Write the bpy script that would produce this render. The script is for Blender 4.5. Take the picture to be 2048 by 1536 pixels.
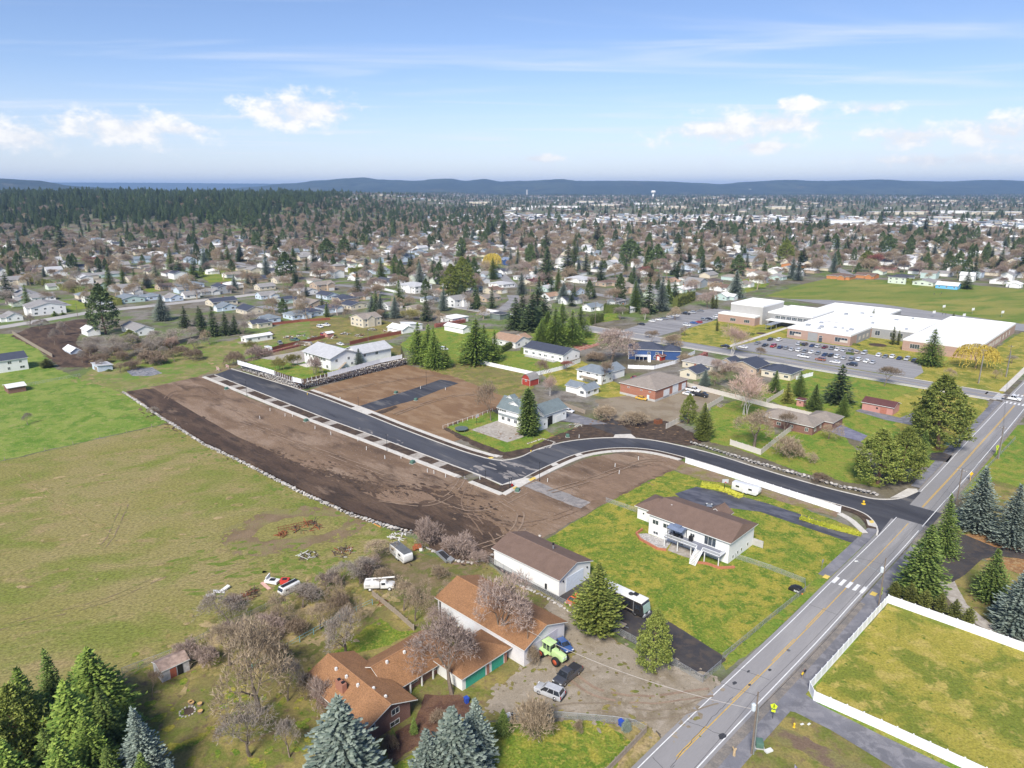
import bpy, bmesh, math, random
from math import radians, sin, cos, pi, atan2, sqrt
from mathutils import Vector, Matrix, noise as mnoise
from mathutils.geometry import tessellate_polygon

scene = bpy.context.scene
for _o in list(bpy.data.objects):
    bpy.data.objects.remove(_o)
C = scene.collection
R = random.Random(11)

# ------------------------------------------------------------------ camera
CAM_H, FPX, HORIZON = 80.0, 1420.0, 375.0
PITCH = math.atan((768 - HORIZON) / FPX)
cam_data = bpy.data.cameras.new('camera')
cam_data.sensor_width = 36.0
cam_data.lens = 36.0 * FPX / 2048.0
cam_data.clip_start = 1.0
cam_data.clip_end = 60000.0
cam = bpy.data.objects.new('camera', cam_data)
C.objects.link(cam)
cam.location = (0, 0, CAM_H)
cam.rotation_euler = (pi / 2 - PITCH, 0, 0)
scene.camera = cam

# ------------------------------------------------------------------ world and sun
SUN_EL, SUN_AZ = radians(44), radians(199)      # azimuth clockwise from +Y, behind and to the left of the camera
sun_dir = Vector((sin(SUN_AZ) * cos(SUN_EL), cos(SUN_AZ) * cos(SUN_EL), sin(SUN_EL)))
SKY_STRENGTH, SUN_STRENGTH, EXPOSURE = 0.068, 2.9, 1.06

world = bpy.data.worlds.new('World')
scene.world = world
world.use_nodes = True
scene.view_settings.view_transform = 'Standard'
scene.view_settings.look = 'None'
scene.view_settings.exposure = EXPOSURE
scene.view_settings.gamma = 1.0
scene.view_settings.use_curve_mapping = False

class NT:
    """tiny helper to write node trees"""
    def __init__(s, tree):
        s.t = tree
        s.n = tree.nodes
    def node(s, typ, **kw):
        n = s.n.new(typ)
        for k, v in kw.items():
            setattr(n, k, v)
        return n
    def set(s, sock, v):
        if isinstance(v, (int, float)):
            sock.default_value = v
        elif isinstance(v, (tuple, list)):
            sock.default_value = tuple(v) if len(v) == len(sock.default_value) else tuple(v) + (1.0,)
        else:
            s.t.links.new(v, sock)
    def math(s, op, a, b=None, c=None, clamp=False):
        n = s.node('ShaderNodeMath', operation=op)
        n.use_clamp = clamp
        s.set(n.inputs[0], a)
        if b is not None: s.set(n.inputs[1], b)
        if c is not None: s.set(n.inputs[2], c)
        return n.outputs[0]
    def vmath(s, op, a, b=None):
        n = s.node('ShaderNodeVectorMath', operation=op)
        s.set(n.inputs[0], a)
        if b is not None: s.set(n.inputs[1], b)
        return n.outputs['Value'] if op in ('LENGTH', 'DOT_PRODUCT', 'DISTANCE') else n.outputs[0]
    def noise(s, vec, scale, detail=4, rough=0.55, distort=0.0):
        n = s.node('ShaderNodeTexNoise')
        if vec is not None: s.set(n.inputs['Vector'], vec)
        s.set(n.inputs['Scale'], scale); s.set(n.inputs['Detail'], detail)
        s.set(n.inputs['Roughness'], rough); s.set(n.inputs['Distortion'], distort)
        return n.outputs['Fac']
    def smooth(s, v, lo, hi, a=0.0, b=1.0):
        n = s.node('ShaderNodeMapRange', interpolation_type='SMOOTHSTEP')
        s.set(n.inputs[0], v); s.set(n.inputs[1], lo); s.set(n.inputs[2], hi); s.set(n.inputs[3], a); s.set(n.inputs[4], b)
        return n.outputs[0]
    def mix(s, fac, a, b, blend='MIX'):
        n = s.node('ShaderNodeMix', data_type='RGBA', blend_type=blend)
        s.set(n.inputs[0], fac); s.set(n.inputs[6], a); s.set(n.inputs[7], b)
        return n.outputs[2]

def build_world():
    t = NT(world.node_tree)
    t.n.clear()
    sky = t.node('ShaderNodeTexSky', sky_type='NISHITA')
    sky.sun_disc = False
    sky.sun_elevation = SUN_EL
    sky.sun_rotation = SUN_AZ
    sky.altitude = 600.0
    sky.air_density = 1.0
    sky.dust_density = 0.3
    sky.ozone_density = 4.0
    tc = t.node('ShaderNodeTexCoord').outputs['Generated']
    sep = t.node('ShaderNodeSeparateXYZ'); t.set(sep.inputs[0], tc)
    x, y, z = sep.outputs
    az = t.math('ARCTAN2', x, y)
    el = t.math('ARCSINE', z)
    # a cumulus population laid out after the photograph; the same pattern goes on, mirrored, round the whole horizon
    W = 0.78
    paz = t.math('SUBTRACT', t.math('PINGPONG', t.math('ADD', az, W + 8 * W), 2 * W), W)
    comb = t.node('ShaderNodeCombineXYZ'); t.set(comb.inputs[0], paz); t.set(comb.inputs[1], el)
    ae = comb.outputs[0]
    m = None
    for u, v, wu, wv in ((585, 226, 115, 40), (650, 216, 70, 26), (235, 258, 150, 34), (345, 258, 80, 18),
                         (25, 275, 90, 26), (1450, 262, 150, 34), (1560, 246, 110, 32), (1592, 210, 50, 14),
                         (1742, 216, 50, 12), (1815, 274, 90, 24), (2000, 264, 110, 32), (1520, 293, 70, 13), (1070, 317, 55, 10), (1890, 320, 150, 13)):
        dx, dy = (u - 1024) / FPX, -(v - 768) / FPX
        d = Vector((dx, cos(PITCH) + dy * sin(PITCH), -sin(PITCH) + dy * cos(PITCH))).normalized()
        a, e = atan2(d.x, d.y), math.asin(d.z)
        sa, se = FPX / wu, FPX / wv
        n = t.node('ShaderNodeVectorMath', operation='MULTIPLY_ADD')
        t.set(n.inputs[0], ae); n.inputs[1].default_value = (sa, se, 0); n.inputs[2].default_value = (-a * sa, -e * se, 0)
        r = t.vmath('LENGTH', n.outputs[0])
        m = r if m is None else t.math('MINIMUM', m, r)
    st = t.node('ShaderNodeVectorMath', operation='MULTIPLY'); t.set(st.inputs[0], ae); st.inputs[1].default_value = (26, 44, 1)
    n1n = t.node('ShaderNodeTexNoise', noise_dimensions='2D'); t.set(n1n.inputs['Vector'], st.outputs[0])
    n1n.inputs['Scale'].default_value = 1; n1n.inputs['Detail'].default_value = 5; n1n.inputs['Roughness'].default_value = .62
    n1 = n1n.outputs['Fac']
    body = t.math('ADD', t.math('SUBTRACT', 1.0, m), t.math('MULTIPLY', t.math('SUBTRACT', n1, 0.485), 2.6))
    cum = t.math('MULTIPLY', t.smooth(body, -0.05, 0.9), t.smooth(m, 1.7, .9))
    # cirrus on a high plane
    inv = t.math('DIVIDE', 1.0, t.math('MAXIMUM', z, 0.04))
    c2 = t.node('ShaderNodeVectorMath', operation='SCALE'); t.set(c2.inputs[0], tc); t.set(c2.inputs['Scale'], inv)
    mp = t.node('ShaderNodeMapping'); t.set(mp.inputs[0], c2.outputs[0])
    mp.inputs['Rotation'].default_value = (0, 0, radians(-28)); mp.inputs['Scale'].default_value = (0.26, 0.8, 1)
    cin = t.node('ShaderNodeTexNoise', noise_dimensions='2D'); t.set(cin.inputs['Vector'], mp.outputs[0])
    cin.inputs['Scale'].default_value = 1; cin.inputs['Detail'].default_value = 4; cin.inputs['Roughness'].default_value = .55; cin.inputs['Distortion'].default_value = .4
    cir = t.smooth(cin.outputs['Fac'], 0.46, 0.82, 0.0, 0.5)
    veil = t.smooth(el, -0.03, 0.16, 0.55, 0.0)      # thin high veil that whitens the low sky
    ccol = t.mix(t.smooth(n1, .4, .68), (6.6, 6.75, 7.05), (8.0, 7.9, 7.7))
    col = t.mix(veil, t.mix(1.0, sky.outputs[0], (1.0, .95, 1.04), 'MULTIPLY'), (5.8, 6.2, 7.1))
    col = t.mix(cir, col, (6.6, 6.9, 7.5))
    col = t.mix(cum, col, ccol)
    bg = t.node('ShaderNodeBackground'); t.set(bg.inputs[0], col); bg.inputs[1].default_value = SKY_STRENGTH
    out = t.node('ShaderNodeOutputWorld'); t.t.links.new(bg.outputs[0], out.inputs[0])
build_world()
world.cycles.sampling_method = 'MANUAL'
world.cycles.sample_map_resolution = 256
scene.cycles.max_bounces = 4
scene.cycles.diffuse_bounces = 2
scene.cycles.glossy_bounces = 2
scene.cycles.volume_bounces = 0
scene.cycles.transparent_max_bounces = 8
scene.cycles.caustics_reflective = False
scene.cycles.caustics_refractive = False

sun_data = bpy.data.lights.new('sun', 'SUN')
sun_data.energy = SUN_STRENGTH
sun_data.angle = radians(17)
sun_data.color = (1.0, 0.94, 0.84)
sun = bpy.data.objects.new('sun', sun_data)
C.objects.link(sun)
sun.rotation_euler = (-sun_dir).to_track_quat('-Z', 'Y').to_euler()

# ------------------------------------------------------------------ survey: photo point -> place on the ground
def g(u, v, z=0.0):
    dx, dy = (u - 1024) / FPX, -(v - 768) / FPX
    d = Vector((dx, cos(PITCH) + dy * sin(PITCH), -sin(PITCH) + dy * cos(PITCH)))
    return Vector((0, 0, CAM_H)) + d * ((z - CAM_H) / d.z)
O0 = g(1277, 1536)
E1 = Vector((0.69282, 0.72111, 0)).normalized()      # along the main road, away
E2 = Vector((E1.y, -E1.x, 0))                        # to the road's right-hand side
GR = atan2(E1.y, E1.x)
def S(s, o, z=0.0):
    p = O0 + E1 * s + E2 * o
    return Vector((p.x, p.y, z))
def so(p):
    w = p - O0
    return w.dot(E1), w.dot(E2)

# ------------------------------------------------------------------ objects
def tag(o, label=None, cat=None, group=None, kind=None):
    if label: o['label'] = label
    if cat: o['category'] = cat
    if group: o['group'] = group
    if kind: o['kind'] = kind
    return o
def empty(name, loc, rz=0.0, label=None, cat=None, group=None):
    o = bpy.data.objects.new(name, None)
    o.empty_display_size = 0.3
    o.location = loc; o.rotation_euler = (0, 0, rz)
    C.objects.link(o)
    return tag(o, label, cat, group)
def link(name, data, parent=None, loc=(0, 0, 0), rot=(0, 0, 0), scale=None):
    o = bpy.data.objects.new(name, data)
    o.location = loc; o.rotation_euler = rot
    if scale is not None: o.scale = scale if isinstance(scale, (tuple, list, Vector)) else (scale,) * 3
    C.objects.link(o)
    if parent is not None: o.parent = parent
    return o
def copy_tree(o, parent=None):
    c = o.copy()
    C.objects.link(c)
    c.parent = parent
    for ch in o.children:
        copy_tree(ch, c)
    return c
def objmat(o, mat, slot=0):
    o.material_slots[slot].link = 'OBJECT'
    o.material_slots[slot].material = mat
    return o

class MB:
    """mesh collector: boxes, prisms, bars; several materials by index"""
    def __init__(s):
        s.v, s.f, s.m, s.mi = [], [], [], 0
    def add(s, vs, fs):
        b = len(s.v)
        s.v += [tuple(p) for p in vs]
        s.f += [tuple(i + b for i in q) for q in fs]
        s.m += [s.mi] * len(fs)
        return s
    def mat(s, i):
        s.mi = i
        return s
    def box(s, x0, y0, z0, x1, y1, z1):
        return s.add([(x0, y0, z0), (x1, y0, z0), (x1, y1, z0), (x0, y1, z0), (x0, y0, z1), (x1, y0, z1), (x1, y1, z1), (x0, y1, z1)],
                     [(3, 2, 1, 0), (4, 5, 6, 7), (0, 1, 5, 4), (1, 2, 6, 5), (2, 3, 7, 6), (3, 0, 4, 7)])
    def cbox(s, x, y, z, lx, ly, lz):
        return s.box(x - lx / 2, y - ly / 2, z, x + lx / 2, y + ly / 2, z + lz)
    def prism(s, poly, z0, z1):
        n = len(poly)
        if sum(poly[i][0] * poly[(i + 1) % n][1] - poly[(i + 1) % n][0] * poly[i][1] for i in range(n)) < 0: poly = poly[::-1]
        vs = [(p[0], p[1], z0) for p in poly] + [(p[0], p[1], z1) for p in poly]
        return s.add(vs, [tuple(range(n - 1, -1, -1)), tuple(range(n, 2 * n))] + [(i, (i + 1) % n, n + (i + 1) % n, n + i) for i in range(n)])
    def extr(s, prof, a, b):
        """profile of (u,w) pairs extruded; a,b map (u,w)->3d at the two ends"""
        n = len(prof)
        vs = [a(*p) for p in prof] + [b(*p) for p in prof]
        return s.add(vs, [tuple(range(n)), tuple(range(2 * n - 1, n - 1, -1))] + [(i, i + n, (i + 1) % n + n, (i + 1) % n) for i in range(n)])
    def bar(s, p, q, r, r2=None, n=5, cap=True):
        p, q = Vector(p), Vector(q)
        d = (q - p)
        if d.length < 1e-6: return s
        d.normalize()
        a = d.orthogonal().normalized(); b = d.cross(a)
        r2 = r if r2 is None else r2
        vs = [p + (a * cos(2 * pi * i / n) + b * sin(2 * pi * i / n)) * r for i in range(n)]
        vs += [q + (a * cos(2 * pi * i / n) + b * sin(2 * pi * i / n)) * r2 for i in range(n)]
        fs = [(i, (i + 1) % n, n + (i + 1) % n, n + i) for i in range(n)]
        if cap: fs += [tuple(range(n - 1, -1, -1)), tuple(range(n, 2 * n))]
        return s.add(vs, fs)
    def lathe(s, prof, n=12, c=(0, 0), ax='z'):
        vs, fs = [], []
        for r, z in prof:
            for i in range(n):
                a = 2 * pi * i / n
                if ax == 'z': vs.append((c[0] + r * cos(a), c[1] + r * sin(a), z))
                elif ax == 'y': vs.append((c[0] + r * cos(a), z, c[1] + r * sin(a)))
                else: vs.append((z, c[0] + r * cos(a), c[1] + r * sin(a)))
        for j in range(len(prof) - 1):
            for i in range(n):
                q = (j * n + i, j * n + (i + 1) % n, (j + 1) * n + (i + 1) % n, (j + 1) * n + i)
                fs.append(q if ax != 'y' else q[::-1])
        fs.append(tuple(range(n - 1, -1, -1)) if ax != 'y' else tuple(range(n)))
        k = (len(prof) - 1) * n
        fs.append(tuple(range(k, k + n)) if ax != 'y' else tuple(range(k + n - 1, k - 1, -1)))
        return s.add(vs, fs)
    def data(s, name, mats, smooth=False):
        me = bpy.data.meshes.new(name)
        me.from_pydata(s.v, [], s.f)
        for m in (mats if isinstance(mats, (list, tuple)) else [mats]): me.materials.append(m)
        if any(s.m): me.polygons.foreach_set('material_index', s.m)
        if smooth: me.polygons.foreach_set('use_smooth', [True] * len(s.f))
        me.update()
        return me
    def build(s, name, mats, parent=None, loc=(0, 0, 0), rot=(0, 0, 0), smooth=False):
        return link(name, s.data(name, mats, smooth), parent, loc, rot)

def bevel(me, w=0.05, seg=2, ang=30):
    bm = bmesh.new(); bm.from_mesh(me)
    bmesh.ops.remove_doubles(bm, verts=bm.verts, dist=1e-4)
    es = [e for e in bm.edges if len(e.link_faces) == 2 and e.calc_face_angle(0) > radians(ang)]
    bmesh.ops.bevel(bm, geom=es, offset=w, segments=seg, profile=.6, affect='EDGES', clamp_overlap=True)
    for f in bm.faces: f.smooth = True
    bm.to_mesh(me); bm.free()
    return me

# ------------------------------------------------------------------ materials
MATS = {}
def principled(name):
    m = bpy.data.materials.new(name)
    m.use_nodes = True
    t = NT(m.node_tree)
    b = next(n for n in t.n if n.type == 'BSDF_PRINCIPLED')
    return m, t, b
def coords(t, kind):
    if kind == 'world': return t.node('ShaderNodeNewGeometry').outputs['Position']
    return t.node('ShaderNodeTexCoord').outputs['Object']
def M(name, col, rough=0.7, var=0.12, scale=1.2, bump=0.0, bscale=8.0, metal=0.0, rnd=0.0, co='object', spec=0.35, stretch=None, fine=0.0):
    """plain surface with patchy tone variation, optional relief and per-object variation"""
    if name in MATS: return MATS[name]
    m, t, b = principled(name)
    c = coords(t, co)
    if stretch:
        mp = t.node('ShaderNodeMapping'); t.set(mp.inputs[0], c); mp.inputs['Scale'].default_value = stretch; c = mp.outputs[0]
    n = t.noise(c, scale, 5, .6)
    f = t.smooth(n, .25, .75, 1 - var, 1 + var)
    if fine:
        f = t.math('MULTIPLY', f, t.smooth(t.noise(c, scale * 9, 3, .6), .25, .75, 1 - fine, 1 + fine))
    if rnd:
        oi = t.node('ShaderNodeObjectInfo').outputs['Random']
        f = t.math('MULTIPLY', f, t.math('MULTIPLY_ADD', oi, 2 * rnd, 1 - rnd))
    v = t.node('ShaderNodeVectorMath', operation='SCALE'); v.inputs[0].default_value = col; t.set(v.inputs['Scale'], f)
    t.set(b.inputs['Base Color'], v.outputs[0])
    b.inputs['Roughness'].default_value = rough
    b.inputs['Metallic'].default_value = metal
    b.inputs['Specular IOR Level'].default_value = spec
    if bump:
        bp = t.node('ShaderNodeBump'); bp.inputs['Strength'].default_value = min(1, bump); bp.inputs['Distance'].default_value = .05
        t.set(bp.inputs['Height'], t.noise(c, bscale, 4, .6)); t.set(b.inputs['Normal'], bp.outputs[0])
    MATS[name] = m
    return m
def ground_mat(name, cols, scales=(.03, .12, .9), fine=.25, fscale=3.0, bump=.5, rough=.95, streak=None, thr=((.42, .58), (.45, .62), (.5, .7)), rocks=0.0):
    """cols = base colour and up to three colours blended in by noise at the given scales (1/m)"""
    if name in MATS: return MATS[name]
    m, t, b = principled(name)
    c = coords(t, 'world')
    cc = c
    if streak is not None:
        mp = t.node('ShaderNodeMapping', vector_type='TEXTURE'); t.set(mp.inputs[0], c)
        mp.inputs['Rotation'].default_value = (0, 0, streak[0]); mp.inputs['Scale'].default_value = (streak[1], 1, 1); cc = mp.outputs[0]
    col = None
    for i, k in enumerate(cols):
        if i == 0:
            v = t.node('ShaderNodeRGB'); v.outputs[0].default_value = (*k, 1); col = v.outputs[0]
        else:
            lo, hi = thr[(i - 1) % len(thr)]
            off = t.vmath('ADD', cc, (37.0 * i, 11.0 * i, 0))
            col = t.mix(t.smooth(t.noise(off, scales[i - 1], 6, .62, .4), lo, hi), col, k)
    fn = t.noise(cc, fscale, 5, .75)
    col = t.mix(1.0, col, t.mix(t.smooth(fn, .2, .8), (1 - fine,) * 3, (1 + fine,) * 3), 'MULTIPLY')
    if rocks:
        vo = t.node('ShaderNodeTexVoronoi'); t.set(vo.inputs['Vector'], c); vo.inputs['Scale'].default_value = rocks
        col = t.mix(t.smooth(vo.outputs['Distance'], .06, .14, .75, 0), col, (.42, .38, .34))
    t.set(b.inputs['Base Color'], col)
    b.inputs['Roughness'].default_value = rough
    b.inputs['Specular IOR Level'].default_value = 0.15
    if bump:
        bp = t.node('ShaderNodeBump'); bp.inputs['Strength'].default_value = bump; bp.inputs['Distance'].default_value = .12
        t.set(bp.inputs['Height'], t.math('ADD', fn, t.noise(c, fscale * .28, 3, .6))); t.set(b.inputs['Normal'], bp.outputs[0])
    MATS[name] = m
    return m
def glass_mat(name='window_glass', col=(.035, .045, .055)):
    if name in MATS: return MATS[name]
    m, t, b = principled(name)
    c = coords(t, 'object')
    t.set(b.inputs['Base Color'], t.mix(t.smooth(t.noise(c, .9, 2), .4, .6), col, tuple(k * 1.9 for k in col)))
    b.inputs['Roughness'].default_value = .08
    b.inputs['Specular IOR Level'].default_value = 1.0
    b.inputs['Coat Weight'].default_value = .6
    MATS[name] = m
    return m

# ------------------------------------------------------------------ paths and patches
def catmull(pts, step=1.5, closed=False):
    P = [Vector(p) for p in pts]
    n = len(P)
    out = []
    for i in range(n if closed else n - 1):
        p1, p2 = P[i], P[(i + 1) % n]
        p0 = P[i - 1] if (i > 0 or closed) else p1 * 2 - p2
        p3 = P[(i + 2) % n] if (i + 2 < n or closed) else p2 * 2 - p1
        k = max(1, int((p2 - p1).length / step))
        for j in range(k):
            t = j / k
            out.append(0.5 * ((2 * p1) + (p2 - p0) * t + (2 * p0 - 5 * p1 + 4 * p2 - p3) * t * t + (3 * p1 - p0 - 3 * p2 + p3) * t ** 3))
    if not closed: out.append(P[-1])
    return out
def dens(pts, step=1.0, closed=False):
    out = []
    n = len(pts)
    for i in range(n if closed else n - 1):
        a, b = Vector(pts[i]), Vector(pts[(i + 1) % n])
        k = max(1, int((b - a).length / step))
        out += [a.lerp(b, j / k) for j in range(k)]
    if not closed: out.append(Vector(pts[-1]))
    return out
def offset(path, d):
    """shift a polyline sideways, positive = to its right"""
    out = []
    n = len(path)
    for i, p in enumerate(path):
        t = (path[min(i + 1, n - 1)] - path[max(i - 1, 0)]).normalized()
        out.append(p + Vector((t.y, -t.x, 0)) * d)
    return out
def jit(p, amp, f=.35):
    a = mnoise.noise_vector(Vector((p.x * f, p.y * f, 3.1)))
    b = mnoise.noise_vector(Vector((p.x * f * 4, p.y * f * 4, 9.1)))
    return p + Vector((a.x + .45 * b.x, a.y + .45 * b.y, 0)) * amp
def flat(name, pts, z, mat, jitter=0.0, step=None, smooth=False, parent=None, kind='structure'):
    P = [Vector((p[0], p[1], 0)) for p in pts]
    if smooth: P = catmull(P, 2.0, True)
    if jitter:
        P = [jit(p, jitter) for p in dens(P, step or max(.35, jitter * .7), True)]
    if sum(P[i].x * P[(i + 1) % len(P)].y - P[(i + 1) % len(P)].x * P[i].y for i in range(len(P))) < 0: P.reverse()
    tri = tessellate_polygon([P])
    me = bpy.data.meshes.new(name)
    vs = [(p.x, p.y, z) for p in P]
    fs = []
    for a, b, c in tri:
        pa, pb, pc = P[a], P[b], P[c]
        if (pb.x - pa.x) * (pc.y - pa.y) - (pc.x - pa.x) * (pb.y - pa.y) < 0: b, c = c, b
        fs.append((a, b, c))
    me.from_pydata(vs, [], fs)
    me.materials.append(mat); me.update()
    o = link(name, me, parent)
    if parent is None: o['kind'] = kind
    return o
def px(*uv, z=0.0):
    return [g(uv[i], uv[i + 1], z) for i in range(0, len(uv), 2)]
def ribbon(mb, left, right, z):
    n = len(left)
    vs = [(p.x, p.y, z) for p in left] + [(p.x, p.y, z) for p in right]
    return mb.add(vs, [(i, n + i, n + i + 1, i + 1) for i in range(n - 1)])
def sweep(mb, path, w0, w1, z0, z1):
    """box section between side offsets w0..w1 along a path"""
    a, b = offset(path, w0), offset(path, w1)
    n = len(path)
    vs = [(p.x, p.y, z0) for p in a] + [(p.x, p.y, z1) for p in a] + [(p.x, p.y, z1) for p in b] + [(p.x, p.y, z0) for p in b]
    fs = []
    for i in range(n - 1):
        fs += [(i, i + 1, n + i + 1, n + i)[::-1], (n + i, n + i + 1, 2 * n + i + 1, 2 * n + i)[::-1], (2 * n + i, 2 * n + i + 1, 3 * n + i + 1, 3 * n + i)[::-1]]
    fs += [(0, n, 2 * n, 3 * n)[::-1], (n - 1, 2 * n - 1, 3 * n - 1, 4 * n - 1)]
    return mb.add(vs, fs)
# ================================================================== GROUND, FIELDS, ROADS
def sm(t):
    t = max(0.0, min(1.0, t)); return t * t * (3 - 2 * t)
def hz(x, y):
    """height of the open country: flat near the site, a wooded rise far off on the left"""
    h = 46 * sm((y - 1000) / 900) * sm((-150 - x) / 520) * (1 - .55 * sm((y - 3000) / 2500))
    h += 10 * mnoise.noise(Vector((x * .0011, y * .0011, 1))) * sm((y - 1300) / 1500)
    return h

m_ground = ground_mat('suburb_ground', [(.15, .13, .085), (.12, .17, .045), (.21, .19, .165), (.10, .085, .07)], (.018, .05, .14), .3, .8, .4)
def make_ground():
    rings = [0, 60, 120, 200, 300, 420, 560, 700, 850, 1000, 1150, 1300, 1450, 1600, 1800, 2000, 2300, 2600, 3000, 3600, 4400, 5500, 7000, 9000, 12000, 16000, 22000]
    n = 120
    mb = MB()
    vs, fs = [(0, 0, 0)], []
    for r in rings[1:]:
        for i in range(n):
            a = 2 * pi * i / n
            x, y = r * cos(a), r * sin(a)
            vs.append((x, y, hz(x, y) if r > 800 else 0.0))
    for i in range(n): fs.append((0, 1 + i, 1 + (i + 1) % n))
    for k in range(len(rings) - 2):
        b = 1 + k * n
        for i in range(n): fs.append((b + i, b + n + i, b + n + (i + 1) % n, b + (i + 1) % n))
    mb.add(vs, fs)
    o = mb.build('ground', m_ground); o['kind'] = 'structure'
make_ground()

m_field = ground_mat('pasture_green', [(.15, .225, .036), (.21, .26, .055), (.105, .19, .025), (.26, .265, .085)], (.05, .16, .45), .48, 2.2, .6)
m_olive = ground_mat('pasture_olive', [(.225, .203, .066), (.255, .215, .09), (.17, .188, .042), (.275, .215, .10), (.115, .165, .025)], (.035, .07, .16, .45), .6, 2.2, .7, streak=(radians(20), 1.6), thr=((.42, .6), (.46, .64), (.52, .7), (.6, .72)))
m_lawn = ground_mat('lawn_mottled', [(.15, .20, .026), (.30, .265, .045), (.10, .165, .02), (.33, .285, .065)], (.12, .4, 1.3), .5, 2.6, .5)
m_lawn2 = ground_mat('lawn_green', [(.115, .20, .026), (.19, .235, .036), (.25, .235, .05), (.085, .155, .02)], (.08, .3, .8), .46, 2.4, .5)
m_lawn3 = ground_mat('lawn_yellow', [(.30, .265, .05), (.16, .185, .03), (.38, .31, .085), (.09, .14, .02)], (.10, .3, .8), .44, 2.4, .5, thr=((.44, .58), (.5, .64), (.58, .70)))
m_dry = ground_mat('dry_grass', [(.30, .24, .10), (.20, .18, .055), (.38, .29, .15), (.15, .12, .06)], (.10, .3, .7), .34, 2.4, .8)
m_yard = ground_mat('rough_yard', [(.185, .165, .06), (.27, .22, .075), (.14, .16, .035), (.17, .12, .07)], (.07, .2, .6), .3, 2.2, .7)
m_dirt = ground_mat('graded_dirt', [(.215, .145, .095), (.155, .102, .067), (.265, .19, .135), (.105, .071, .05)], (.045, .11, .2), .24, 2.5, .7, streak=(radians(-46), 3.0), rocks=.9)
m_dirt2 = ground_mat('tan_dirt', [(.235, .147, .083), (.19, .115, .065), (.265, .177, .107)], (.05, .25), .14, 2.5, .5, streak=(radians(-40), 2.5))
m_dark = ground_mat('dark_soil', [(.085, .056, .04), (.12, .08, .055), (.06, .042, .032), (.20, .14, .10)], (.09, .3, .16), .34, 2.6, .9, streak=(radians(-46), 3.5), thr=((.42, .58), (.45, .62), (.60, .72)))
m_soil = ground_mat('bed_soil', [(.062, .045, .035), (.10, .07, .05)], (.5,), .35, 6, .8)
m_gravel = ground_mat('gravel_yard', [(.30, .255, .195), (.22, .18, .125), (.35, .30, .24), (.155, .125, .085)], (.12, .5, 1.1), .22, 5, .6, thr=((.48, .64), (.5, .66), (.58, .70)))
m_mulch = ground_mat('bark_mulch', [(.33, .17, .07), (.24, .13, .06), (.36, .24, .12)], (.3, .9), .3, 6, .8)
m_newasph = ground_mat('new_asphalt', [(.058, .059, .069), (.095, .096, .106), (.045, .046, .054), (.16, .152, .145)], (.05, .13, .22), .12, 6, .15, rough=.62, streak=(radians(-46), 5.0), thr=((.42, .65), (.5, .65), (.54, .74)))
m_blackasph = ground_mat('black_asphalt', [(.05, .047, .05), (.068, .062, .06), (.085, .07, .06)], (.15, .5), .12, 6, .2, rough=.7)
m_road = ground_mat('worn_asphalt', [(.275, .265, .265), (.235, .23, .23), (.31, .30, .295), (.20, .195, .20)], (.05, .2, .6), .09, 8, .15, rough=.85, streak=(GR, 9.0), thr=((.42, .6), (.5, .65), (.66, .8)))
m_path = ground_mat('path_asphalt', [(.185, .185, .205), (.15, .15, .165), (.23, .225, .24)], (.08, .4), .12, 6, .2, rough=.85)
m_stub = ground_mat('dusty_asphalt', [(.25, .235, .225), (.31, .28, .26), (.20, .185, .18)], (.2, .7), .12, 5, .3)
m_conc = ground_mat('new_concrete', [(.56, .53, .48), (.50, .47, .425), (.60, .57, .52)], (.2, .9), .06, 6, .1)
m_conc2 = ground_mat('driveway_concrete', [(.36, .325, .285), (.30, .265, .23), (.42, .39, .35)], (.3, .9), .10, 5, .2)
m_white = M('road_paint_white', (.70, .70, .69), .6, .14, 1.3, fine=.16)
m_yellow = M('road_paint_yellow', (.60, .37, .055), .6, .16, 1.3, fine=.16)
m_tact = M('tactile_yellow', (.68, .50, .12), .7, .08)

# --- open land (px lists are photo points turned into places)
flat('meadow', px(-160, 668, 30, 668, 72, 690, 105, 735, 160, 757, 205, 768, 250, 790, 300, 815, 352, 842, 180, 880, 0, 922, -160, 962), .02, m_field, .8)
flat('pasture', px(-500, 1050, -160, 964, 0, 924, 180, 882, 352, 844, 420, 893, 500, 935, 600, 987, 700, 1032, 780, 1060, 830, 1080, 840, 1120, 760, 1170, 560, 1220, 440, 1290, 280, 1335, 180, 1420, 60, 1536, -300, 1700), .02, m_olive, .8)
flat('bank', px(160, 757, 225, 705, 330, 690, 460, 682, 560, 652, 620, 640, 620, 690, 470, 722, 435, 742, 400, 752, 320, 770, 250, 787), .025, ground_mat('bank_grass', [(.18, .20, .05), (.13, .21, .035), (.25, .22, .09), (.18, .15, .08)], (.06, .15, .4), .28, 2, .6), .8)
flat('garden_soil', px(20, 672, 60, 655, 150, 640, 185, 636, 192, 652, 160, 668, 150, 688, 175, 705, 210, 720, 190, 735, 120, 735, 80, 700), .03, m_dark, 1.0)
flat('pond_gravel', px(252, 742, 275, 736, 305, 735, 325, 747, 300, 752, 265, 752), .035, ground_mat('pond_stone', [(.20, .21, .24), (.30, .29, .30), (.12, .13, .15)], (.3, .9), .3, 4, .5), .6)
flat('farm_track', px(395, 752, 440, 735, 520, 712, 600, 690, 600, 697, 530, 718, 470, 735, 440, 746), .03, ground_mat('track_dirt', [(.22, .16, .11), (.20, .19, .07)], (.3,), .25, 3, .5), .8)
flat('neighbour_yard', px(470, 690, 560, 650, 640, 632, 760, 640, 840, 655, 780, 680, 640, 690, 560, 710), .022, m_yard, 1.0)
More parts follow.
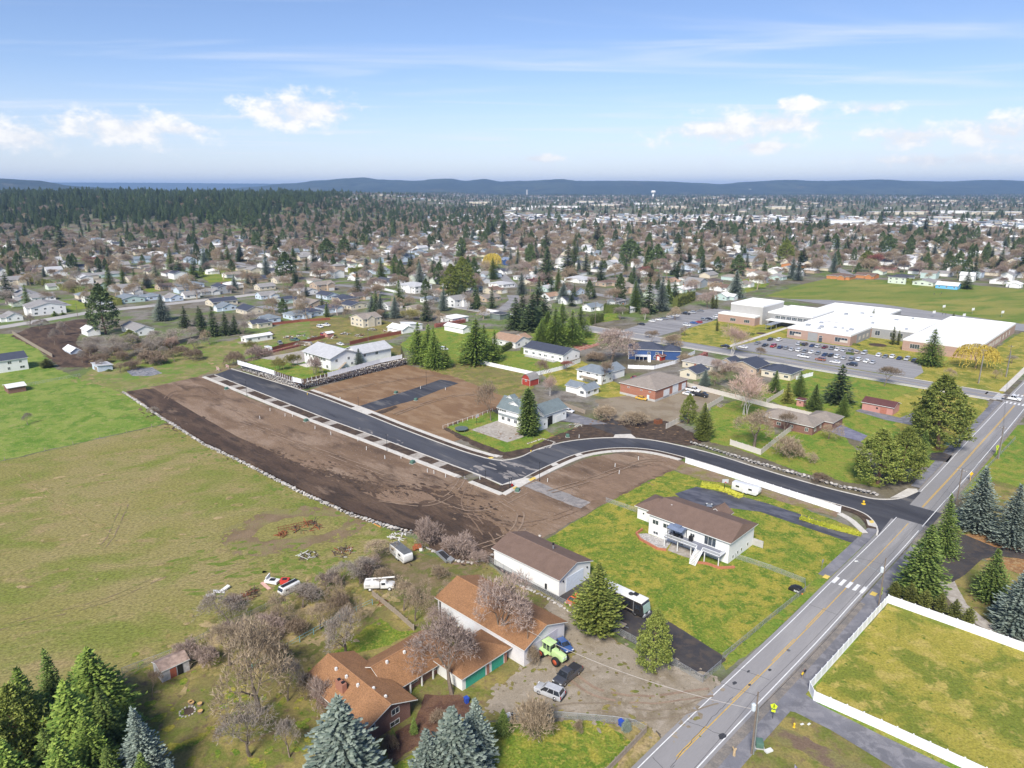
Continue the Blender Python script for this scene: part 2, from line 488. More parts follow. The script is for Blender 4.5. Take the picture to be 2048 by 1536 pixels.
# worn loop in the pasture
flat('worn_loop', px(442, 1080, 470, 1045, 540, 1022, 640, 1012, 720, 1018, 740, 1040, 700, 1075, 620, 1095, 530, 1112, 470, 1110), .03, ground_mat('worn_dirt', [(.215, .155, .095), (.18, .13, .075), (.21, .19, .075)], (.2, .14), .3, 3, .5, thr=((.42, .58), (.44, .62))), 1.4, smooth=True)
flat('loop_grass', px(507, 1072, 540, 1045, 620, 1032, 690, 1038, 670, 1062, 600, 1075, 520, 1083), .045, m_olive, 1.2, smooth=True)
# building plots
flat('building_plot', px(250, 785, 330, 768, 402, 752, 500, 797, 700, 872, 800, 912, 917, 955, 1000, 990, 1060, 962, 1180, 915, 1260, 903, 1345, 915, 1372, 926, 1345, 942, 1295, 962, 1250, 988, 1210, 1006, 1150, 1042, 1085, 1078, 1030, 1100, 985, 1125, 900, 1130, 850, 1090, 825, 1066, 780, 1056, 700, 1030, 600, 984, 500, 932, 410, 889, 330, 840), .06, m_dirt, .6)
flat('moist_soil', px(300, 815, 400, 865, 440, 885, 480, 900, 600, 928, 650, 940, 720, 960, 770, 985, 830, 975, 905, 985, 950, 1022, 1000, 1050, 1015, 1085, 960, 1118, 900, 1125, 850, 1085, 825, 1062, 780, 1052, 700, 1026, 600, 979, 500, 929, 400, 882, 330, 836), .075, m_dark, 1.6)
for pts in ((720, 985, 800, 978, 860, 985, 880, 1000, 800, 1008, 735, 1000), (560, 925, 640, 918, 690, 930, 640, 938), (1160, 975, 1240, 940, 1330, 930, 1340, 940, 1290, 960, 1220, 1000, 1175, 1003), (690, 938, 720, 942, 715, 950, 695, 948)):
    flat('scraped_soil', px(*pts), .09, ground_mat('scraped_dirt', [(.20, .135, .092), (.235, .16, .11)], (.3,), .25, 3, .6, streak=(radians(-40), 3.0)), 1.2)
flat('upper_plot', px(612, 782, 660, 768, 720, 752, 806, 729, 870, 742, 920, 757, 1000, 788, 1030, 800, 1000, 815, 940, 838, 885, 858, 925, 878, 905, 884, 830, 855, 745, 826), .06, m_dirt2, .5)
flat('weed_bank', px(830, 735, 880, 735, 960, 720, 1050, 748, 1070, 775, 1030, 800, 1000, 790, 920, 757, 870, 744), .065, m_yard, 1.0)
flat('soil_margin', px(885, 858, 915, 842, 1075, 880, 1120, 868, 1190, 840, 1330, 842, 1420, 880, 1380, 892, 1280, 876, 1170, 878, 1110, 887, 1060, 907, 1010, 918, 980, 908, 925, 880), .062, m_soil, .7)
# lawns of the middle ground
flat('lawn', px(892, 855, 985, 822, 1000, 830, 1010, 870, 1090, 860, 1110, 870, 1060, 895, 1010, 905, 950, 882), .07, m_lawn2, .5)
flat('lawn', px(965, 722, 990, 705, 1062, 700, 1130, 728, 1110, 745, 1060, 742), .04, m_lawn2, .4)
flat('lawn', px(830, 665, 900, 652, 1000, 660, 990, 700, 940, 730, 860, 725, 800, 690), .03, m_lawn2, .8)
flat('lawn', px(1060, 668, 1120, 655, 1200, 668, 1170, 690, 1080, 690), .03, m_lawn2, .5)
flat('lawn', px(1080, 745, 1165, 722, 1240, 770, 1320, 770, 1240, 800, 1180, 790, 1110, 770), .035, m_lawn3, .6)
flat('gravel_lot', px(1190, 800, 1260, 790, 1345, 790, 1390, 762, 1445, 790, 1420, 812, 1370, 845, 1300, 865, 1220, 848), .04, ground_mat('dusty_lot', [(.27, .225, .165), (.22, .175, .12), (.20, .19, .08)], (.12, .3), .18, 3, .4, thr=((.42, .6), (.6, .72))), .9)
flat('lawn', px(1420, 815, 1480, 800, 1530, 815, 1550, 870, 1600, 860, 1680, 865, 1740, 930, 1760, 975, 1700, 965, 1600, 945, 1470, 895, 1420, 885), .05, m_lawn2, .7)
flat('lawn', px(1500, 780, 1600, 745, 1640, 728, 1700, 738, 1850, 775, 1975, 800, 1960, 850, 1880, 930, 1800, 940, 1700, 870, 1560, 810), .045, m_lawn2, .6)
flat('dry_lawn', px(1780, 800, 1860, 770, 1976, 799, 1968, 840, 1905, 905, 1850, 900, 1790, 850), .055, m_lawn3, 1.2)
flat('lawn', px(1345, 941, 1400, 958, 1470, 955, 1530, 985, 1640, 1030, 1725, 1062, 1720, 1085, 1612, 1175, 1450, 1312, 1440, 1310, 1290, 1222, 1245, 1190, 1185, 1150, 1090, 1082, 1150, 1044, 1210, 1008, 1295, 964), .05, m_lawn, .35)
flat('lawn', px(1612, 1177, 1700, 1095, 1728, 1068, 1745, 1072, 1640, 1178, 1520, 1290, 1450, 1340, 1440, 1325), .052, m_lawn2, .3)
flat('bare_bank', px(1345, 938, 1372, 926, 1520, 976, 1680, 1026, 1670, 1035, 1560, 1002, 1440, 965, 1400, 960), .056, ground_mat('bank_dirt', [(.21, .15, .10), (.20, .18, .06), (.25, .19, .13)], (.15, .4), .25, 3, .6), .5)
# farm side
flat('farm_yard', px(60, 1536, 180, 1420, 280, 1337, 440, 1292, 560, 1222, 760, 1172, 840, 1122, 900, 1130, 970, 1125, 1030, 1170, 1110, 1190, 1160, 1225, 1300, 1330, 1260, 1400, 1000, 1440, 880, 1470, 780, 1536, 700, 1620, 100, 1640), .03, m_yard, .7)
flat('dry_patch', px(400, 1275, 520, 1212, 640, 1180, 700, 1180, 770, 1210, 720, 1245, 640, 1290, 560, 1330, 440, 1350, 340, 1330), .045, m_dry, 1.2)
flat('soil_yard', px(700, 1130, 780, 1090, 900, 1120, 960, 1110, 985, 1125, 900, 1180, 880, 1200, 780, 1200, 720, 1170), .046, ground_mat('yard_dirt', [(.16, .13, .065), (.13, .135, .04), (.20, .15, .09)], (.15, .5), .3, 2.5, .6), 1.0)
flat('lawn', px(640, 1330, 690, 1290, 760, 1236, 800, 1262, 830, 1262, 780, 1290, 700, 1310), .05, m_lawn, .5)
flat('lawn', px(290, 1350, 420, 1350, 560, 1380, 620, 1440, 700, 1536, 690, 1620, 200, 1620, 280, 1440), .05, m_yard, .8)
flat('flower_bed', px(770, 1480, 830, 1440, 850, 1390, 920, 1390, 960, 1420, 880, 1465, 780, 1530), .06, ground_mat('bark_brown', [(.10, .055, .04), (.15, .085, .055)], (.4,), .35, 4, .7), .5)
flat('gravel_drive', px(975, 1420, 1000, 1375, 1055, 1330, 1110, 1262, 1125, 1240, 1085, 1215, 1110, 1200, 1160, 1235, 1260, 1302, 1405, 1352, 1442, 1370, 1340, 1478, 1310, 1460, 1270, 1440, 1180, 1430, 1040, 1438), .055, m_gravel, .8)
flat('lawn', px(770, 1545, 880, 1472, 990, 1446, 1200, 1442, 1270, 1462, 1285, 1480, 1240, 1536, 1200, 1600, 760, 1620), .05, m_lawn, .6)
flat('dry_verge', px(1215, 1450, 1290, 1445, 1330, 1480, 1270, 1545, 1210, 1610, 1180, 1600, 1230, 1530, 1262, 1490), .056, m_dry, .7)
flat('shop_drive', px(965, 1112, 985, 1122, 1118, 1190, 1165, 1160, 1200, 1160, 1290, 1213, 1440, 1308, 1452, 1320, 1405, 1356, 1290, 1300, 1150, 1222, 1100, 1192, 1000, 1142), .07, m_blackasph, .12)
# right of the main road
flat('lawn', px(1995, 850, 2120, 850, 2120, 1000, 1990, 1000, 1900, 985), .05, m_lawn2, .5)
flat('tree_bed', px(1850, 1160, 1880, 1100, 1930, 990, 1990, 960, 2120, 1000, 2120, 1110, 2000, 1105, 1920, 1070, 1905, 1110, 1890, 1150), .052, m_yard, .6)
flat('mulch_bed', px(1930, 1070, 1990, 1060, 2060, 1085, 2080, 1105, 2000, 1100, 1950, 1085), .06, m_mulch, .5)
flat('tree_bed', px(1908, 1160, 1955, 1118, 2000, 1128, 2120, 1140, 2120, 1310, 2040, 1290, 1960, 1240, 1920, 1200), .052, m_yard, .6)
flat('mulch_bed', px(1968, 1118, 2000, 1113, 2120, 1130, 2120, 1155, 2040, 1150), .062, m_mulch, .4)
flat('yard_drive', px(1730, 1190, 1800, 1128, 1880, 1092, 1905, 1066, 1930, 1070, 1990, 1095, 2120, 1110, 2120, 1130, 2000, 1112, 1965, 1118, 1930, 1150, 1905, 1165, 1860, 1160, 1800, 1165, 1750, 1200), .075, m_blackasph, .06)
flat('old_path', px(1870, 1162, 1908, 1160, 1935, 1210, 1990, 1255, 2120, 1300, 2120, 1330, 1990, 1270, 1930, 1235, 1890, 1190), .07, m_conc2, .2)
flat('lawn', px(1778, 1207, 1950, 1262, 2200, 1345, 2300, 1500, 2100, 1620, 1960, 1545, 1640, 1400, 1632, 1375), .05, m_lawn3, .3)
flat('verge', px(1620, 1365, 1776, 1190, 1786, 1195, 1640, 1370, 1640, 1400, 1960, 1545, 1950, 1575, 1610, 1412, 1596, 1395), .048, m_lawn2, .4)
flat('side_yard', px(1430, 1620, 1500, 1480, 1560, 1420, 1600, 1425, 1850, 1545, 1950, 1620), .045, m_yard, .6)
flat('scraped_strip', px(1520, 1460, 1545, 1445, 1640, 1490, 1760, 1545, 1700, 1560, 1600, 1505), .055, ground_mat('strip_dirt', [(.17, .12, .085), (.20, .18, .07)], (.3,), .3, 3, .6), .8)
flat('side_drive', px(1500, 1420, 1545, 1375, 1580, 1345, 1605, 1385, 1640, 1410, 1760, 1470, 1900, 1536, 2060, 1620, 1960, 1640, 1800, 1545, 1660, 1460, 1590, 1425, 1555, 1418, 1530, 1430), .08, m_path, .05)

# --- ragged fringes and wheel tracks that break up the outlines
rfr = random.Random(31)
def fringe(name, pts, z, mat, n, spread=2.0, r0=.3, r1=1.2, ang=None, stretch=2.2, closed=True):
    P = dens([Vector((p[0], p[1], 0)) for p in pts], 1.0, closed)
    mb = MB()
    for k in range(n):
        p = rfr.choice(P) + Vector((rfr.gauss(0, spread), rfr.gauss(0, spread), 0))
        r = rfr.uniform(r0, r1) * rfr.uniform(.5, 1); a = rfr.uniform(0, 6.28) if ang is None else ang + rfr.gauss(0, .25)
        st = rfr.uniform(1, stretch); m = 9
        ca, sa = cos(a), sin(a)
        V = []
        for i in range(m):
            q = r * rfr.uniform(.55, 1.1); x, y = q * st * cos(2 * pi * i / m), q * sin(2 * pi * i / m)
            V.append((p.x + x * ca - y * sa, p.y + x * sa + y * ca, z + .00012 * k))
        mb.add(V, [tuple(range(m))])
    mb.build(name, mat)['kind'] = 'structure'
SD = atan2(-E2.y, -E2.x)
dark_edge = px(300, 815, 400, 865, 480, 900, 600, 928, 720, 960, 770, 985, 830, 975, 905, 985, 950, 1022, 1000, 1050, 1015, 1085, 960, 1118)
fringe('soil_clods', dark_edge, .092, m_dark, 700, 3.0, .12, .75, SD, 4, False)
fringe('soil_clods', dark_edge, .145, m_dirt, 380, 2.6, .12, .7, SD, 4, False)
fringe('soil_clods', px(400, 790, 500, 830, 650, 890, 800, 935, 900, 960, 860, 975, 700, 935, 500, 860), .09, MATS['scraped_dirt'], 60, 6, .2, .8, SD, 6)
fringe('soil_clods', px(1170, 985, 1250, 945, 1330, 925, 1300, 960), .125, MATS['scraped_dirt'], 60, 3, .4, 1.3, radians(-40), 4)
fringe('grass_tufts', px(250, 800, 410, 905, 500, 948, 600, 1000, 700, 1045, 800, 1080, 700, 1060, 500, 965, 330, 870), .05, ground_mat('tuft_edge', [(.13, .18, .033), (.18, .20, .05)], (.4,), .35, 3, .6), 170, 2.5, .25, 1.0)
m_tuft = ground_mat('tuft_green', [(.125, .17, .03), (.17, .195, .045)], (.4,), .35, 3, .6)
fringe('grass_tufts', px(560, 1150, 650, 1120, 700, 1130, 600, 1165), .05, m_tuft, 90, 3.5, .3, 1.3)
fringe('grass_tufts', px(430, 1110, 520, 1130, 480, 1160, 400, 1140), .05, m_tuft, 60, 4.5, .3, 1.2, radians(20), 5)
fringe('bare_patches', px(80, 960, 300, 950, 420, 1010, 250, 1120, 100, 1090), .05, m_dry, 70, 10, .4, 1.6, radians(20), 3)
fringe('bare_patches', px(442, 1080, 470, 1045, 540, 1022, 640, 1012, 720, 1018, 740, 1040, 700, 1075, 620, 1095, 530, 1112, 470, 1110), .055, m_olive, 170, 1.5, .3, 1.1)
fringe('bare_patches', px(400, 1275, 520, 1212, 640, 1180, 700, 1180, 770, 1210, 640, 1290, 560, 1330, 440, 1350, 340, 1330), .07, m_yard, 170, 2.2, .3, 1.2)
fringe('bare_patches', px(400, 1275, 520, 1212, 640, 1180, 700, 1180, 770, 1210, 640, 1290, 560, 1330, 440, 1350, 340, 1330), .095, m_dry, 170, 3.0, .3, 1.2)
fringe('gravel_spill', px(975, 1420, 1055, 1330, 1125, 1240, 1160, 1235, 1260, 1302, 1405, 1352, 1440, 1372, 1340, 1478, 1270, 1440, 1040, 1438), .08, m_gravel, 240, .9, .15, .7)
fringe('weed_patches', px(1050, 1400, 1150, 1300, 1250, 1320, 1340, 1380, 1300, 1430, 1150, 1420), .112, m_yard, 130, 3.0, .15, .6)
fringe('weed_patches', px(290, 1350, 420, 1350, 560, 1380, 620, 1440, 640, 1520, 300, 1520), .075, m_lawn, 120, 4.0, .3, 1.2)
fringe('weed_patches', px(700, 1130, 780, 1090, 900, 1120, 985, 1125, 880, 1200, 780, 1200), .07, m_yard, 90, 2.0, .3, 1.0)
fringe('weed_patches', px(400, 755, 250, 787, 160, 757, 225, 705, 460, 690), .05, m_dry, 90, 3.0, .4, 1.4)
fringe('weed_patches', px(885, 858, 1075, 880, 1190, 840, 1420, 880), .085, m_dirt2, 90, 2.0, .2, .8, closed=False)
m_track = ground_mat('wheel_track', [(.19, .13, .09), (.225, .155, .11)], (.5,), .3, 3, .6)
m_track2 = ground_mat('pale_track', [(.30, .22, .16), (.25, .18, .13)], (.5,), .25, 3, .5)
def track(pts, mat, z, gap=1.7, w=.38, curve=True):
    P = [jit(p, .25, .3) for p in (catmull(pts, 1.0) if curve else dens(pts, 1.0))]
    mb = MB()
    for sgn in (-1, 1):
        Q = offset(P, sgn * gap / 2)
        i = 0
        while i < len(Q) - 4:
            k = min(len(Q), i + rfr.randint(5, 16))
            ribbon(mb, offset(Q[i:k], -w / 2 * rfr.uniform(.6, 1.2)), offset(Q[i:k], w / 2 * rfr.uniform(.6, 1.2)), z + .0002 * i)
            i = k + rfr.randint(0, 3)
    mb.build('wheel_tracks', mat)['kind'] = 'structure'
for i, q in enumerate(((930, 958, 880, 975, 800, 965, 700, 935, 560, 880), (925, 960, 900, 990, 850, 1010, 760, 1000), (940, 970, 930, 1010, 960, 1050, 985, 1090), (1050, 985, 1000, 1010, 940, 1020, 880, 1000), (1150, 1020, 1080, 1045, 1000, 1050, 930, 1030), (480, 840, 620, 895, 760, 945, 850, 965), (350, 790, 430, 800, 520, 850, 600, 885), (1000, 1000, 1040, 1030, 1020, 1070, 960, 1095), (330, 800, 350, 785, 400, 775, 430, 790), (1100, 985, 1180, 960, 1280, 925, 1330, 920), (640, 790, 720, 775, 800, 760, 870, 752), (790, 830, 860, 805, 930, 790, 980, 800))):
    track(px(*q), (m_track, m_track2)[i % 2] if i < 9 else m_track2, .155 + .01 * i)
for i, q in enumerate(((420, 1150, 500, 1125, 560, 1105), (400, 1165, 480, 1140, 570, 1118), (250, 1010, 220, 1075, 200, 1100), (40, 945, 110, 1000, 215, 1070), (0, 1255, 200, 1205, 330, 1150))):
    track(px(*q), m_dry if i % 2 else MATS['track_dirt'], .06 + .006 * i, 1.6, .25)
track(px(1420, 1385, 1300, 1400, 1180, 1380, 1100, 1300, 1085, 1230), m_track2, .145, 1.7, .5)
track(px(1430, 1400, 1320, 1430, 1200, 1415, 1100, 1420), ground_mat('mud_track', [(.235, .19, .14)], (), .25, 4, .5), .16, 1.7, .3)

fringe('dust_smears', px(930, 948, 985, 950, 1040, 952, 1060, 930, 1000, 930), .1065, m_stub, 26, 2.5, .3, 1.3, SD, 5)
fringe('dust_smears', px(700, 860, 760, 872, 830, 895, 760, 880), .1065, m_stub, 14, 2.0, .3, .9, SD, 6)

# --- main road
def offs(table, s):
    for (a, x), (b, y) in zip(table, table[1:]):
        if s <= b: return x + (y - x) * sm((s - a) / (b - a)) if s >= a else x
    return table[-1][1]
LEFT_T = [(-80, -.6), (0, 0), (60, .95), (100, 1.35), (140, 1.1), (200, .5), (260, 0.05), (420, -.6)]
def lx(s): return offs(LEFT_T, s)
def rw(s): return 6.05 + .9 * sm((s - 90) / 110)
def mr(s, f, z=0.0):
    """f: metres from the left edge line; f is stretched so that 6.1 is the right edge line"""
    return S(s, lx(s) + f * (rw(s) / 6.1), z)
def mrib(name, s0, s1, f0, f1, z, mat, parent=None, step=5, kind='structure'):
    k = max(1, int((s1 - s0) / step))
    ss = [s0 + (s1 - s0) * i / k for i in range(k + 1)]
    o = ribbon(MB(), [mr(s, f0) for s in ss], [mr(s, f1) for s in ss], z).build(name, mat, parent)
    if parent is None: o['kind'] = kind
    return o
main_road = mrib('main_road', -80, 420, -.75, 6.7, .10, m_road)
for a, b in ((-80, 112.2), (133.5, 249), (262, 420)):
    mrib('edge_line', a, b, -.08, .08, .106, m_white, main_road)
for a, b in ((-80, 108), (111, 249), (262, 420)):
    mrib('edge_line', a, b, 6.02, 6.2, .106, m_white, main_road)
mrib('centre_line', 5, 110.5, 3.06, 3.2, .106, m_yellow, main_road)
for a, b in ((5.5, 14), (22, 31), (36, 45), (50, 59)):
    mrib('centre_line', a, b, 2.74, 2.88, .106, m_yellow, main_road)
for a, b in ((123, 246), (264, 420)):
    mrib('centre_line', a, b, 3.12, 3.26, .106, m_yellow, main_road)
    mrib('centre_line', a, b, 2.86, 3.0, .106, m_yellow, main_road)
# crossings
for i in range(5):
    mrib('crossing_bar', 69.6, 72.6, .05 + i * 1.4, .75 + i * 1.4, .112, m_white, main_road)
for i in range(6):
    mrib('crossing_bar', 247.5, 250.5, .2 + i * 1.15, .75 + i * 1.15, .112, m_white, main_road)
    mrib('crossing_bar', 262, 265, .2 + i * 1.15, .75 + i * 1.15, .112, m_white, main_road)
mrib('tactile_pad', 70.2, 71.8, -2.1, -1.0, .125, m_tact, main_road)
mrib('tactile_pad', 70.2, 71.8, 7.5, 8.6, .125, m_tact, main_road)
# new asphalt laid across the road at the side street, tar patches, cracks
mrib('fresh_asphalt', 112.0, 122.5, -.9, 7.6, .104, m_newasph, main_road)
m_tar = M('tar', (.05, .05, .055), .6, .2)
def crack(pts, w=.07):
    P = [jit(Vector(p), .25, .9) for p in dens(pts, .5)]
    mb = ribbon(MB(), offset(P, -w / 2), offset(P, w / 2), .108)
    mb.build('tar_seam', m_tar, main_road)
for pts in ((S(30, -.6), S(31, 5.2)), (S(24.5, -.4), S(26, 6.2)), (S(13, .2), S(14, 5.9)), (S(3, .4), S(2.2, 3.2), S(4, 3.6)), (S(84, 1.2), S(85, 7)), (S(58, .8), S(58.5, 6.6)), (S(3, 3.2), S(14, 2.7), S(23, 2.75)), (S(160, .8), S(161, 7.4)), (S(210, .5), S(212, 7.2))):
    crack(pts)
for s, f, a, b in ((26.2, 1.0, .6, .35), (27.5, 3.0, .35, .25), (30.6, 1.2, .5, .2), (33.5, 3.6, .45, .28), (13.8, 5.6, .9, .55)):
    q = [S(s + a * cos(t * pi / 5) * (1 if k % 2 else .75), lx(s) + f + b * sin(t * pi / 5) * (1 if k % 3 else .7)) for k, t in enumerate(range(10))]
    flat('tar_patch', q, .109, m_tar, parent=main_road)
flat('manhole', [S(41 + .35 * cos(i * pi / 6), 4.2 + .35 * sin(i * pi / 6)) for i in range(12)], .11, M('manhole_iron', (.13, .13, .135), .6), parent=main_road)
# paths alongside
mrib('footpath', -80, 66, 8.2, 10.6, .095, m_path)
mrib('shoulder', -80, 68, 6.7, 8.2, .085, ground_mat('shoulder_gravel', [(.25, .22, .19), (.19, .175, .16)], (.6,), .3, 6, .5))
mrib('footpath', 66, 100, 7.0, 10.4, .097, m_path)
mrib('footpath', 71, 112, -3.3, -.9, .095, m_path)
mrib('footpath', 136, 248, -3.0, -1.0, .095, m_path)
mrib('shoulder', 136, 248, -1.0, -.75, .085, MATS['shoulder_gravel'])
mrib('shoulder', 100, 250, 6.7, 7.6, .085, MATS['shoulder_gravel'])
mrib('footpath', 266, 420, -4.5, -2.6, .095, m_conc)

# --- side street of the new estate: straight leg, then the curve down to the main road
up_curb = catmull(px(462, 738, 597, 779.5, 700, 817, 800, 857, 912, 899, 970, 917), 2) [:-1] + catmull(px(970, 917, 1005, 922, 1042, 915, 1075, 900, 1125, 886, 1175, 879, 1225, 876.5, 1275, 878, 1325, 885, 1400, 902, 1450, 916, 1500, 932, 1575, 955, 1650, 976, 1711, 991, 1748, 999, 1786, 1000, 1812, 995, 1832, 985), 1.2)
lo_curb1 = catmull(px(430, 750, 532, 790, 650, 836, 775, 882, 912, 933, 960, 951, 1007, 971), 2)
lo_curb2 = catmull(px(1047, 956, 1100, 930, 1150, 909.5, 1200, 899, 1250, 896, 1300, 899.5, 1350, 910, 1420, 930, 1500, 956, 1600, 988, 1681, 1011, 1711, 1020, 1736, 1032, 1752, 1049, 1757, 1064, 1755, 1072), 1.2)
flat('side_street', [p for p in up_curb] + [mr(133, -.75), mr(133, .2), mr(110.5, .2), mr(110.5, -.75)] + lo_curb2[::-1] + lo_curb1[::-1], .102, m_newasph)
street_kerbs = []
def kerb(path, side, a=0, b=None):
    P = path[a:b]
    o = sweep(MB(), P, 0 if side > 0 else -.38, .38 if side > 0 else 0, .05, .235).build('kerb', m_conc)
    o['kind'] = 'structure'
    return o
kerb(up_curb, -1)
kerb(lo_curb1, 1)
kerb(lo_curb2, 1)
def strip(name, path, d0, d1, z, mat, kind='structure'):
    o = ribbon(MB(), offset(path, d0), offset(path, d1), z).build(name, mat)
    o['kind'] = kind
    return o
def slabs(name, path, d0, d1, z0, z1, mat, L=1.55, gap=.03):
    """a footway of separate slabs along a path"""
    root = strip(name, path, d0 + .02 if d1 > d0 else d0 - .02, d1 - .02 if d1 > d0 else d1 + .02, z1 - .025, MATS['driveway_concrete'])
    acc = [0.0]
    for a, b in zip(path, path[1:]): acc.append(acc[-1] + (b - a).length)
    def at(t):
        t = max(0, min(acc[-1] - 1e-4, t))
        i = next(k for k in range(len(acc) - 1) if acc[k + 1] > t)
        f = (t - acc[i]) / (acc[i + 1] - acc[i])
        d = (path[i + 1] - path[i]).normalized()
        return path[i].lerp(path[i + 1], f), Vector((d.y, -d.x, 0))
    n = int(acc[-1] / L)
    for k in range(n):
        (p, a), (q, b) = at(k * L + gap / 2), at((k + 1) * L - gap / 2)
        quad = [p + a * d0, q + b * d0, q + b * d1, p + a * d1]
        MB().prism([(v.x, v.y) for v in quad], z0, z1).build('slab', mat, root)
    return root
# upper side: planting strip and footway
i0 = next(i for i, p in enumerate(up_curb) if p.x > g(612, 782).x)
i1 = next(i for i, p in enumerate(up_curb) if p.x > g(697, 818).x)
i2 = next(i for i, p in enumerate(up_curb) if p.x > g(732, 830).x)
i3 = next(i for i, p in enumerate(up_curb) if p.x > g(970, 917).x)
for a, b in ((i0, i1), (i2, i3)):
    strip('planting_strip', up_curb[a:b + 1], -2.3, -.38, .2, m_soil)
slabs('footway', up_curb[i0:i3 + 3], -4.0, -2.35, .05, .225, m_conc)
strip('driveway_apron', up_curb[i1:i2 + 1], -2.34, -.38, .215, m_conc)
flat('lot_drive', px(717, 813, 780, 793, 850, 770, 880, 759.5, 900, 762, 917, 767, 880, 780, 830, 800, 790, 811, 750, 822), .09, m_newasph, .15)
flat('soil_patch', px(745, 826, 790, 812, 797, 815, 765, 828), .085, m_soil, .4)
# lower side
slabs('footway', lo_curb1[:-6], 4.3, 5.9, .05, .225, m_conc)
L1 = [0.0]
for a, b in zip(lo_curb1, lo_curb1[1:]): L1.append(L1[-1] + (b - a).length)
beds = []
for ua, ub in ((412, 425), (440, 466), (472, 486), (497, 536), (545, 567), (576, 624), (632, 654), (662, 718), (730, 754), (765, 826), (842, 868), (884, 912), (917, 931)):
    a = min(range(len(lo_curb1)), key=lambda i: abs(lo_curb1[i].x - g(ua + 14, 750 + (ua - 415) * .383).x))
    b = min(range(len(lo_curb1)), key=lambda i: abs(lo_curb1[i].x - g(ub + 14, 750 + (ub - 415) * .383).x))
    beds.append((a, max(b, a + 2)))
strip('driveway_apron', lo_curb1[:-6], .38, 4.3, .19, m_conc2)
for a, b in beds:
    P = lo_curb1[a:b + 1]
    c = offset(P, .6), offset(P, 4.1)
    flat('planting_bed', c[0] + c[1][::-1], .205, m_soil, .25)
# corner by the junction and the curve's inner side
flat('planting_bed', px(942, 962, 965, 955, 1000, 972, 1022, 968, 1030, 974, 1005, 985), .20, m_soil, .1)
slabs('footway', [*dens(px(940, 964, 1005, 990), 1.0)], -.8, .8, .05, .225, m_conc)
slabs('footway', [*dens(px(1008, 990, 1062, 960), 1.0)], -1.0, .7, .05, .23, m_conc)
flat('junction_apron', px(1000, 972, 1020, 964, 1050, 956, 1068, 961, 1035, 976, 1022, 968), .21, m_conc)
for pts in ((1024, 977, 1032, 974, 1037, 977, 1029, 981), (1056, 961, 1068, 955, 1073, 958, 1061, 964), (975, 916.5, 984, 915, 988, 918, 980, 919)):
    flat('tactile_pad', px(*pts), .245, m_tact, parent=main_road)
j = next(i for i, p in enumerate(lo_curb2) if p.x > g(1372, 916).x)
strip('planting_strip', lo_curb2[2:j], .38, 2.0, .2, m_soil)
slabs('footway', lo_curb2[1:j], 2.05, 3.6, .05, .225, m_conc)
k0 = next(i for i, p in enumerate(lo_curb2) if p.x > g(1684, 1012).x)
strip('planting_strip', lo_curb2[k0 - 2:-2], .38, 2.6, .2, m_soil)
slabs('footway', catmull(px(1679, 1028, 1700, 1040, 1715, 1053, 1730, 1068), 1), -.8, .8, .05, .225, m_conc)
for pts in ((1100, 930, 1112, 926, 1118, 930, 1106, 934), (1148, 910, 1160, 907, 1166, 910, 1154, 914), (1732, 1040, 1750, 1047, 1752, 1056, 1736, 1052)):
    flat('driveway_apron', px(*pts), .215, m_conc)
flat('kerb_ramp', px(1780, 997, 1790, 992, 1815, 978, 1834, 979, 1836, 985, 1812, 996), .215, m_conc)
flat('driveway_apron', px(1226, 877, 1230, 870, 1262, 869, 1272, 877), .215, m_conc)
flat('tactile_pad', px(1738, 1043, 1746, 1042, 1748, 1047, 1741, 1048), .245, m_tact, parent=main_road)
flat('stub_road', px(1048, 972, 1072, 963, 1110, 978, 1180, 1005, 1160, 1018, 1100, 994), .085, m_stub, .35)
flat('house_drive', px(1110, 828, 1160, 838, 1200, 850, 1225, 838, 1262, 862, 1262, 870, 1228, 870, 1170, 848, 1105, 842), .08, m_blackasph, .15)
flat('house_drive', px(1120, 820, 1185, 838, 1215, 848, 1170, 850, 1105, 838), .084, m_path, .15)
flat('court', px(942, 860, 1000, 840, 1045, 862, 1060, 870, 1015, 885), .085, m_conc2, .1)
flat('house_drive', px(1350, 988, 1392, 974, 1470, 990, 1530, 1006, 1640, 1042, 1722, 1072, 1748, 1078, 1738, 1090, 1700, 1085, 1620, 1058, 1520, 1024, 1440, 1014, 1400, 1030), .09, ground_mat('wet_asphalt', [(.075, .077, .095), (.12, .12, .14), (.06, .06, .075)], (.2, .6), .1, 5, .15, rough=.4, streak=(radians(-35), 3)), .06)
flat('house_drive', px(1640, 855, 1682, 850, 1735, 872, 1722, 884, 1680, 872), .09, ground_mat('blue_asphalt', [(.21, .21, .27), (.16, .16, .22)], (.4,), .1, 5, .2), .06)
flat('house_drive', px(1850, 907, 1885, 905, 1905, 912, 1895, 925, 1860, 920), .1, m_blackasph, .06)
flat('house_pad', px(1710, 822, 1722, 818, 1800, 836, 1825, 826, 1850, 835, 1830, 852, 1770, 840), .09, m_path, .06)

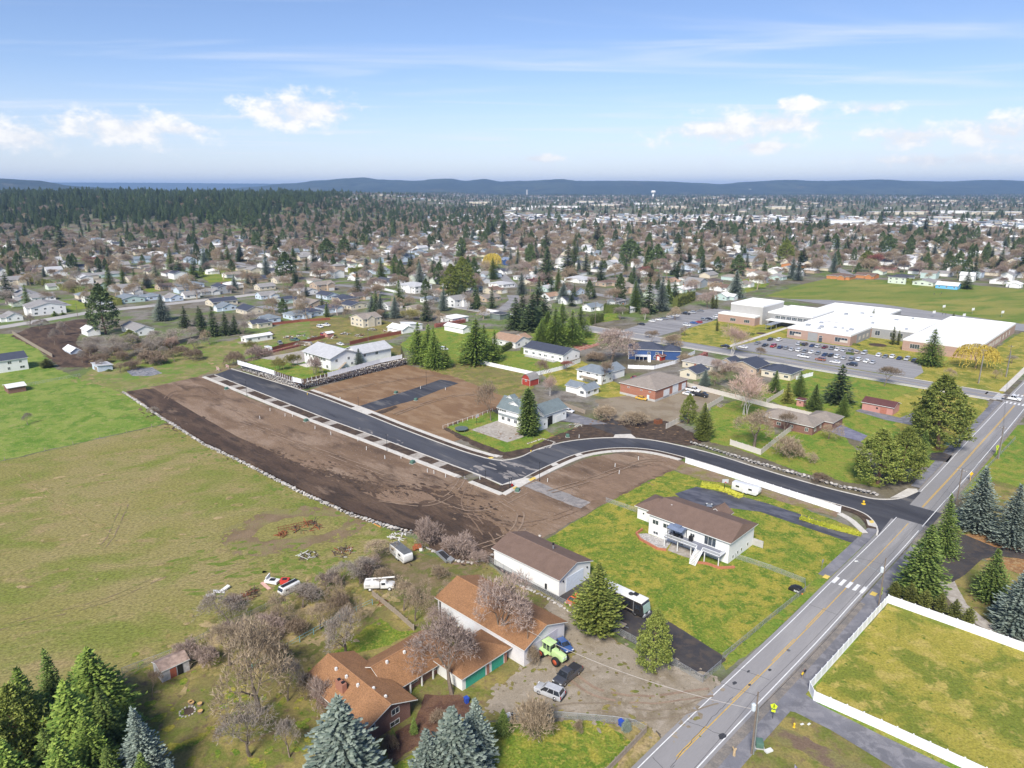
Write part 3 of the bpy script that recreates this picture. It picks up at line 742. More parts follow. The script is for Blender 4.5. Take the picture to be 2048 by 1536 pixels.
# --- cross street in front of the school and its car parks
def srib(name, s0, s1, o0, o1, z, mat, jitter=0, parent=None):
    return flat(name, [S(s0, o0), S(s1, o0), S(s1, o1), S(s0, o1)], z, mat, jitter, parent=parent)
m_street = ground_mat('street_asphalt', [(.26, .255, .26), (.22, .215, .22), (.30, .295, .30)], (.05, .3), .08, 6, .1, streak=(GR + pi / 2, 8))
school_street = srib('school_street', 250.5, 261.5, -330, -.75, .10, m_street)
srib('school_street', 250.5, 261.5, 7, 200, .10, m_street)
srib('centre_line', 255.7, 255.9, -90, -3, .106, m_yellow, parent=school_street)
for i in range(7): srib('crossing_bar', 251.6 + i * 1.45, 252.3 + i * 1.45, -4.6, -1.9, .112, m_white, parent=school_street)
for i in range(2): srib('stop_line', 256.4, 261, -8.2, -7.6, .112, m_white, parent=school_street)
kerb([S(250.2, -330), S(250.2, -3)], 1)
kerb([S(261.8, -330), S(261.8, -155)], -1); kerb([S(261.8, -44), S(261.8, -4)], -1)
srib('footway', 247.6, 249.2, -200, -5, .09, m_conc)
# ================================================================== BUILDINGS
RCV = {}
def roofmat(name, col, fine=.14):
    RCV['roof_' + name] = col
    return M('roof_' + name, col, .9, .10, .6, .25, 6, rnd=.04, fine=fine, spec=.2)
def wallmat(name, col, var=.05):
    return M('wall_' + name, col, .75, var, .5, rnd=.03, spec=.2)
RC = {'k': roofmat('charcoal', (.075, .08, .095)), 'n': roofmat('navy', (.06, .068, .095)), 'g': roofmat('grey', (.27, .26, .255)), 'b': roofmat('brown', (.165, .112, .088)),
      'l': roofmat('pale_grey', (.45, .455, .47), .05), 't': roofmat('tan', (.33, .22, .155)), 'r': roofmat('russet', (.17, .085, .07)), 'W': roofmat('white', (.74, .74, .73), .04),
      'B': roofmat('blue_grey', (.19, .22, .25)), 'o': roofmat('orange_brown', (.275, .145, .072), .3), 'd': roofmat('dark_brown', (.12, .095, .085)), 'e': roofmat('taupe', (.26, .225, .195)),
      'E': roofmat('slate_green', (.15, .185, .195)), 's': roofmat('steel_blue', (.17, .21, .30), .05), 'm': roofmat('maroon', (.115, .05, .048))}
WC = {'w': wallmat('white', (.78, .78, .76)), 'c': wallmat('cream', (.62, .56, .44)), 't': wallmat('tan', (.46, .36, .27)), 'b': wallmat('blue', (.04, .084, .215)), 'g': wallmat('grey', (.36, .38, .40)),
      'm': wallmat('mint', (.48, .60, .56)), 'o': wallmat('orange', (.50, .22, .09)), 's': wallmat('sage', (.60, .66, .56)), 'p': wallmat('pale_blue', (.55, .63, .72)), 'k': wallmat('pink', (.50, .25, .21)),
      'L': wallmat('sky_blue', (.16, .47, .78)), 'G': wallmat('grey_green', (.18, .22, .20)), 'y': wallmat('yellow', (.62, .50, .26)), 'v': wallmat('lilac_white', (.66, .64, .66), .1), 'S': wallmat('stone', (.52, .50, .46))}
def brickmat(name, c1, c2):
    if name in MATS: return MATS[name]
    m, t, b = principled(name)
    br = t.node('ShaderNodeTexBrick'); c = coords(t, 'object')
    mp = t.node('ShaderNodeMapping'); t.set(mp.inputs[0], c); mp.inputs['Rotation'].default_value = (radians(90), 0, radians(45)); t.set(br.inputs['Vector'], mp.outputs[0])
    br.inputs['Color1'].default_value = (*c1, 1); br.inputs['Color2'].default_value = (*c2, 1); br.inputs['Mortar'].default_value = (.3, .26, .22, 1)
    br.inputs['Scale'].default_value = 2.2; br.inputs['Mortar Size'].default_value = .012
    t.set(b.inputs['Base Color'], t.mix(t.smooth(t.noise(c, .5, 4), .3, .7, 0, .35), br.outputs[0], tuple(k * .75 for k in c1)))
    b.inputs['Roughness'].default_value = .85
    MATS[name] = m
    return m
WC['r'] = brickmat('brick_red', (.40, .17, .105), (.34, .135, .085))
WC['R'] = brickmat('brick_dark', (.24, .115, .085), (.19, .09, .07))
WC['q'] = brickmat('brick_pinkish', (.44, .29, .23), (.38, .25, .20))
m_trim = M('trim_white', (.74, .74, .72), .6, .05)
m_glass = glass_mat()
m_frame = M('window_frame', (.70, .70, .68), .5, .04)
m_wood = M('weathered_wood', (.30, .25, .20), .85, .2, 2)
m_cedar = M('red_cedar', (.26, .085, .055), .8, .18, 1.5)
m_steel = M('galvanised_steel', (.42, .44, .46), .45, .12, 2, metal=.6)
m_black = M('black_paint', (.02, .02, .022), .45, .1)
m_rust = M('rusty_iron', (.20, .075, .035), .85, .3, 2.5)
m_vinyl = M('vinyl_white', (.82, .83, .85), .5, .03)
m_conc3 = M('grey_concrete', (.45, .44, .42), .85, .1)

_wincache = {}
def win_data(w, h, mull=1, two=True):
    key = (round(w, 2), round(h, 2), mull, two)
    if key not in _wincache:
        f = .08
        mb = MB()
        mb.box(-w / 2, -.05, 0, w / 2, .02, f).box(-w / 2, -.05, h - f, w / 2, .02, h)
        mb.box(-w / 2, -.05, f, -w / 2 + f, .02, h - f).box(w / 2 - f, -.05, f, w / 2, .02, h - f)
        for k in range(mull):
            x = -w / 2 + (k + 1) * w / (mull + 1)
            mb.box(x - .035, -.045, f, x + .035, .02, h - f)
        pb = MB().box(-w / 2 + f, -.012, f, w / 2 - f, .015, h - f)
        if two: _wincache[key] = (mb.data('window', m_frame), pb.data('pane', m_glass))
        else:
            mb.mat(1).box(-w / 2 + f, -.012, f, w / 2 - f, .015, h - f)
            _wincache[key] = (mb.data('window', [m_frame, m_glass]), None)
    return _wincache[key]
_doorcache = {}
def door_data(w, h, mat, rows):
    key = (w, h, mat.name, rows)
    if key not in _doorcache:
        mb = MB()
        for k in range(rows):
            mb.box(-w / 2, -.06, h * k / rows + .015, w / 2, .02, h * (k + 1) / rows - .015)
        mb.box(-w / 2 + .02, -.03, 0, w / 2 - .02, .0, h)
        _doorcache[key] = mb.data('door', mat)
    return _doorcache[key]

class House:
    """root Empty at the near corner; local x runs away along the main road's direction, y away to the left"""
    def __init__(s, name, label, cat, pos, group=None, rot=None, detail=True):
        s.root = empty(name, pos, GR if rot is None else rot, label, cat, group)
        s.detail = detail
    def vol(s, x, y, lx, ly, h, roof='gy', rise=2.0, ov=.45, wm=None, rm=None, z=0.0, th=.16, names=('wall', 'roof'), hipl=None):
        wm = wm or WC['w']; rm = rm or RC['b']
        w = MB()
        if roof == 'gy':
            w.extr([(0, z), (lx, z), (lx, h), (lx / 2, h + rise), (0, h)], lambda a, b: (x + a, y, b), lambda a, b: (x + a, y + ly, b))
        elif roof == 'gx':
            w.extr([(0, z), (ly, z), (ly, h), (ly / 2, h + rise), (0, h)], lambda a, b: (x + lx, y + a, b), lambda a, b: (x, y + a, b))
        elif roof == 'shedx':
            w.extr([(0, z), (lx, z), (lx, h), (0, h + rise)], lambda a, b: (x + a, y, b), lambda a, b: (x + a, y + ly, b))
        else:
            w.box(x, y, z, x + lx, y + ly, h)
        wall = w.build(names[0], wm, s.root)
        r = MB()
        if roof in ('gy', 'gx'):
            L = lx if roof == 'gy' else ly
            k = rise / (L / 2)
            a0, za = -ov, h - ov * k + .03
            prof = [(a0, za), (a0, za + th), (L / 2, h + rise + th + .03), (L + ov, za + th), (L + ov, za), (L / 2, h + rise + .03)]
            if roof == 'gy': A, B = (lambda a, b: (x + a, y - ov, b)), (lambda a, b: (x + a, y + ly + ov, b))
            else: A, B = (lambda a, b: (x + lx + ov, y + a, b)), (lambda a, b: (x - ov, y + a, b))
            n = 6
            vs = [A(*p) for p in prof] + [B(*p) for p in prof]
            r.add(vs, [(1, 7, 8, 2)[::-1], (2, 8, 9, 3)[::-1]])
            r.mat(1).add(vs, [(0, 6, 7, 1)[::-1], (3, 9, 10, 4)[::-1], (0, 5, 11, 6), (5, 4, 10, 11), (0, 1, 2, 5), (5, 2, 3, 4), (11, 8, 7, 6), (10, 9, 8, 11)])
        elif roof in ('hx', 'hy'):
            x0, y0, x1, y1 = x - ov, y - ov, x + lx + ov, y + ly + ov
            hl = hipl if hipl is not None else min(lx, ly) / 2 + ov
            if roof == 'hx': ra, rb = (x0 + hl, (y0 + y1) / 2, h + rise), (x1 - hl, (y0 + y1) / 2, h + rise)
            else: ra, rb = ((x0 + x1) / 2, y0 + hl, h + rise), ((x0 + x1) / 2, y1 - hl, h + rise)
            vs = [(x0, y0, h + .02), (x1, y0, h + .02), (x1, y1, h + .02), (x0, y1, h + .02), (x0, y0, h + .2), (x1, y0, h + .2), (x1, y1, h + .2), (x0, y1, h + .2), ra, rb]
            if roof == 'hx': top = [(4, 5, 9, 8), (5, 6, 9), (6, 7, 8, 9), (7, 4, 8)]
            else: top = [(4, 5, 8), (5, 6, 9, 8), (6, 7, 9), (7, 4, 8, 9)]
            r.add(vs, top)
            r.mat(1).add(vs, [(3, 2, 1, 0), (0, 1, 5, 4), (1, 2, 6, 5), (2, 3, 7, 6), (3, 0, 4, 7)])
        elif roof == 'shedx':
            k = rise / lx
            vs = []
            for zz in (.03, .03 + th):
                vs += [(x - ov, y - ov, h + rise + ov * k + zz), (x + lx + ov, y - ov, h - ov * k + zz), (x + lx + ov, y + ly + ov, h - ov * k + zz), (x - ov, y + ly + ov, h + rise + ov * k + zz)]
            r.add(vs, [(4, 5, 6, 7)]); r.mat(1).add(vs, [(3, 2, 1, 0), (0, 1, 5, 4), (1, 2, 6, 5), (2, 3, 7, 6), (3, 0, 4, 7)])
        else:
            r.box(x + .25, y + .25, h - .12, x + lx - .25, y + ly - .25, h + .02)
            r.mat(1)
            for q in ((x - .05, y - .05, x + lx + .05, y + .25), (x - .05, y + ly - .25, x + lx + .05, y + ly + .05), (x - .05, y + .25, x + .25, y + ly - .25), (x + lx - .25, y + .25, x + lx + .05, y + ly - .25)):
                r.box(q[0], q[1], h - .5, q[2], q[3], h + .35)
        rf = r.build(names[1], [rm, m_trim], s.root)
        if s.detail and roof in ('gx', 'gy') and rm.name in RCV:
            a, b = ((x + lx / 2, y - ov), (x + lx / 2, y + ly + ov)) if roof == 'gy' else ((x - ov, y + ly / 2), (x + lx + ov, y + ly / 2))
            MB().bar((*a, h + rise + th + .02), (*b, h + rise + th + .02), .1, n=4).build('ridge_cap', M('cap_' + rm.name, tuple(min(1, q * 1.35) for q in RCV[rm.name]), .9, .1), rf)
        s.v = (x, y, lx, ly, h)
        s.last_roof = rf
        return rf
    def _place(s, face, p, z, v=None):
        x, y, lx, ly, h = v or s.v
        return {'R': ((x + p, y, z), 0), 'L': ((x, y + p, z), -pi / 2), 'B': ((x + p, y + ly, z), pi), 'F': ((x + lx, y + p, z), pi / 2)}[face]
    def win(s, face, p, z, w=1.4, h=1.2, mull=1, v=None):
        loc, rz = s._place(face, p, z, v)
        a, b = win_data(w, h, mull, s.detail)
        o = link('window', a, s.root, loc, (0, 0, rz))
        if b: link('pane', b, o)
        return o
    def door(s, face, p, z=0.0, w=.95, h=2.05, mat=None, rows=1, name='door', v=None):
        loc, rz = s._place(face, p, z, v)
        return link(name, door_data(w, h, mat or m_trim, rows), s.root, loc, (0, 0, rz))
    def part(s, name, mb, mat, parent=None, smooth=False):
        return mb.build(name, mat, parent or s.root, smooth=smooth)
    def vents(s, pts, mat=None):
        for x, y, z in pts:
            s.part('roof_vent', MB().cbox(x, y, z - .25, .35, .35, .5), mat or m_trim, s.last_roof)

# ---- A: brick farmhouse with an orange-brown roof and green garage doors
h = House('farmhouse', 'brick ranch house with orange-brown L-shaped roof and green garage doors', 'house', S(-24.4, -31.6))
h.vol(0, 0, 8.2, 15.6, 3.4, 'gy', 1.7, .9, WC['R'], RC['o'])
roofA = h.last_roof
for p in (3.2, 8.0, 12.0): h.win('L', p, 1.9, 1.9, 1.1, 2)
h.win('L', 5.5, .3, 2.2, .9, 2); h.win('R', 5.4, 2.2, 1.5, 1.1); h.win('R', 5.2, .3, 1.8, .9); h.win('R', 1.2, 2.2, .9, .7, 0)
h.vents([(4.6, 1.2, 5.15), (4.4, 4, 5.2), (3.2, 6.5, 5.1), (3.1, 9.5, 5.1), (3.0, 12.3, 5.1)])
h.part('chimney', MB().box(1.1, 7.6, 3.6, 1.9, 9.6, 5.6).mat(1).box(1.3, 7.85, 5.55, 1.7, 8.25, 5.85).box(1.3, 8.9, 5.55, 1.7, 9.3, 5.85), [WC['r'], m_black], roofA)
h.vol(8.2, 4.9, 12.4, 8.0, 2.6, 'gx', 2.1, .9, WC['R'], RC['o'])
h.vents([(10, 8.2, 4.75), (13.6, 8.2, 4.75), (17, 8.2, 4.75)])
for p in (2.0, 4.6, 9.6): h.win('R', p, .9, 1.6, 1.3)
for k in range(4): h.part('porch_post', MB().cbox(9.2 + k * 2.4, 4.25, 0, .2, .2, 2.35), m_trim)
h.vol(17.8, -1.5, 10.4, 6.36, 2.7, 'hx', 1.7, .7, WC['w'], RC['o'], names=('garage_wall', 'garage_roof'))
m_teal = M('teal_door', (.05, .36, .25), .6, .10, 2)
h.door('R', 3.0, .05, 4.4, 2.3, m_teal, 4, 'garage_door'); h.door('R', 8.2, .05, 2.8, 2.3, m_teal, 4, 'garage_door')
for x in (23.4, 27.7): h.part('brick_pier', MB().box(x, -1.62, 0, x + .51, -1.49, 2.7), WC['r'])

# ---- B: long white shed
h = House('long_shed', 'long white shed with rusty orange shingle roof beside the green tractor', 'shed', S(4.9, -26.9))
h.vol(0, 0, 10.8, 22.8, 3.7, 'gy', 2.0, .45, WC['v'], RC['o'])
h.door('R', 5.4, .05, 6.6, 3.3, M('shed_door', (.52, .50, .55), .7, .08), 4, 'garage_door')
for p in (3.9, 6.6):
    for k in range(3): h.win('R', p, 1.55 + k * .6, 1.0, .42, 0)
h.door('L', 5.0, .05, 1.1, 2.1, m_trim); h.win('L', 9.0, 1.4, 1.4, .9); h.door('L', 17.0, .05, 9.0, 3.2, M('pale_door', (.66, .67, .70), .7, .05), 3, 'sliding_door')
h.part('door_gap', MB().box(-.04, 21.9, .1, .02, 22.3, 3.3), m_black)

# ---- C: white shop with a brown roof
h = House('shop_building', 'white metal workshop with brown shingle roof next to the motorhome', 'workshop', S(25.8, -36.7))
h.vol(0, 0, 10.2, 18.6, 4.0, 'gy', 1.7, .45, WC['w'], RC['b'])
h.door('R', 5.0, .05, 5.6, 3.3, M('blue_white_door', (.66, .72, .80), .6, .04), 4, 'garage_door')
h.part('stovepipe', MB().bar((7.0, 7.6, 4.6), (7.0, 7.6, 6.2), .16, n=8).mat(1).bar((7.0, 7.6, 6.2), (7.0, 7.6, 6.6), .24, n=8), [m_steel, m_black], h.last_roof)
for x in (1.2, 9.0): h.part('wall_lamp', MB().box(x - .12, -.2, 2.9, x + .12, .01, 3.2), m_black)
h.part('meter_box', MB().box(-.25, 3.2, .4, .01, 3.6, 1.6), m_black)

# ---- D: white house with the long deck
h = House('deck_house', 'white two-storey house with brown hip roof and long white rear deck', 'house', S(61.6, -18.3))
h.vol(0, 0, 12.0, 20.6, 5.2, 'hy', 2.3, .6, WC['w'], RC['b'], hipl=.7)
roofD = h.last_roof
h.vents([(2.4, 4, 6.0), (4.6, 5.5, 6.7), (3.0, 11, 6.2), (4.6, 17.4, 6.8), (1.0, 8, 5.6)])
h.win('L', 18.8, 3.0, 1.7, 1.2); h.win('L', 15.8, 3.0, 1.9, 1.2); h.win('L', 9.0, 3.3, 1.2, .9)
h.win('L', 4.6, 2.75, 2.9, 2.1, 2); h.win('L', 18.6, .5, 1.4, .8); h.win('L', 12.0, .3, 1.8, 1.9); h.win('L', 6.6, .3, 1.8, 1.9)
for p, z in ((2.2, .5), (4.4, .7), (6.2, .7), (9.2, .9)): h.win('R', p, z, .8, .9, 0)
h.part('attic_vent', MB().box(2.0, -.04, 4.4, 2.9, .01, 5.0), m_frame)
h.vol(5.0, 20.6, 8.2, 6.6, 3.3, 'hy', 1.9, .6, WC['w'], RC['b'], names=('garage_wall', 'garage_roof'))
h.win('L', 1.6, 1.5, .8, .7, 0); h.win('L', 4.8, 1.6, .6, .6, 0); h.door('L', 3.6, .05, .9, 2.0, m_trim)
h.vol(12.0, 7.6, 3.6, 4.2, 4.6, 'gx', 1.4, .5, WC['w'], RC['b'], names=('porch_wall', 'porch_roof'))
deck = h.part('deck', MB().box(-3.0, .6, 2.38, -.01, 14.6, 2.58), M('deck_boards', (.20, .21, .25), .7, .1, 2))
for k in range(5): h.part('deck_post', MB().cbox(-2.85, .8 + k * 3.4, 0, .18, .18, 2.38), m_trim)
rail = MB()
for a, b in (((-2.9, .7), (-2.9, 4.6)), ((-2.9, 6.2), (-2.9, 14.5)), ((-2.9, .7), (-.1, .7)), ((-2.9, 14.5), (-.1, 14.5))):
    for z in (2.68, 3.45): rail.bar((*a, z), (*b, z), .05, n=4)
    n = int(((a[0] - b[0]) ** 2 + (a[1] - b[1]) ** 2) ** .5 / .16)
    for k in range(n + 1):
        x, y = a[0] + (b[0] - a[0]) * k / n, a[1] + (b[1] - a[1]) * k / n
        rail.bar((x, y, 2.58), (x, y, 3.45), .028, n=4, cap=False)
h.part('railing', rail, m_vinyl, deck)
for k in range(12): h.part('stair_step', MB().box(-5.9 + k * .25, 4.7, .2 * k + .1, -5.6 + k * .25, 6.1, .2 * k + .18), m_trim)
for y in (4.7, 6.1):
    st = MB().bar((-5.9, y, 1.0), (-2.95, y, 3.4), .06, n=4).bar((-5.9, y, .12), (-2.95, y, 2.48), .09, n=4)
    for k in range(14): st.bar((-5.9 + k * .22, y, .15 + k * .178), (-5.9 + k * .22, y, 1.0 + k * .178), .03, n=4, cap=False)
    h.part('stair_rail', st, m_vinyl)
h.part('patio_canopy', MB().extr([(0, 5.05), (1.5, 5.5), (3, 5.05), (3, 4.95), (0, 4.95)], lambda a, b: (-3.0 + a, 10.2, b), lambda a, b: (-3.0 + a, 14.0, b)).box(-2.0, 11.2, 5.4, -1.0, 13.0, 5.7), RC['s'])
for x, y in ((-2.8, 10.4), (-2.8, 13.8), (-.3, 10.4), (-.3, 13.8)): h.part('canopy_post', MB().cbox(x, y, 2.58, .1, .1, 2.4), m_black)
h.part('patio_table', MB().cbox(-1.5, 12.2, 3.2, 1.6, 1.2, .06).cbox(-1.5, 12.2, 2.58, .3, .3, .65), m_black)
for x, y in ((-2.4, 11.2), (-.8, 13.0), (-2.4, 13.1), (-.8, 11.2)): h.part('patio_chair', MB().cbox(x, y, 2.58, .5, .5, .45).cbox(x, y + .22, 3.0, .5, .07, .5), m_black)
h.part('barbecue', MB().cbox(-.6, 9.0, 2.58, .6, .9, .9).cbox(-.6, 9.0, 3.48, .55, .8, .3), m_black)
h.part('retaining_wall', MB().box(12.0, -2.4, 0, 12.25, -.02, 1.7), m_conc3)
rockbed = flat('rock_bed', [S(61.4, -32.5), S(61.4, -39.2), S(59.5, -40.4), S(57.8, -38.4), S(56.6, -33), S(57.4, -31.5)], .09, ground_mat('cobble_bed', [(.42, .40, .38), (.30, .28, .27), (.52, .50, .48)], (1.2, 2.5), .4, 5, .9), .3)
m_paver = M('red_pavers', (.42, .16, .09), .85, .15, 3)
tag(sweep(MB(), [S(62.0, -40.9), S(59.3, -40.8), S(57.5, -38.5), S(56.3, -33), S(57.2, -31.2)], -.2, .2, 0, .55).build('brick_edging', m_paver), 'low red brick edging round the cobble bed at the deck house', 'edging')
tag(sweep(MB(), dens([S(59.2, -25.2), S(57.2, -23.2), S(58.2, -21.5), S(58.4, -18.6), S(61.0, -16.4)], .5), -.2, .2, 0, .5).build('brick_edging', m_paver), 'red brick edging at the foot of the white deck stairs', 'edging')
flat('patio_slab', [S(61.5, -32.4), S(57.6, -31), S(57.8, -25), S(61.5, -24)], .085, m_conc2, .2)

# ---- E: green-roofed house behind the tall spruce
h = House('green_roof_house', 'white three-level house with slate-green roof behind a tall spruce', 'house', S(96.5, -107.5))
h.vol(0, 3.6, 7.0, 13.4, 5.6, 'gy', 3.2, .5, WC['w'], RC['E'])
roofE = h.last_roof
for k in range(4): h.win('L', 13.2 - k * 1.05, 4.2, .9, 1.0, 0)
for p in (14.6, 11.8, 8.6): h.win('L', p - 3.6, 1.2, 1.5, 1.3)
h.win('L', 12.6, 4.2, .7, .9, 0)
h.part('balcony_band', MB().box(-.35, 6.0, 2.9, -.02, 16.6, 3.5), M('band_grey', (.25, .28, .28), .7))
h.vol(1.4, 8.6, 3.6, 4.2, 7.4, 'gx', 1.0, .3, WC['w'], RC['E'], z=5.0, names=('dormer_wall', 'dormer_roof'))
for p in (1.0, 2.4): h.win('L', p, 6.3, 1.0, .9, 0)
h.vol(3.0, 13.0, 2.4, 2.6, 8.6, 'gx', .9, .25, WC['w'], RC['E'], z=5.6, names=('dormer_wall', 'dormer_roof')); h.win('L', 1.3, 7.6, .9, .8, 0)
h.vol(0.6, -.2, 6.2, 3.8, 3.4, 'shedx', 2.0, .2, WC['w'], RC['E'], names=('porch_wall', 'porch_roof'))
h.win('R', 2.0, 1.6, 1.0, 1.1); h.win('R', 4.6, 1.5, .8, .8, 0)
h.vol(7.0, 1.6, 12.0, 8.4, 4.4, 'gx', 2.4, .45, WC['w'], RC['E'], names=('garage_wall', 'garage_roof'))
h.part('garage_opening', MB().box(8.6, 1.54, .05, 11.4, 1.6, 3.2), m_black)
h.door('R', 7.6, .05, 2.6, 2.4, m_trim, 4, 'garage_door')
h.win('R', 10.6, 2.0, .9, .8, 0)
# ---- F: white house on the raised pad
PADZ = 3.6
h = House('white_house', 'large white two-storey house with pale grey roof on the stone-walled pad', 'house', S(88.0, -218.3, PADZ))
h.vol(0, 0, 15.0, 21.5, 5.4, 'gy', 2.7, .8, WC['w'], RC['l'])
for k in range(8): h.win('L', 4.4 + k * 1.35, 3.4, 1.2, 1.5, 0)
for p in (2.8, 12.5, 17.8): h.win('L', p, .6, 1.6, 1.4)
for p in (16.8, 19.6): h.win('L', p, 3.4, 1.0, 1.3, 0)
h.win('R', 3.0, 3.2, 1.2, 1.3); h.win('R', 9.2, 3.3, 1.2, 1.3); h.win('R', 10.8, .8, 1.2, 1.2)
h.part('stair_run', MB().extr([(0, 0), (4, 2.6), (4, 2.4), (.3, 0)], lambda a, b: (3.2 + a, -.1, b), lambda a, b: (3.2 + a, -1.3, b)), m_wood)
h.vol(15.0, .5, 17.5, 11.5, 5.0, 'gx', 2.2, .8, WC['w'], RC['l'], names=('wing_wall', 'wing_roof'))
h.win('R', 9.5, 3.0, 1.5, 1.3); h.win('R', 3.0, 3.0, 1.2, 1.2)
h.part('porch_slab', MB().box(-4.5, 12.5, 0, -.02, 19.5, .2), m_conc)

# ---- generic houses -------------------------------------------------
HOUSES = []          # (x, y, radius) footprints taken
def taken(p, r):
    return any((p.x - a) ** 2 + (p.y - b) ** 2 < (r + c) ** 2 for a, b, c in HOUSES)
RN = {'k': 'charcoal', 'n': 'navy', 'g': 'grey', 'b': 'brown', 'l': 'pale grey', 't': 'tan', 'r': 'russet', 'W': 'white', 'B': 'blue-grey', 'o': 'orange-brown', 'd': 'dark brown', 'e': 'taupe', 'E': 'green', 's': 'steel-blue', 'm': 'maroon'}
WN = {'w': 'white', 'c': 'cream', 't': 'tan', 'b': 'blue', 'g': 'grey', 'm': 'mint', 'o': 'orange', 's': 'pale green', 'p': 'pale blue', 'k': 'pink', 'L': 'sky-blue', 'G': 'grey-green', 'y': 'yellow', 'v': 'off-white', 'S': 'stone', 'r': 'red brick', 'R': 'brown brick', 'q': 'pinkish brick'}
AUTO = []            # things whose label is completed at the end from what stands around them
def auto(o, desc, cat, group, prio=0):
    o['category'] = cat; o['group'] = group
    AUTO.append((o, desc, prio))
def gh(pos, lx, ly, hh=2.8, roof='gy', rise=1.7, rc='g', wc='w', wing=None, label=None, name='house', cat='house', wins=True, garage=None, rot=None, chim=False, group='houses of the neighbourhood', detail=False, rnd=None):
    """wing: (x, y, lx, ly, h, roof, rise); garage: (face, pos, width) on the last volume"""
    rnd = rnd or R
    h = House(name, label, cat, pos, group if not label else None, rot, detail)
    h.vol(0, 0, lx, ly, hh, roof, rise, .45, WC[wc], RC[rc])
    v0 = h.v
    if wins:
        z0 = [1.0] if hh < 4.4 else [.9, 3.5]
        for z in z0:
            for face, L in (('L', ly), ('R', lx)):
                n = max(1, int(L / 4.2))
                for k in range(n):
                    w = rnd.choice((1.1, 1.5, 1.9))
                    h.win(face, L * (k + .5) / n + rnd.uniform(-.4, .4), z, w, rnd.choice((1.1, 1.3)), 1, v0)
    if chim: h.part('chimney', MB().cbox(lx * .6, ly * .55, hh, .7, .7, rise + .9), WC['r'], h.last_roof)
    if wing:
        x, y, a, b, wh, wr, wrise = wing
        h.vol(x, y, a, b, wh, wr, wrise, .4, WC[wc], RC[rc], names=('wing_wall', 'wing_roof'))
    if garage: h.door(garage[0], garage[1], .05, garage[2], 2.2, m_trim, 4, 'garage_door')
    c = h.root.matrix_basis @ Vector((lx / 2, ly / 2, 0))
    HOUSES.append((c.x, c.y, max(lx, ly) * .62))
    if not label: auto(h.root, f"{WN[wc]} house with {RN[rc]} roof", cat, group)
    return h
def ghp(u, v, *a, **k):
    return gh(g(u, v), *a, **k)
for s_, o_, r_ in ((-10, -40, 22), (11, -40, 16), (31, -46, 14), (68, -29, 16), (104, -115, 16), (104, -226, 24)):
    p = S(s_, o_); HOUSES.append((p.x, p.y, r_))

# G: brick garage
h = gh(S(155.4, -97.7), 23.5, 16.5, 4.6, 'hx', 3.2, 'e', 'r', wins=False, label='red brick garage building with taupe hip roof on the gravel lot', name='brick_garage', cat='garage', detail=True)
for p in (2.5, 6.5, 12.5): h.win('L', p, 3.3, 1.0, .5, 0)
h.door('L', 3.2, .1, 1.0, 2.1, M('pale_blue_door', (.55, .66, .70), .6))
h.door('R', 8.0, .1, 4.2, 3.4, M('door_white', (.66, .68, .70), .6), 4, 'garage_door'); h.door('R', 14.6, .1, 4.2, 4.1, MATS['door_white'], 4, 'garage_door'); h.door('R', 21.0, .1, 3.0, 3.4, MATS['door_white'], 4, 'garage_door')
h.part('block_base', MB().box(-.06, -.06, 0, 23.56, 16.56, .9), m_conc3)
# H: grey-roofed white house and its outbuilding
h = gh(S(160.7, -127.6), 8.5, 13.0, 4.4, 'hy', 2.6, 'B', 'w', (8.4, 1.5, 10.5, 9, 3.6, 'gx', 2.0), 'white split-level house with blue-grey roof behind the brick garage', detail=True)
h.part('balcony', MB().box(-2.2, 2, 2.0, -.02, 9, 2.2).box(-2.2, 2, 2.2, -2.12, 9, 3.0), m_wood)
h = gh(S(141.8, -120.9), 8.4, 4.6, 2.7, 'gx', 1.5, 'B', 'w', (1.2, 4.55, 6.2, 6.6, 2.7, 'gy', 1.4), 'small white outbuilding with blue-grey roof near the red barn shed', name='outbuilding', cat='outbuilding', detail=True)
# I: white ranch with dark roof
h = gh(S(180.2, -164.7), 12.5, 25.5, 3.6, 'gy', 2.2, 'n', 'w', None, 'long white ranch house with navy roof behind the white vinyl fence', detail=True)
h.part('veranda', MB().box(-3.2, 3, 0, -.02, 22, .35), m_conc3)
for k in range(5): h.part('veranda_post', MB().cbox(-2.9, 4 + k * 4.3, .35, .15, .15, 2.9), m_trim)
# K, blue house, M and the rest of the middle ground
gh(S(186.6, -201.9), 11, 17, 3.2, 'gy', 2.2, 't', 'w', (11, 4, 5, 8, 3, 'gx', 1.6), 'white house with tan roof beside the clipped green hedge', detail=True)
bl = g(1257, 718); br = g(1338, 721)
bang = atan2(br.y - bl.y, br.x - bl.x)
h = gh(bl, 16, 11, 4.8, 'hx', 3.0, 'n', 'b', None, 'bright blue house with navy roof and white deck stairs', rot=bang, wins=False, detail=True)
h.vol(15.9, 1.5, 8.5, 8.5, 4.2, 'hx', 2.6, .5, WC['b'], RC['n'], names=('wing_wall', 'wing_roof'))
h.v = (0, 0, 16, 11, 4.8)
for p, z in ((2.0, 2.6), (9.5, 2.6), (13.4, 2.6), (12.5, .5)): h.win('R', p, z, 1.4, 1.3)
h.part('deck', MB().box(3, -2.6, 2.0, 9, -.02, 2.2), m_trim)
for k in range(4): h.part('deck_post', MB().cbox(3.2 + k * 1.9, -2.4, 0, .16, .16, 2.0), m_trim)
rl = MB()
for k in range(31): rl.bar((3 + k * .2, -2.55, 2.2), (3 + k * .2, -2.55, 3.0), .03, n=4, cap=False)
rl.bar((3, -2.55, 3.0), (9, -2.55, 3.0), .06, n=4); h.part('railing', rl, m_vinyl)
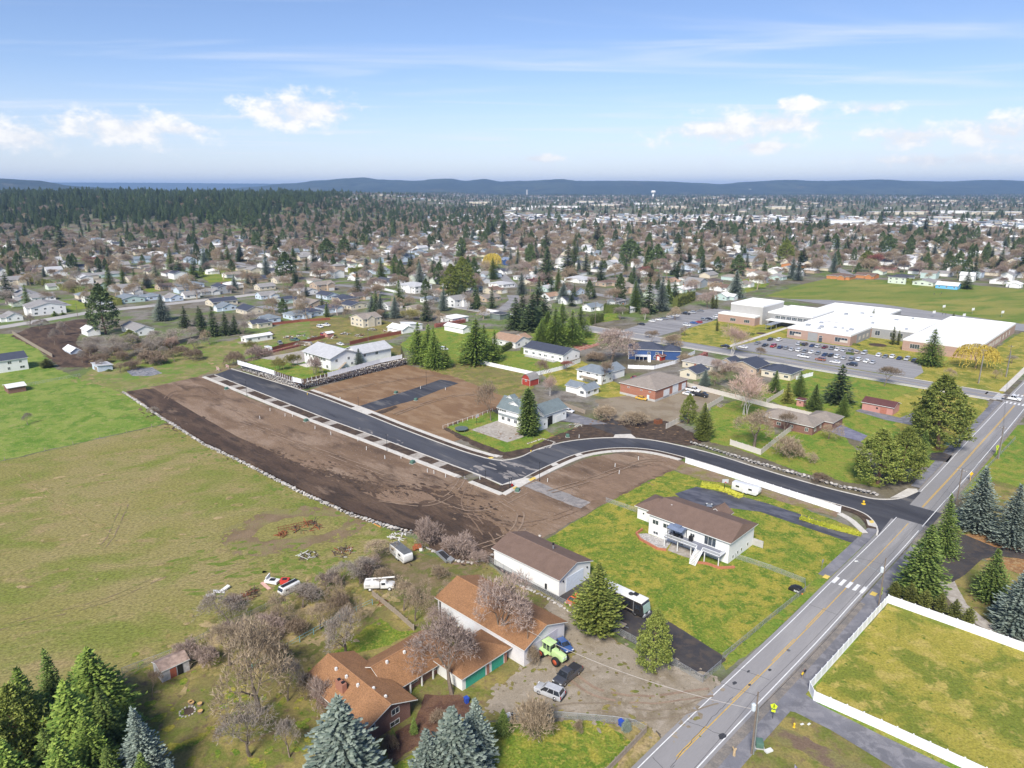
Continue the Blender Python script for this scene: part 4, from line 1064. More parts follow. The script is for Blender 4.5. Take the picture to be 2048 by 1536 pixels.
h.part('deck_stairs', MB().extr([(0, 2.1), (3.4, 0), (3.4, .3), (0, 2.9)], lambda a, b: (9.1, -2.4 - a * .8, b), lambda a, b: (10.4, -2.4 - a * .8, b)), m_trim)
for x in (0, 16): h.part('corner_trim', MB().box(x - .12, -.05, 0, x + .12, .1, 4.7), m_trim)
# L: brick house among bare trees
gh(S(158.8, -38.5), 9.5, 18.5, 2.9, 'hy', 2.6, 'e', 'R', (9.4, -3.0, 9.5, 9.0, 2.8, 'hx', 2.2), 'low brown brick house with taupe hip roof among bare trees', detail=True)
# M: pump house and kiosk
h = gh(S(200.6, -26.0), 7.6, 10.6, 3.0, 'gy', 1.2, 'm', 'k', None, 'pink block pump house with maroon roof by the arterial road', name='pump_house', cat='pump house', wins=False, detail=True)
h.door('L', 3.2, .05, 2.2, 2.3, M('pink_door', (.40, .16, .11), .7), 2)
h.part('louvre', MB().box(-.06, 5.1, 1.4, .02, 5.7, 2.0), m_black)
h = gh(g(1606, 814), 2.8, 2.6, 2.5, 'hx', .5, 'm', 'k', None, 'tiny pink well house between small conifers', name='well_house', cat='hut', wins=False); h.part('vent_hole', MB().box(-.05, 1.0, 1.2, .02, 1.5, 1.7), m_black)
# O: tan houses along the school street
gh(S(212, -103.5), 11, 16, 2.9, 'hy', 2.6, 'g', 'c', None, 'cream house with grey hip roof by the white birch', detail=True)
gh(S(221, -88.0), 13, 13, 3.0, 'gx', 2.2, 'n', 't', (3, 12.9, 8, 6, 2.8, 'gx', 1.6), 'tan house with navy roof behind the pinkish birch', detail=True)
gh(S(222, -73), 12, 13, 2.9, 'hx', 2.4, 'n', 'c', None, 'cream house with navy hip roof facing the school car park', detail=True)
gh(S(195.5, -102.9), 10.5, 8.0, 2.8, 'gx', 1.7, 'n', 'c', None, 'small cream garage with navy roof and chimney', name='garage', cat='garage', chim=True, detail=True)
# P, Q: left edge
h = gh(S(-13, -333.0), 14.5, 12, 5.4, 'gx', 2.0, 'n', 'w', None, 'plain white two-storey house at the edge of the green meadow', detail=True)
gh(g(18, 788), 6, 7, 2.4, 'gx', .7, 'W', 'R', None, 'brown stable hut with a white roof in the meadow', name='stable', cat='hut', wins=False)
gh(g(176, 673), 6.5, 11, 3.2, 'gy', 1.6, 'W', 'w', None, 'white metal shed beside the dark garden soil', name='garden_shed', cat='shed', wins=False)
gh(g(272, 673), 10, 22, 3.2, 'gy', 2.0, 'g', 'w', None, 'white house with grey roof and wooden terrace behind the pines', detail=True)
gh(g(142, 709), 5, 12, 1.2, 'gy', 1.6, 'W', 'p', None, 'low pale greenhouse tunnel at the garden corner', name='greenhouse', cat='greenhouse', wins=False)
h = gh(g(197, 744), 6, 8, 2.3, 'shedx', .5, 'l', 'p', None, 'small pale blue lean-to at the meadow corner', name='lean_to', cat='shed', wins=False); h.part('opening', MB().box(-.04, 1, .1, .02, 5, 1.9), m_wood)
# R, S: behind the raised pad
h = gh(g(493, 687), 15, 6, 2.8, 'gx', .6, 'W', 'w', None, 'white mobile home with flat white roof and wooden steps', name='mobile_home', cat='mobile home', detail=True); h.part('steps', MB().box(-3, 0, 0, -.05, 4, .6), m_wood)
gh(g(727, 656), 13, 13, 5.2, 'gx', 2.0, 'e', 'c', (3, -.6, 5, 5, 5.2, 'gy', 1.7), 'tall cream house with taupe roof behind the scrapyard', detail=True)
h = gh(g(805, 668), 8, 14, 2.2, 'gy', 1.8, 'W', 'w', (8, 3, 9, 9, 3.0, 'shedx', 1.2), 'sagging white barn roofed with patched sheet metal', name='barn', cat='barn', wins=False)
gh(g(905, 648), 13, 11, 3.0, 'hx', 1.6, 'W', 'w', None, 'white bungalow with white hip roof beside the russet hedge', detail=True)
gh(g(655, 675), 4, 4, 2.2, 'gx', .6, 'W', 'k', None, 'small pinkish shed in the scrapyard', name='scrapyard_shed', cat='shed', wins=False)
# T: red barn shed with a gambrel roof
h = House('barn_shed', 'small red barn-shaped shed with white trim and grey gambrel roof', 'shed', g(1060, 773)); h.detail = True
w = 4.6; prof = [(0, 0), (w, 0), (w, 2.6), (w - .9, 4.2), (w / 2, 4.9), (.9, 4.2), (0, 2.6)]
h.part('wall', MB().extr(prof, lambda a, b: (0, a, b), lambda a, b: (5.4, a, b)), M('barn_red', (.34, .05, .035), .7, .1))
h.part('roof', MB().extr([(-.2, 2.5), (-.2, 2.65), (.8, 4.35), (w / 2, 5.1), (w - .8, 4.35), (w + .2, 2.65), (w + .2, 2.5), (w - .85, 4.2), (w / 2, 4.92), (.85, 4.2)], lambda a, b: (-.25, a, b), lambda a, b: (5.65, a, b)), RC['g'])
h.v = (0, 0, 5.4, w, 2.6); h.win('L', 2.3, 1.7, 1.0, .8)
for a, b in (((-.03, .06, 0), (-.03, .06, 2.6)), ((-.03, w - .06, 0), (-.03, w - .06, 2.6)), ((-.03, .06, 2.6), (-.03, w - .06, 2.6)), ((5.4, -.03, 0), (5.4, -.03, 2.6))): h.part('trim', MB().bar(a, b, .07, n=4), m_trim)
h = gh(g(1322, 722), 3.6, 3.2, 2.3, 'gx', .9, 'r', 'o', None, 'small red and white playhouse shed beside the blue house', name='playhouse', cat='shed', wins=False); [objmat(c_, MATS['barn_red']) for c_ in h.root.children if c_.name.startswith('wall')]; h.v = (0, 0, 3.6, 3.2, 2.3); h.door('L', 1.6, .1, 1.4, 1.8, m_trim, 2)
h = House('tin_hut', 'derelict silver tin hut with a red-brown door near the fire ring', 'hut', g(325, 1366)); h.vol(0, 0, 4.6, 3.6, 2.1, 'gx', .7, .15, M('tin_sheet', (.46, .45, .46), .6, .25, 1.5), M('tin_rusty', (.30, .22, .18), .7, .35, 1.2))
h.door('R', 1.9, .05, 1.0, 1.8, M('rust_red_door', (.33, .10, .06), .8), 1); h.part('doorway', MB().box(2.6, -.05, .05, 3.5, .0, 1.9), m_black)
# the church-like sheds and garages near the schoolyard, metal carport
gh(g(1000, 640), 9, 9, 3.2, 'hx', .8, 'k', 'G', None, 'dark grey-green carport shed beside the tall firs', name='carport', cat='carport', wins=False)
gh(g(926, 668), 6, 16, 3.0, 'gy', 1.2, 'W', 'w', None, 'low white garage half hidden by bare birches', name='garage', cat='garage', wins=False)

# ---- the school
h = House('school', 'long flat-roofed school of brick and grey panels with white roofs', 'school', S(311, -79.5))
m_sroof = M('membrane_white', (.80, .80, .79), .7, .07, .08, fine=.03); m_grey = wallmat('grey_panel', (.30, .30, .30)); m_pan = M('window_panel', (.55, .49, .43), .7, .05)
def sch(s0, s1, oa, ob, hh, wm, nm=('wall', 'roof')):
    h.vol(s0 - 311, -79.5 - oa, s1 - s0, oa - ob, hh, 'flat', 0, 0, wm, m_sroof, names=nm)
    return h.v
sch(330, 337, -141, -165, 5.2, WC['q'])
for p in (5, 14): h.win('L', p, 1.3, 3.6, 1.9, 2)
gym = sch(336.8, 366, -139.6, -160.4, 11, wallmat('gym_grey', (.42, .41, .39)), ('gym_wall', 'gym_roof'))
sch(344, 378, -112.8, -139.8, 7.0, m_grey, ('hall_wall', 'hall_roof'))
for k in range(6): h.win('L', 3.5 + k * 3.4, 3.6, 3.0, 2.0, 2)
for k in range(3): h.door('L', 3.0 + k * 1.5, .1, 1.3, 2.4, m_glass, 1, 'entrance_door')
h.part('entrance_canopy', MB().box(26, 34, 3.2, 33.2, 58, 3.5), m_trim); h.part('walk_canopy', MB().box(12, 48, 3.0, 27, 52, 3.25), m_steel)
for q in ((13, 48.5), (13, 51.5), (20, 48.5), (20, 51.5)): h.part('canopy_post', MB().cbox(*q, 0, .25, .25, 3.0), m_steel)
sch(311, 344.2, -79.5, -113, 5.6, WC['q'])
for p in (4.6, 29): h.win('L', p, 1.6, 6.5, 2.4, 3)
for p in (3.2, 27.6): h.part('blind_panel', MB().box(-.08, p - 2, 1.7, -.02, p + 2, 2.8), m_pan)
h.door('L', 15.2, .1, 1.8, 2.4, m_glass, 1, 'side_door'); h.win('L', 15.2, 2.7, 1.8, .8, 0)
h.part('grey_bay', MB().box(-.1, 16.8, 0, .0, 22, 4.6), m_grey)
h.part('court_cladding', MB().box(9.6, -.08, 0, 30, -.01, 4.9), m_grey)
for p in (14, 20, 26): h.part('blind_panel', MB().box(p - 1.4, -.14, 1.4, p + 1.4, -.09, 3.4), m_pan)
sch(344, 392, -57, -112.9, 5.7, m_grey)
for p in (2.5, 8, 12, 19.5): h.win('L', p, 1.5, 2.6, 2.6, 1)
sch(320.5, 412, -24.5, -57.2, 5.6, WC['q'])
h.win('L', 27, 1.6, 4.5, 2.3, 3)
for k in range(9): h.part('blind_panel', MB().box(40.2 + k * 5.4 - 28, -55.1, 1.4, 43.2 + k * 5.4 - 28, -55.02, 3.6), m_pan); h.win('R', 12 + k * 8, 1.4, 2.0, 2.4)
sch(378, 418, -86, -127, 5.4, m_grey); sch(366, 378.2, -112.9, -150, 6.2, m_grey)
rt = random.Random(4)
for k in range(16):
    x, y = rt.uniform(6, 28), rt.uniform(3, 30)
    if k > 8: x, y = rt.uniform(36, 76), rt.uniform(-18, 30)
    h.part('rooftop_unit', MB().cbox(x, y, 5.5, rt.uniform(.8, 2.2), rt.uniform(.8, 2), rt.uniform(.5, 1.2)), m_steel)
HOUSES.append((S(350, -90).x, S(350, -90).y, 75)); HOUSES.append((S(350, -45).x, S(350, -45).y, 55))
flat('school_lawn', [S(262, -3), S(262, -155), S(300, -168), S(329, -168), S(345, -120), S(345, -60), S(320, -24), S(420, -22), S(420, -4)], .03, m_lawn3, .6)
flat('car_park', [S(263, -46), S(263, -118), S(270, -123), S(303, -118), S(308.5, -112), S(308.5, -80), S(309, -78), S(299, -66), S(296, -42), S(278, -36), S(263, -36)], .07, MATS['street_asphalt'])
flat('car_park', [S(261.5, -190), S(262, -166), S(300, -166), S(326, -167), S(340, -170), S(374, -168), S(372, -190), S(345, -196), S(296, -194)], .07, MATS['street_asphalt'])
flat('sports_field', px(1528, 592, 1600, 570, 1650, 558, 1760, 560, 1900, 566, 2150, 588, 2150, 660, 2035, 650, 1900, 632, 1740, 612, 1600, 600), .025, ground_mat('pitch_grass', [(.18, .20, .042), (.25, .235, .06), (.125, .18, .03)], (.02, .07), .2, 1.2, .4, streak=(radians(20), 3)), 1.0)
flat('playground', px(1570, 598, 1660, 600, 1760, 608, 1900, 628, 2060, 650, 2060, 664, 1900, 645, 1720, 618), .04, MATS['street_asphalt'], .5)
srib('school_walk', 262, 346, -126, -123.4, .08, m_conc)
for q in ((S(325, -70), 4.5), (S(312, -128), 3)):
    flat('shrub_bed', [q[0] + Vector((cos(i * pi / 6), sin(i * pi / 6), 0)) * q[1] for i in range(12)], .06, m_soil, .3)
# ================================================================== RAISED PAD, BOULDER WALLS, FENCES
m_rock = M('boulder_stone', (.40, .375, .345), .9, .25, 2.2, .4, 5, rnd=.28)
def hull_rock(rs, sx, sy, sz, n=15):
    bm = bmesh.new()
    for k in range(n):
        a, b = rs.uniform(0, 2 * pi), math.asin(rs.uniform(-1, 1))
        q = rs.uniform(.82, 1.0)
        bm.verts.new((sx * q * cos(a) * cos(b), sy * q * sin(a) * cos(b), sz * q * sin(b)))
    bmesh.ops.convex_hull(bm, input=bm.verts)
    loose = [v for v in bm.verts if not v.link_faces]
    bmesh.ops.delete(bm, geom=loose, context='VERTS')
    me = bpy.data.meshes.new('boulder'); bm.to_mesh(me); bm.free()
    me.materials.append(m_rock)
    return me
rr = random.Random(21)
ROCKS = [hull_rock(rr, .62, .5, .42) for _ in range(9)]
rock_geo = [([v.co.copy() for v in me.vertices], [tuple(p.vertices) for p in me.polygons]) for me in ROCKS]
def along(path, d):
    acc = 0.0
    out = []
    nxt = 0.0
    for a, b in zip(path, path[1:]):
        L = (b - a).length
        while nxt <= acc + L:
            out.append((a.lerp(b, (nxt - acc) / L), (b - a).normalized()))
            nxt += d * rr.uniform(.85, 1.15)
        acc += L
    return out
def boulder_wall(name, label, path, rows, size, h, batter=.35, each=True, keep=300):
    root = empty(name, path[0], 0, label, 'boulder wall')
    inv = Vector(path[0])
    spots = []
    for r in range(rows):
        for p, t in along(path, size * 1.02):
            nrm = Vector((t.y, -t.x, 0))
            z = h * (r + .45) / rows + rr.uniform(-.06, .06) * h
            q = p - nrm * batter * r + nrm * rr.uniform(-.12, .12)
            spots.append((Vector((q.x, q.y, z)), rr.uniform(0, 6.28), size * rr.uniform(.75, 1.15), rr.randrange(9)))
    spots.sort(key=lambda s: s[0].length)
    mb = MB()
    for i, (p, a, sc, k) in enumerate(spots):
        vz = h / rows / .84 * rr.uniform(.95, 1.2)
        if each and i < keep:
            link('boulder', ROCKS[k], root, p - inv, (rr.uniform(-.25, .25), rr.uniform(-.25, .25), a), (sc, sc, vz))
        else:
            mt = Matrix.Rotation(a, 3, 'Z')
            vs, fs = rock_geo[k]
            mb.add([(mt @ Vector((v.x * sc, v.y * sc, v.z * vz))) + p - inv for v in vs], fs)
    if mb.v:
        m2 = M('boulder_stone_mass', (.38, .355, .325), .9, .5, 1.1, .4, 5)
        o = mb.build('boulder_mass', m2, root); o['kind'] = 'stuff'
    return root
# field wall (front face looks at the pasture), the estate's pad wall, the wall along the curve
wall_path = dens(px(249, 787, 330, 841, 410, 891, 500, 934, 600, 986, 700, 1031, 780, 1057, 826, 1068), 1.0)
boulder_wall('boulder_wall', 'long low boulder wall between the pasture and the graded dirt plot', wall_path, 2, 1.15, 1.15, -.35)
sl = MB()
ia, ib = offset(wall_path, -.6), offset(wall_path, -11)
n = len(wall_path)
sl.add([(p.x, p.y, .85) for p in ia] + [(p.x, p.y, .088) for p in ib], [(i, i + 1, n + i + 1, n + i) for i in range(n - 1)])
sl.build('fill_slope', m_dark)['kind'] = 'structure'
top = [S(69.8, -259.5), S(71.4, -215), S(73.5, -214.2), S(95, -215.5), S(124.5, -217)]
flat('pad_lawn', [*top, S(133, -245), S(112, -264)], PADZ, m_lawn2)
base = [S(67.6, -261), S(68.9, -212.9), S(71.2, -211.8), S(95, -213.0), S(126.5, -214.5), S(150, -250), S(118, -285)]
topp = [*top, S(133, -245), S(112, -264)]
MB().add([(p.x, p.y, PADZ - .02) for p in topp] + [(p.x, p.y, 0) for p in base], [(i, (i + 1) % 7, 7 + (i + 1) % 7, 7 + i) for i in range(4, 7)]).build('pad_bank', m_yard)['kind'] = 'structure'
MB().add([(p.x, p.y, PADZ - .02) for p in topp] + [(p.x, p.y, 0) for p in base], [(i, (i + 1) % 7, 7 + (i + 1) % 7, 7 + i) for i in range(4)]).build('wall_backing', m_soil)['kind'] = 'structure'
bw = dens([S(68.0, -260.5), S(69.2, -213.4), S(71.4, -212.3), S(95, -213.4), S(126, -215)], 1.0)
boulder_wall('boulder_wall', 'tall stacked boulder retaining wall under the white house', bw, 4, 1.0, 3.6, -.36, each=False)
flat('pad_yard', [S(78, -262), S(84, -240), S(100, -243), S(112, -263)], PADZ + .02, m_conc2, .4)
boulder_wall('boulder_wall', 'pale boulder wall along the outer side of the curving new street', dens(px(1384, 888, 1440, 905, 1520, 930, 1600, 952, 1680, 975, 1756, 991), 1.0), 2, 1.25, 1.2, -.5)
boulder_wall('boulder_wall', 'short scattered line of boulders behind the brown-roofed workshop', dens(px(985, 1112, 1005, 1095, 1060, 1082, 1085, 1072), 1.0), 1, 1.1, .6)
boulder_wall('boulder_wall', 'rubble row between the gravel drive and the dark asphalt strip', dens(px(1040, 1172, 1100, 1200, 1145, 1228, 1170, 1252), 1.0), 1, .9, .5)
boulder_wall('boulder_wall', 'broken rocks lined up below the pink bare shrubs', dens(px(855, 1098, 900, 1120, 940, 1128, 975, 1120), 1.0), 1, 1.0, .55)
boulder_wall('boulder_wall', 'ring of garden stones on the lawn by the tall spruce', dens(px(1055, 888, 1085, 878, 1110, 885, 1100, 895, 1075, 900), .8), 1, .6, .35)

mbc = MB()
dark_in = [(330, 838), (420, 872), (520, 915), (640, 945), (720, 965), (800, 990), (900, 995), (950, 1030), (1000, 1075), (940, 1110), (860, 1075), (760, 1035), (620, 975), (480, 915)]
for k in range(1500):
    i = rr.randrange(len(dark_in)); a_, b_ = dark_in[i], dark_in[rr.randrange(len(dark_in))]
    q = rr.random() * .5
    p = g(a_[0] + (b_[0] - a_[0]) * q * .3 + rr.gauss(0, 10), a_[1] + (b_[1] - a_[1]) * q * .3 + rr.gauss(0, 5), .1)
    vs, fs = rock_geo[rr.randrange(9)]; sc = rr.uniform(.12, .42); mt = Matrix.Rotation(rr.uniform(0, 6.28), 3, 'Z')
    mbc.add([(mt @ (v * sc)) + p for v in vs], fs)
tag(mbc.build('soil_lumps', M('clod_soil', (.085, .06, .045), .95, .4, .6)), 'loose clods on the churned dark soil', 'soil', None, 'stuff')
def fence(name, label, pts, h=1.8, span=2.4, mat=None, post=.13, gap=.06, z=0.0, th=.05, posts_only=False, pmat=None, board=False, group=None):
    """solid panels between posts"""
    mat = mat or m_vinyl
    root = empty(name, (pts[0].x, pts[0].y, z), 0, label, 'fence', group)
    base = Vector((pts[0].x, pts[0].y, 0))
    pd = MB().cbox(0, 0, 0, post, post, h + .08).cbox(0, 0, h + .08, post + .06, post + .06, .07).data('post', pmat or mat)
    cache = {}
    last = None
    for a, b in zip(pts, pts[1:]):
        a = Vector((a.x, a.y, 0)); b = Vector((b.x, b.y, 0))
        L = (b - a).length
        k = max(1, round(L / span))
        d = (b - a) / k
        ang = atan2(d.y, d.x)
        key = round(d.length, 3)
        if key not in cache:
            w = d.length
            mb = MB()
            if board:
                nb = max(3, int(w / .3))
                for i in range(nb): mb.box(post / 2 + (w - post) * i / nb + .008, -th / 2, gap, post / 2 + (w - post) * (i + 1) / nb - .008, th / 2, h - (.05 if i % 2 else .0))
                mb.box(post / 2, th / 2, h * .25, w - post / 2, th / 2 + .05, h * .25 + .1).box(post / 2, th / 2, h * .75, w - post / 2, th / 2 + .05, h * .75 + .1)
            else:
                mb.box(post / 2, -th / 2, gap + .15, w - post / 2, th / 2, h - .14)
                mb.box(post / 2, -.045, gap, w - post / 2, .045, gap + .15).box(post / 2, -.045, h - .14, w - post / 2, .045, h)
            cache[key] = mb.data('panel', mat)
        for i in range(k):
            p = a + d * i - base
            link('post', pd, root, p, (0, 0, ang))
            if not posts_only: link('panel', cache[key], root, p, (0, 0, ang))
        last = b - base
    link('post', pd, root, last)
    return root
def padp(*uv): return px(*uv, z=PADZ)
fence('vinyl_fence', 'white vinyl fence on the boulder wall next to the road barriers', padp(476, 729, 549, 750), 1.9, z=PADZ)
fence('fence_posts', 'bare white fence posts waiting for panels on the pad corner', padp(552, 750, 584, 763), 1.5, 2.2, z=PADZ, posts_only=True)
fence('vinyl_fence', 'single white fence panel at the corner of the pad', padp(586, 763, 603, 767), 1.9, z=PADZ)
fence('fence_posts', 'white posts without panels beside the round bare bush', padp(606, 766, 650, 755), 1.5, 2.4, z=PADZ, posts_only=True)
fence('vinyl_fence', 'long white vinyl fence along the pad above the tan dirt', padp(656, 754, 720, 737, 760, 726, 804, 717), 1.9, z=PADZ)
fence('vinyl_fence', 'white vinyl fence following the curving new street', px(1371, 926, 1450, 951, 1530, 977, 1610, 1003, 1680, 1026), 1.75)
fence('vinyl_fence', 'white vinyl fence enclosing the yellow lawn by the arterial', px(2330, 1405, 2048, 1304, 1912, 1255, 1775, 1206, 1695, 1296, 1618, 1382, 1627, 1401, 1760, 1460, 1926, 1537, 2060, 1600), 1.8)
fence('vinyl_fence', 'white vinyl fence round the lawn of the navy-roofed ranch', px(960, 728, 1015, 740, 1070, 752, 1098, 746, 1126, 739, 1160, 725), 1.8)
fence('vinyl_fence', 'curved white fence below the blue house', px(1256, 737, 1307, 739, 1350, 728, 1389, 708), 1.7)
m_beige = M('vinyl_beige', (.60, .56, .50), .6, .06)
fence('beige_fence', 'beige panel fence running from the brick garage to the brick house', px(1367, 772, 1465, 797, 1532, 814, 1675, 847), 1.9, mat=m_beige)
fence('beige_fence', 'short beige fence beside the small firs at the gravel lot', px(1332, 858, 1386, 832), 1.9, mat=m_beige)
fence('beige_fence', 'beige fence piece beside the stacked timber', px(1415, 818, 1446, 800), 1.9, mat=m_beige)
fence('beige_fence', 'beige corner fence above the boulder wall', px(1460, 890, 1521, 910, 1562, 877, 1600, 848), 1.9, mat=m_beige)
fence('beige_fence', 'beige fence branching off near the yellow conifer', px(1533, 807, 1566, 787), 1.7, mat=m_beige)
fence('vinyl_fence', 'white garden fence beside the cream house at the school street', px(1592, 760, 1625, 752), 1.7)
fence('cedar_fence', 'red cedar fence in front of the scrapyard trailers', px(518, 708, 570, 694, 617, 684, 650, 676), 1.7, mat=m_cedar, board=True, pmat=m_cedar)
fence('cedar_fence', 'red cedar fence behind the white house wing', px(700, 690, 750, 678, 802, 668), 2.0, mat=m_cedar, board=True, pmat=m_cedar)
fence('cedar_fence', 'low red cedar fence behind the navy-roofed row houses', px(530, 652, 600, 644, 660, 640), 1.6, mat=m_cedar, board=True, pmat=m_cedar)
fence('board_fence', 'weathered grey board fence beside the garden soil', px(25, 668, 60, 689, 105, 715), 1.9, mat=m_wood, board=True, pmat=m_wood)
fence('board_fence', 'grey board fence along the bare thicket and the grass bank', px(250, 718, 330, 694, 400, 676), 1.8, mat=m_wood, board=True, pmat=m_wood)
fence('board_fence', 'weathered plank fence leaning at the edge of the farm lawn', px(745, 1192, 790, 1228, 828, 1262), 1.3, mat=m_wood, board=True, pmat=m_wood)
fence('board_fence', 'old plank fence leading to the arterial at the dry verge', px(1292, 1466, 1250, 1510, 1210, 1552), 1.3, mat=m_wood, board=True, pmat=m_wood)
fence('board_fence', 'grey wooden fence beside the small gate near the white coupe', px(1125, 812, 1170, 828), 1.6, mat=m_wood, board=True, pmat=m_wood)
fence('vinyl_fence', 'white fence between distant gardens at the cul-de-sac', px(970, 622, 1030, 634, 1060, 612), 1.8)
fence('vinyl_fence', 'white fence round the corner house beyond the wide road', px(742, 574, 800, 588, 850, 570), 1.8)

def wire_fence(label, pts, h=1.25, span=3.0, mat=None, mesh=True, name='chain_link_fence', z=0.0, rails=1, sp=.13, w=.022, pr=.035):
    mat = mat or m_steel
    root = empty(name, (pts[0].x, pts[0].y, z), 0, label, 'fence')
    base = Vector((pts[0].x, pts[0].y, 0))
    pd = MB().bar((0, 0, 0), (0, 0, h + .05), pr, n=6).data('post', mat)
    P = [Vector((p.x, p.y, 0)) - base for p in pts]
    rl = MB()
    wm = MB()
    for a, b in zip(P, P[1:]):
        L = (b - a).length
        k = max(1, round(L / span)); d = (b - a) / k
        for i in range(k): link('post', pd, root, a + d * i)
        for q in range(rails):
            zz = h - .02 - q * (h * .45)
            link('rail', MB().bar((*a.xy, zz), (*b.xy, zz), .028, n=5).data('rail', mat), root)
        if mesh:
            u = (b - a) / L
            nrm = Vector((u.y, -u.x, 0)) * .0
            t = -h
            while t < L:
                for sgn in (1, -1):
                    t0, t1 = (t, t + h)
                    z0, z1 = (.04, h) if sgn > 0 else (h, .04)
                    c0, c1 = max(0, t0), min(L, t1)
                    if c1 > c0:
                        za = z0 + (z1 - z0) * (c0 - t0) / h; zb = z0 + (z1 - z0) * (c1 - t0) / h
                        pa, pb = a + u * c0, a + u * c1
                        wm.add([(pa.x, pa.y, za - w / 2), (pb.x, pb.y, zb - w / 2), (pb.x, pb.y, zb + w / 2), (pa.x, pa.y, za + w / 2)], [(0, 1, 2, 3)])
                t += sp
    link('post', pd, root, P[-1])
    if mesh: wm.build('wire_mesh', M('wire_zinc', (.50, .52, .52), .5, .1, metal=.3), root)['kind'] = 'stuff'
    return root
wire_fence('chain-link fence round the mottled lawn below the white deck house', px(1470, 1117, 1540, 1140, 1609, 1167, 1610, 1184, 1540, 1240, 1445, 1318), 1.25)
wire_fence('chain-link fence with a gate along the black asphalt strip', px(1112, 1203, 1180, 1238, 1260, 1282, 1330, 1322, 1405, 1366, 1441, 1335), 1.5)
wire_fence('chain-link fence between the workshop and the long white shed', px(975, 1122, 1040, 1160, 1112, 1202), 1.4)
wire_fence('short chain-link fence beside the cobble bed of the deck house', px(1212, 1004, 1287, 1030), 1.3)
wire_fence('chain-link fence in front of the bare shrub by the gravel drive', px(1008, 1440, 1120, 1436, 1225, 1445, 1268, 1452, 1292, 1465), 1.2)
wire_fence('wire fence between the olive pasture and the dry farmyard', px(245, 1348, 340, 1312, 440, 1262, 560, 1205), 1.2, sp=.2)
wire_fence('faded teal rail fence crossing the dry farmyard', px(505, 1340, 600, 1285, 680, 1240, 745, 1210), 1.3, 3.0, M('teal_paint', (.16, .36, .42), .6, .2), False, 'rail_fence', rails=2, pr=.07)
wire_fence('thin wire fence at the far end of the green meadow', px(55, 772, 120, 760, 160, 752), 1.2, sp=.25)
wire_fence('row of white plastic posts beside the trampoline lawn', px(886, 858, 935, 842, 985, 824), 1.3, 2.6, m_vinyl, False, 'wire_fence', rails=1, pr=.05)
wire_fence('old wire fence with wooden posts between the meadow and pasture', px(10, 921, 90, 902, 200, 877, 352, 843), 1.0, 9.0, m_wood, False, 'wire_fence', rails=0, pr=.08)
wire_fence('steel fence along the tree bed on the far verge of the arterial', px(1905, 1010, 1960, 952, 2030, 880), 1.2)
# ================================================================== VEHICLES
def paint(name, col, rough=.28, metal=0.0):
    if 'paint_' + name in MATS: return MATS['paint_' + name]
    m, t, b = principled('paint_' + name)
    n = t.noise(coords(t, 'object'), 1.1, 3)
    t.set(b.inputs['Base Color'], t.mix(t.smooth(n, .3, .7), tuple(k * .9 for k in col), tuple(min(1, k * 1.06) for k in col)))
    b.inputs['Roughness'].default_value = rough; b.inputs['Metallic'].default_value = metal; b.inputs['Coat Weight'].default_value = .9; b.inputs['Coat Roughness'].default_value = .06
    MATS['paint_' + name] = m
    return m
PAINT = {'charcoal': (.055, .057, .065), 'white': (.75, .75, .74), 'silver': (.46, .47, .49), 'grey': (.20, .21, .225), 'black': (.028, .028, .032), 'blue': (.05, .11, .30), 'dark blue': (.03, .05, .12), 'red': (.35, .025, .03), 'dark red': (.13, .02, .025), 'copper': (.30, .12, .07), 'beige': (.42, .36, .28), 'green': (.06, .12, .08), 'yellow': (.65, .40, .04), 'orange': (.62, .14, .03)}
m_tyre = M('tyre_rubber', (.02, .02, .021), .85, .1)
m_rim = M('wheel_rim', (.45, .45, .46), .35, .05, metal=.7)
m_cglass = glass_mat('car_glass', (.018, .022, .028))
m_head = M('headlight_lens', (.72, .74, .76), .15)
m_tail = M('taillight_lens', (.35, .02, .02), .25)
m_plast = M('black_plastic', (.03, .03, .032), .7)
def wheel_data(r, w, rim=None):
    mb = MB().lathe([(r * .62, -w / 2), (r * .94, -w / 2), (r, -w * .3), (r, w * .3), (r * .94, w / 2), (r * .62, w / 2)], 16, ax='y')
    mb.mat(1).lathe([(.001, -w * .5 - .01), (r * .6, -w * .5 - .005), (r * .6, w * .5 + .005), (.001, w * .5 + .01)], 12, ax='y')
    return mb.data('wheel', [m_tyre, rim or m_rim], True)
def shell(side, w, top_in, zb, zt, seg=2, bev=.09):
    """side profile (x,z) extruded across; points above zb lean in by top_in"""
    mb = MB()
    n = len(side)
    def yy(z): return w - top_in * max(0, min(1, (z - zb) / (zt - zb)))
    mb.add([(x, yy(z), z) for x, z in side] + [(x, -yy(z), z) for x, z in side], [tuple(range(n)), tuple(range(2 * n - 1, n - 1, -1))] + [(i, i + n, (i + 1) % n + n, (i + 1) % n) for i in range(n)])
    return mb
CARS = {}
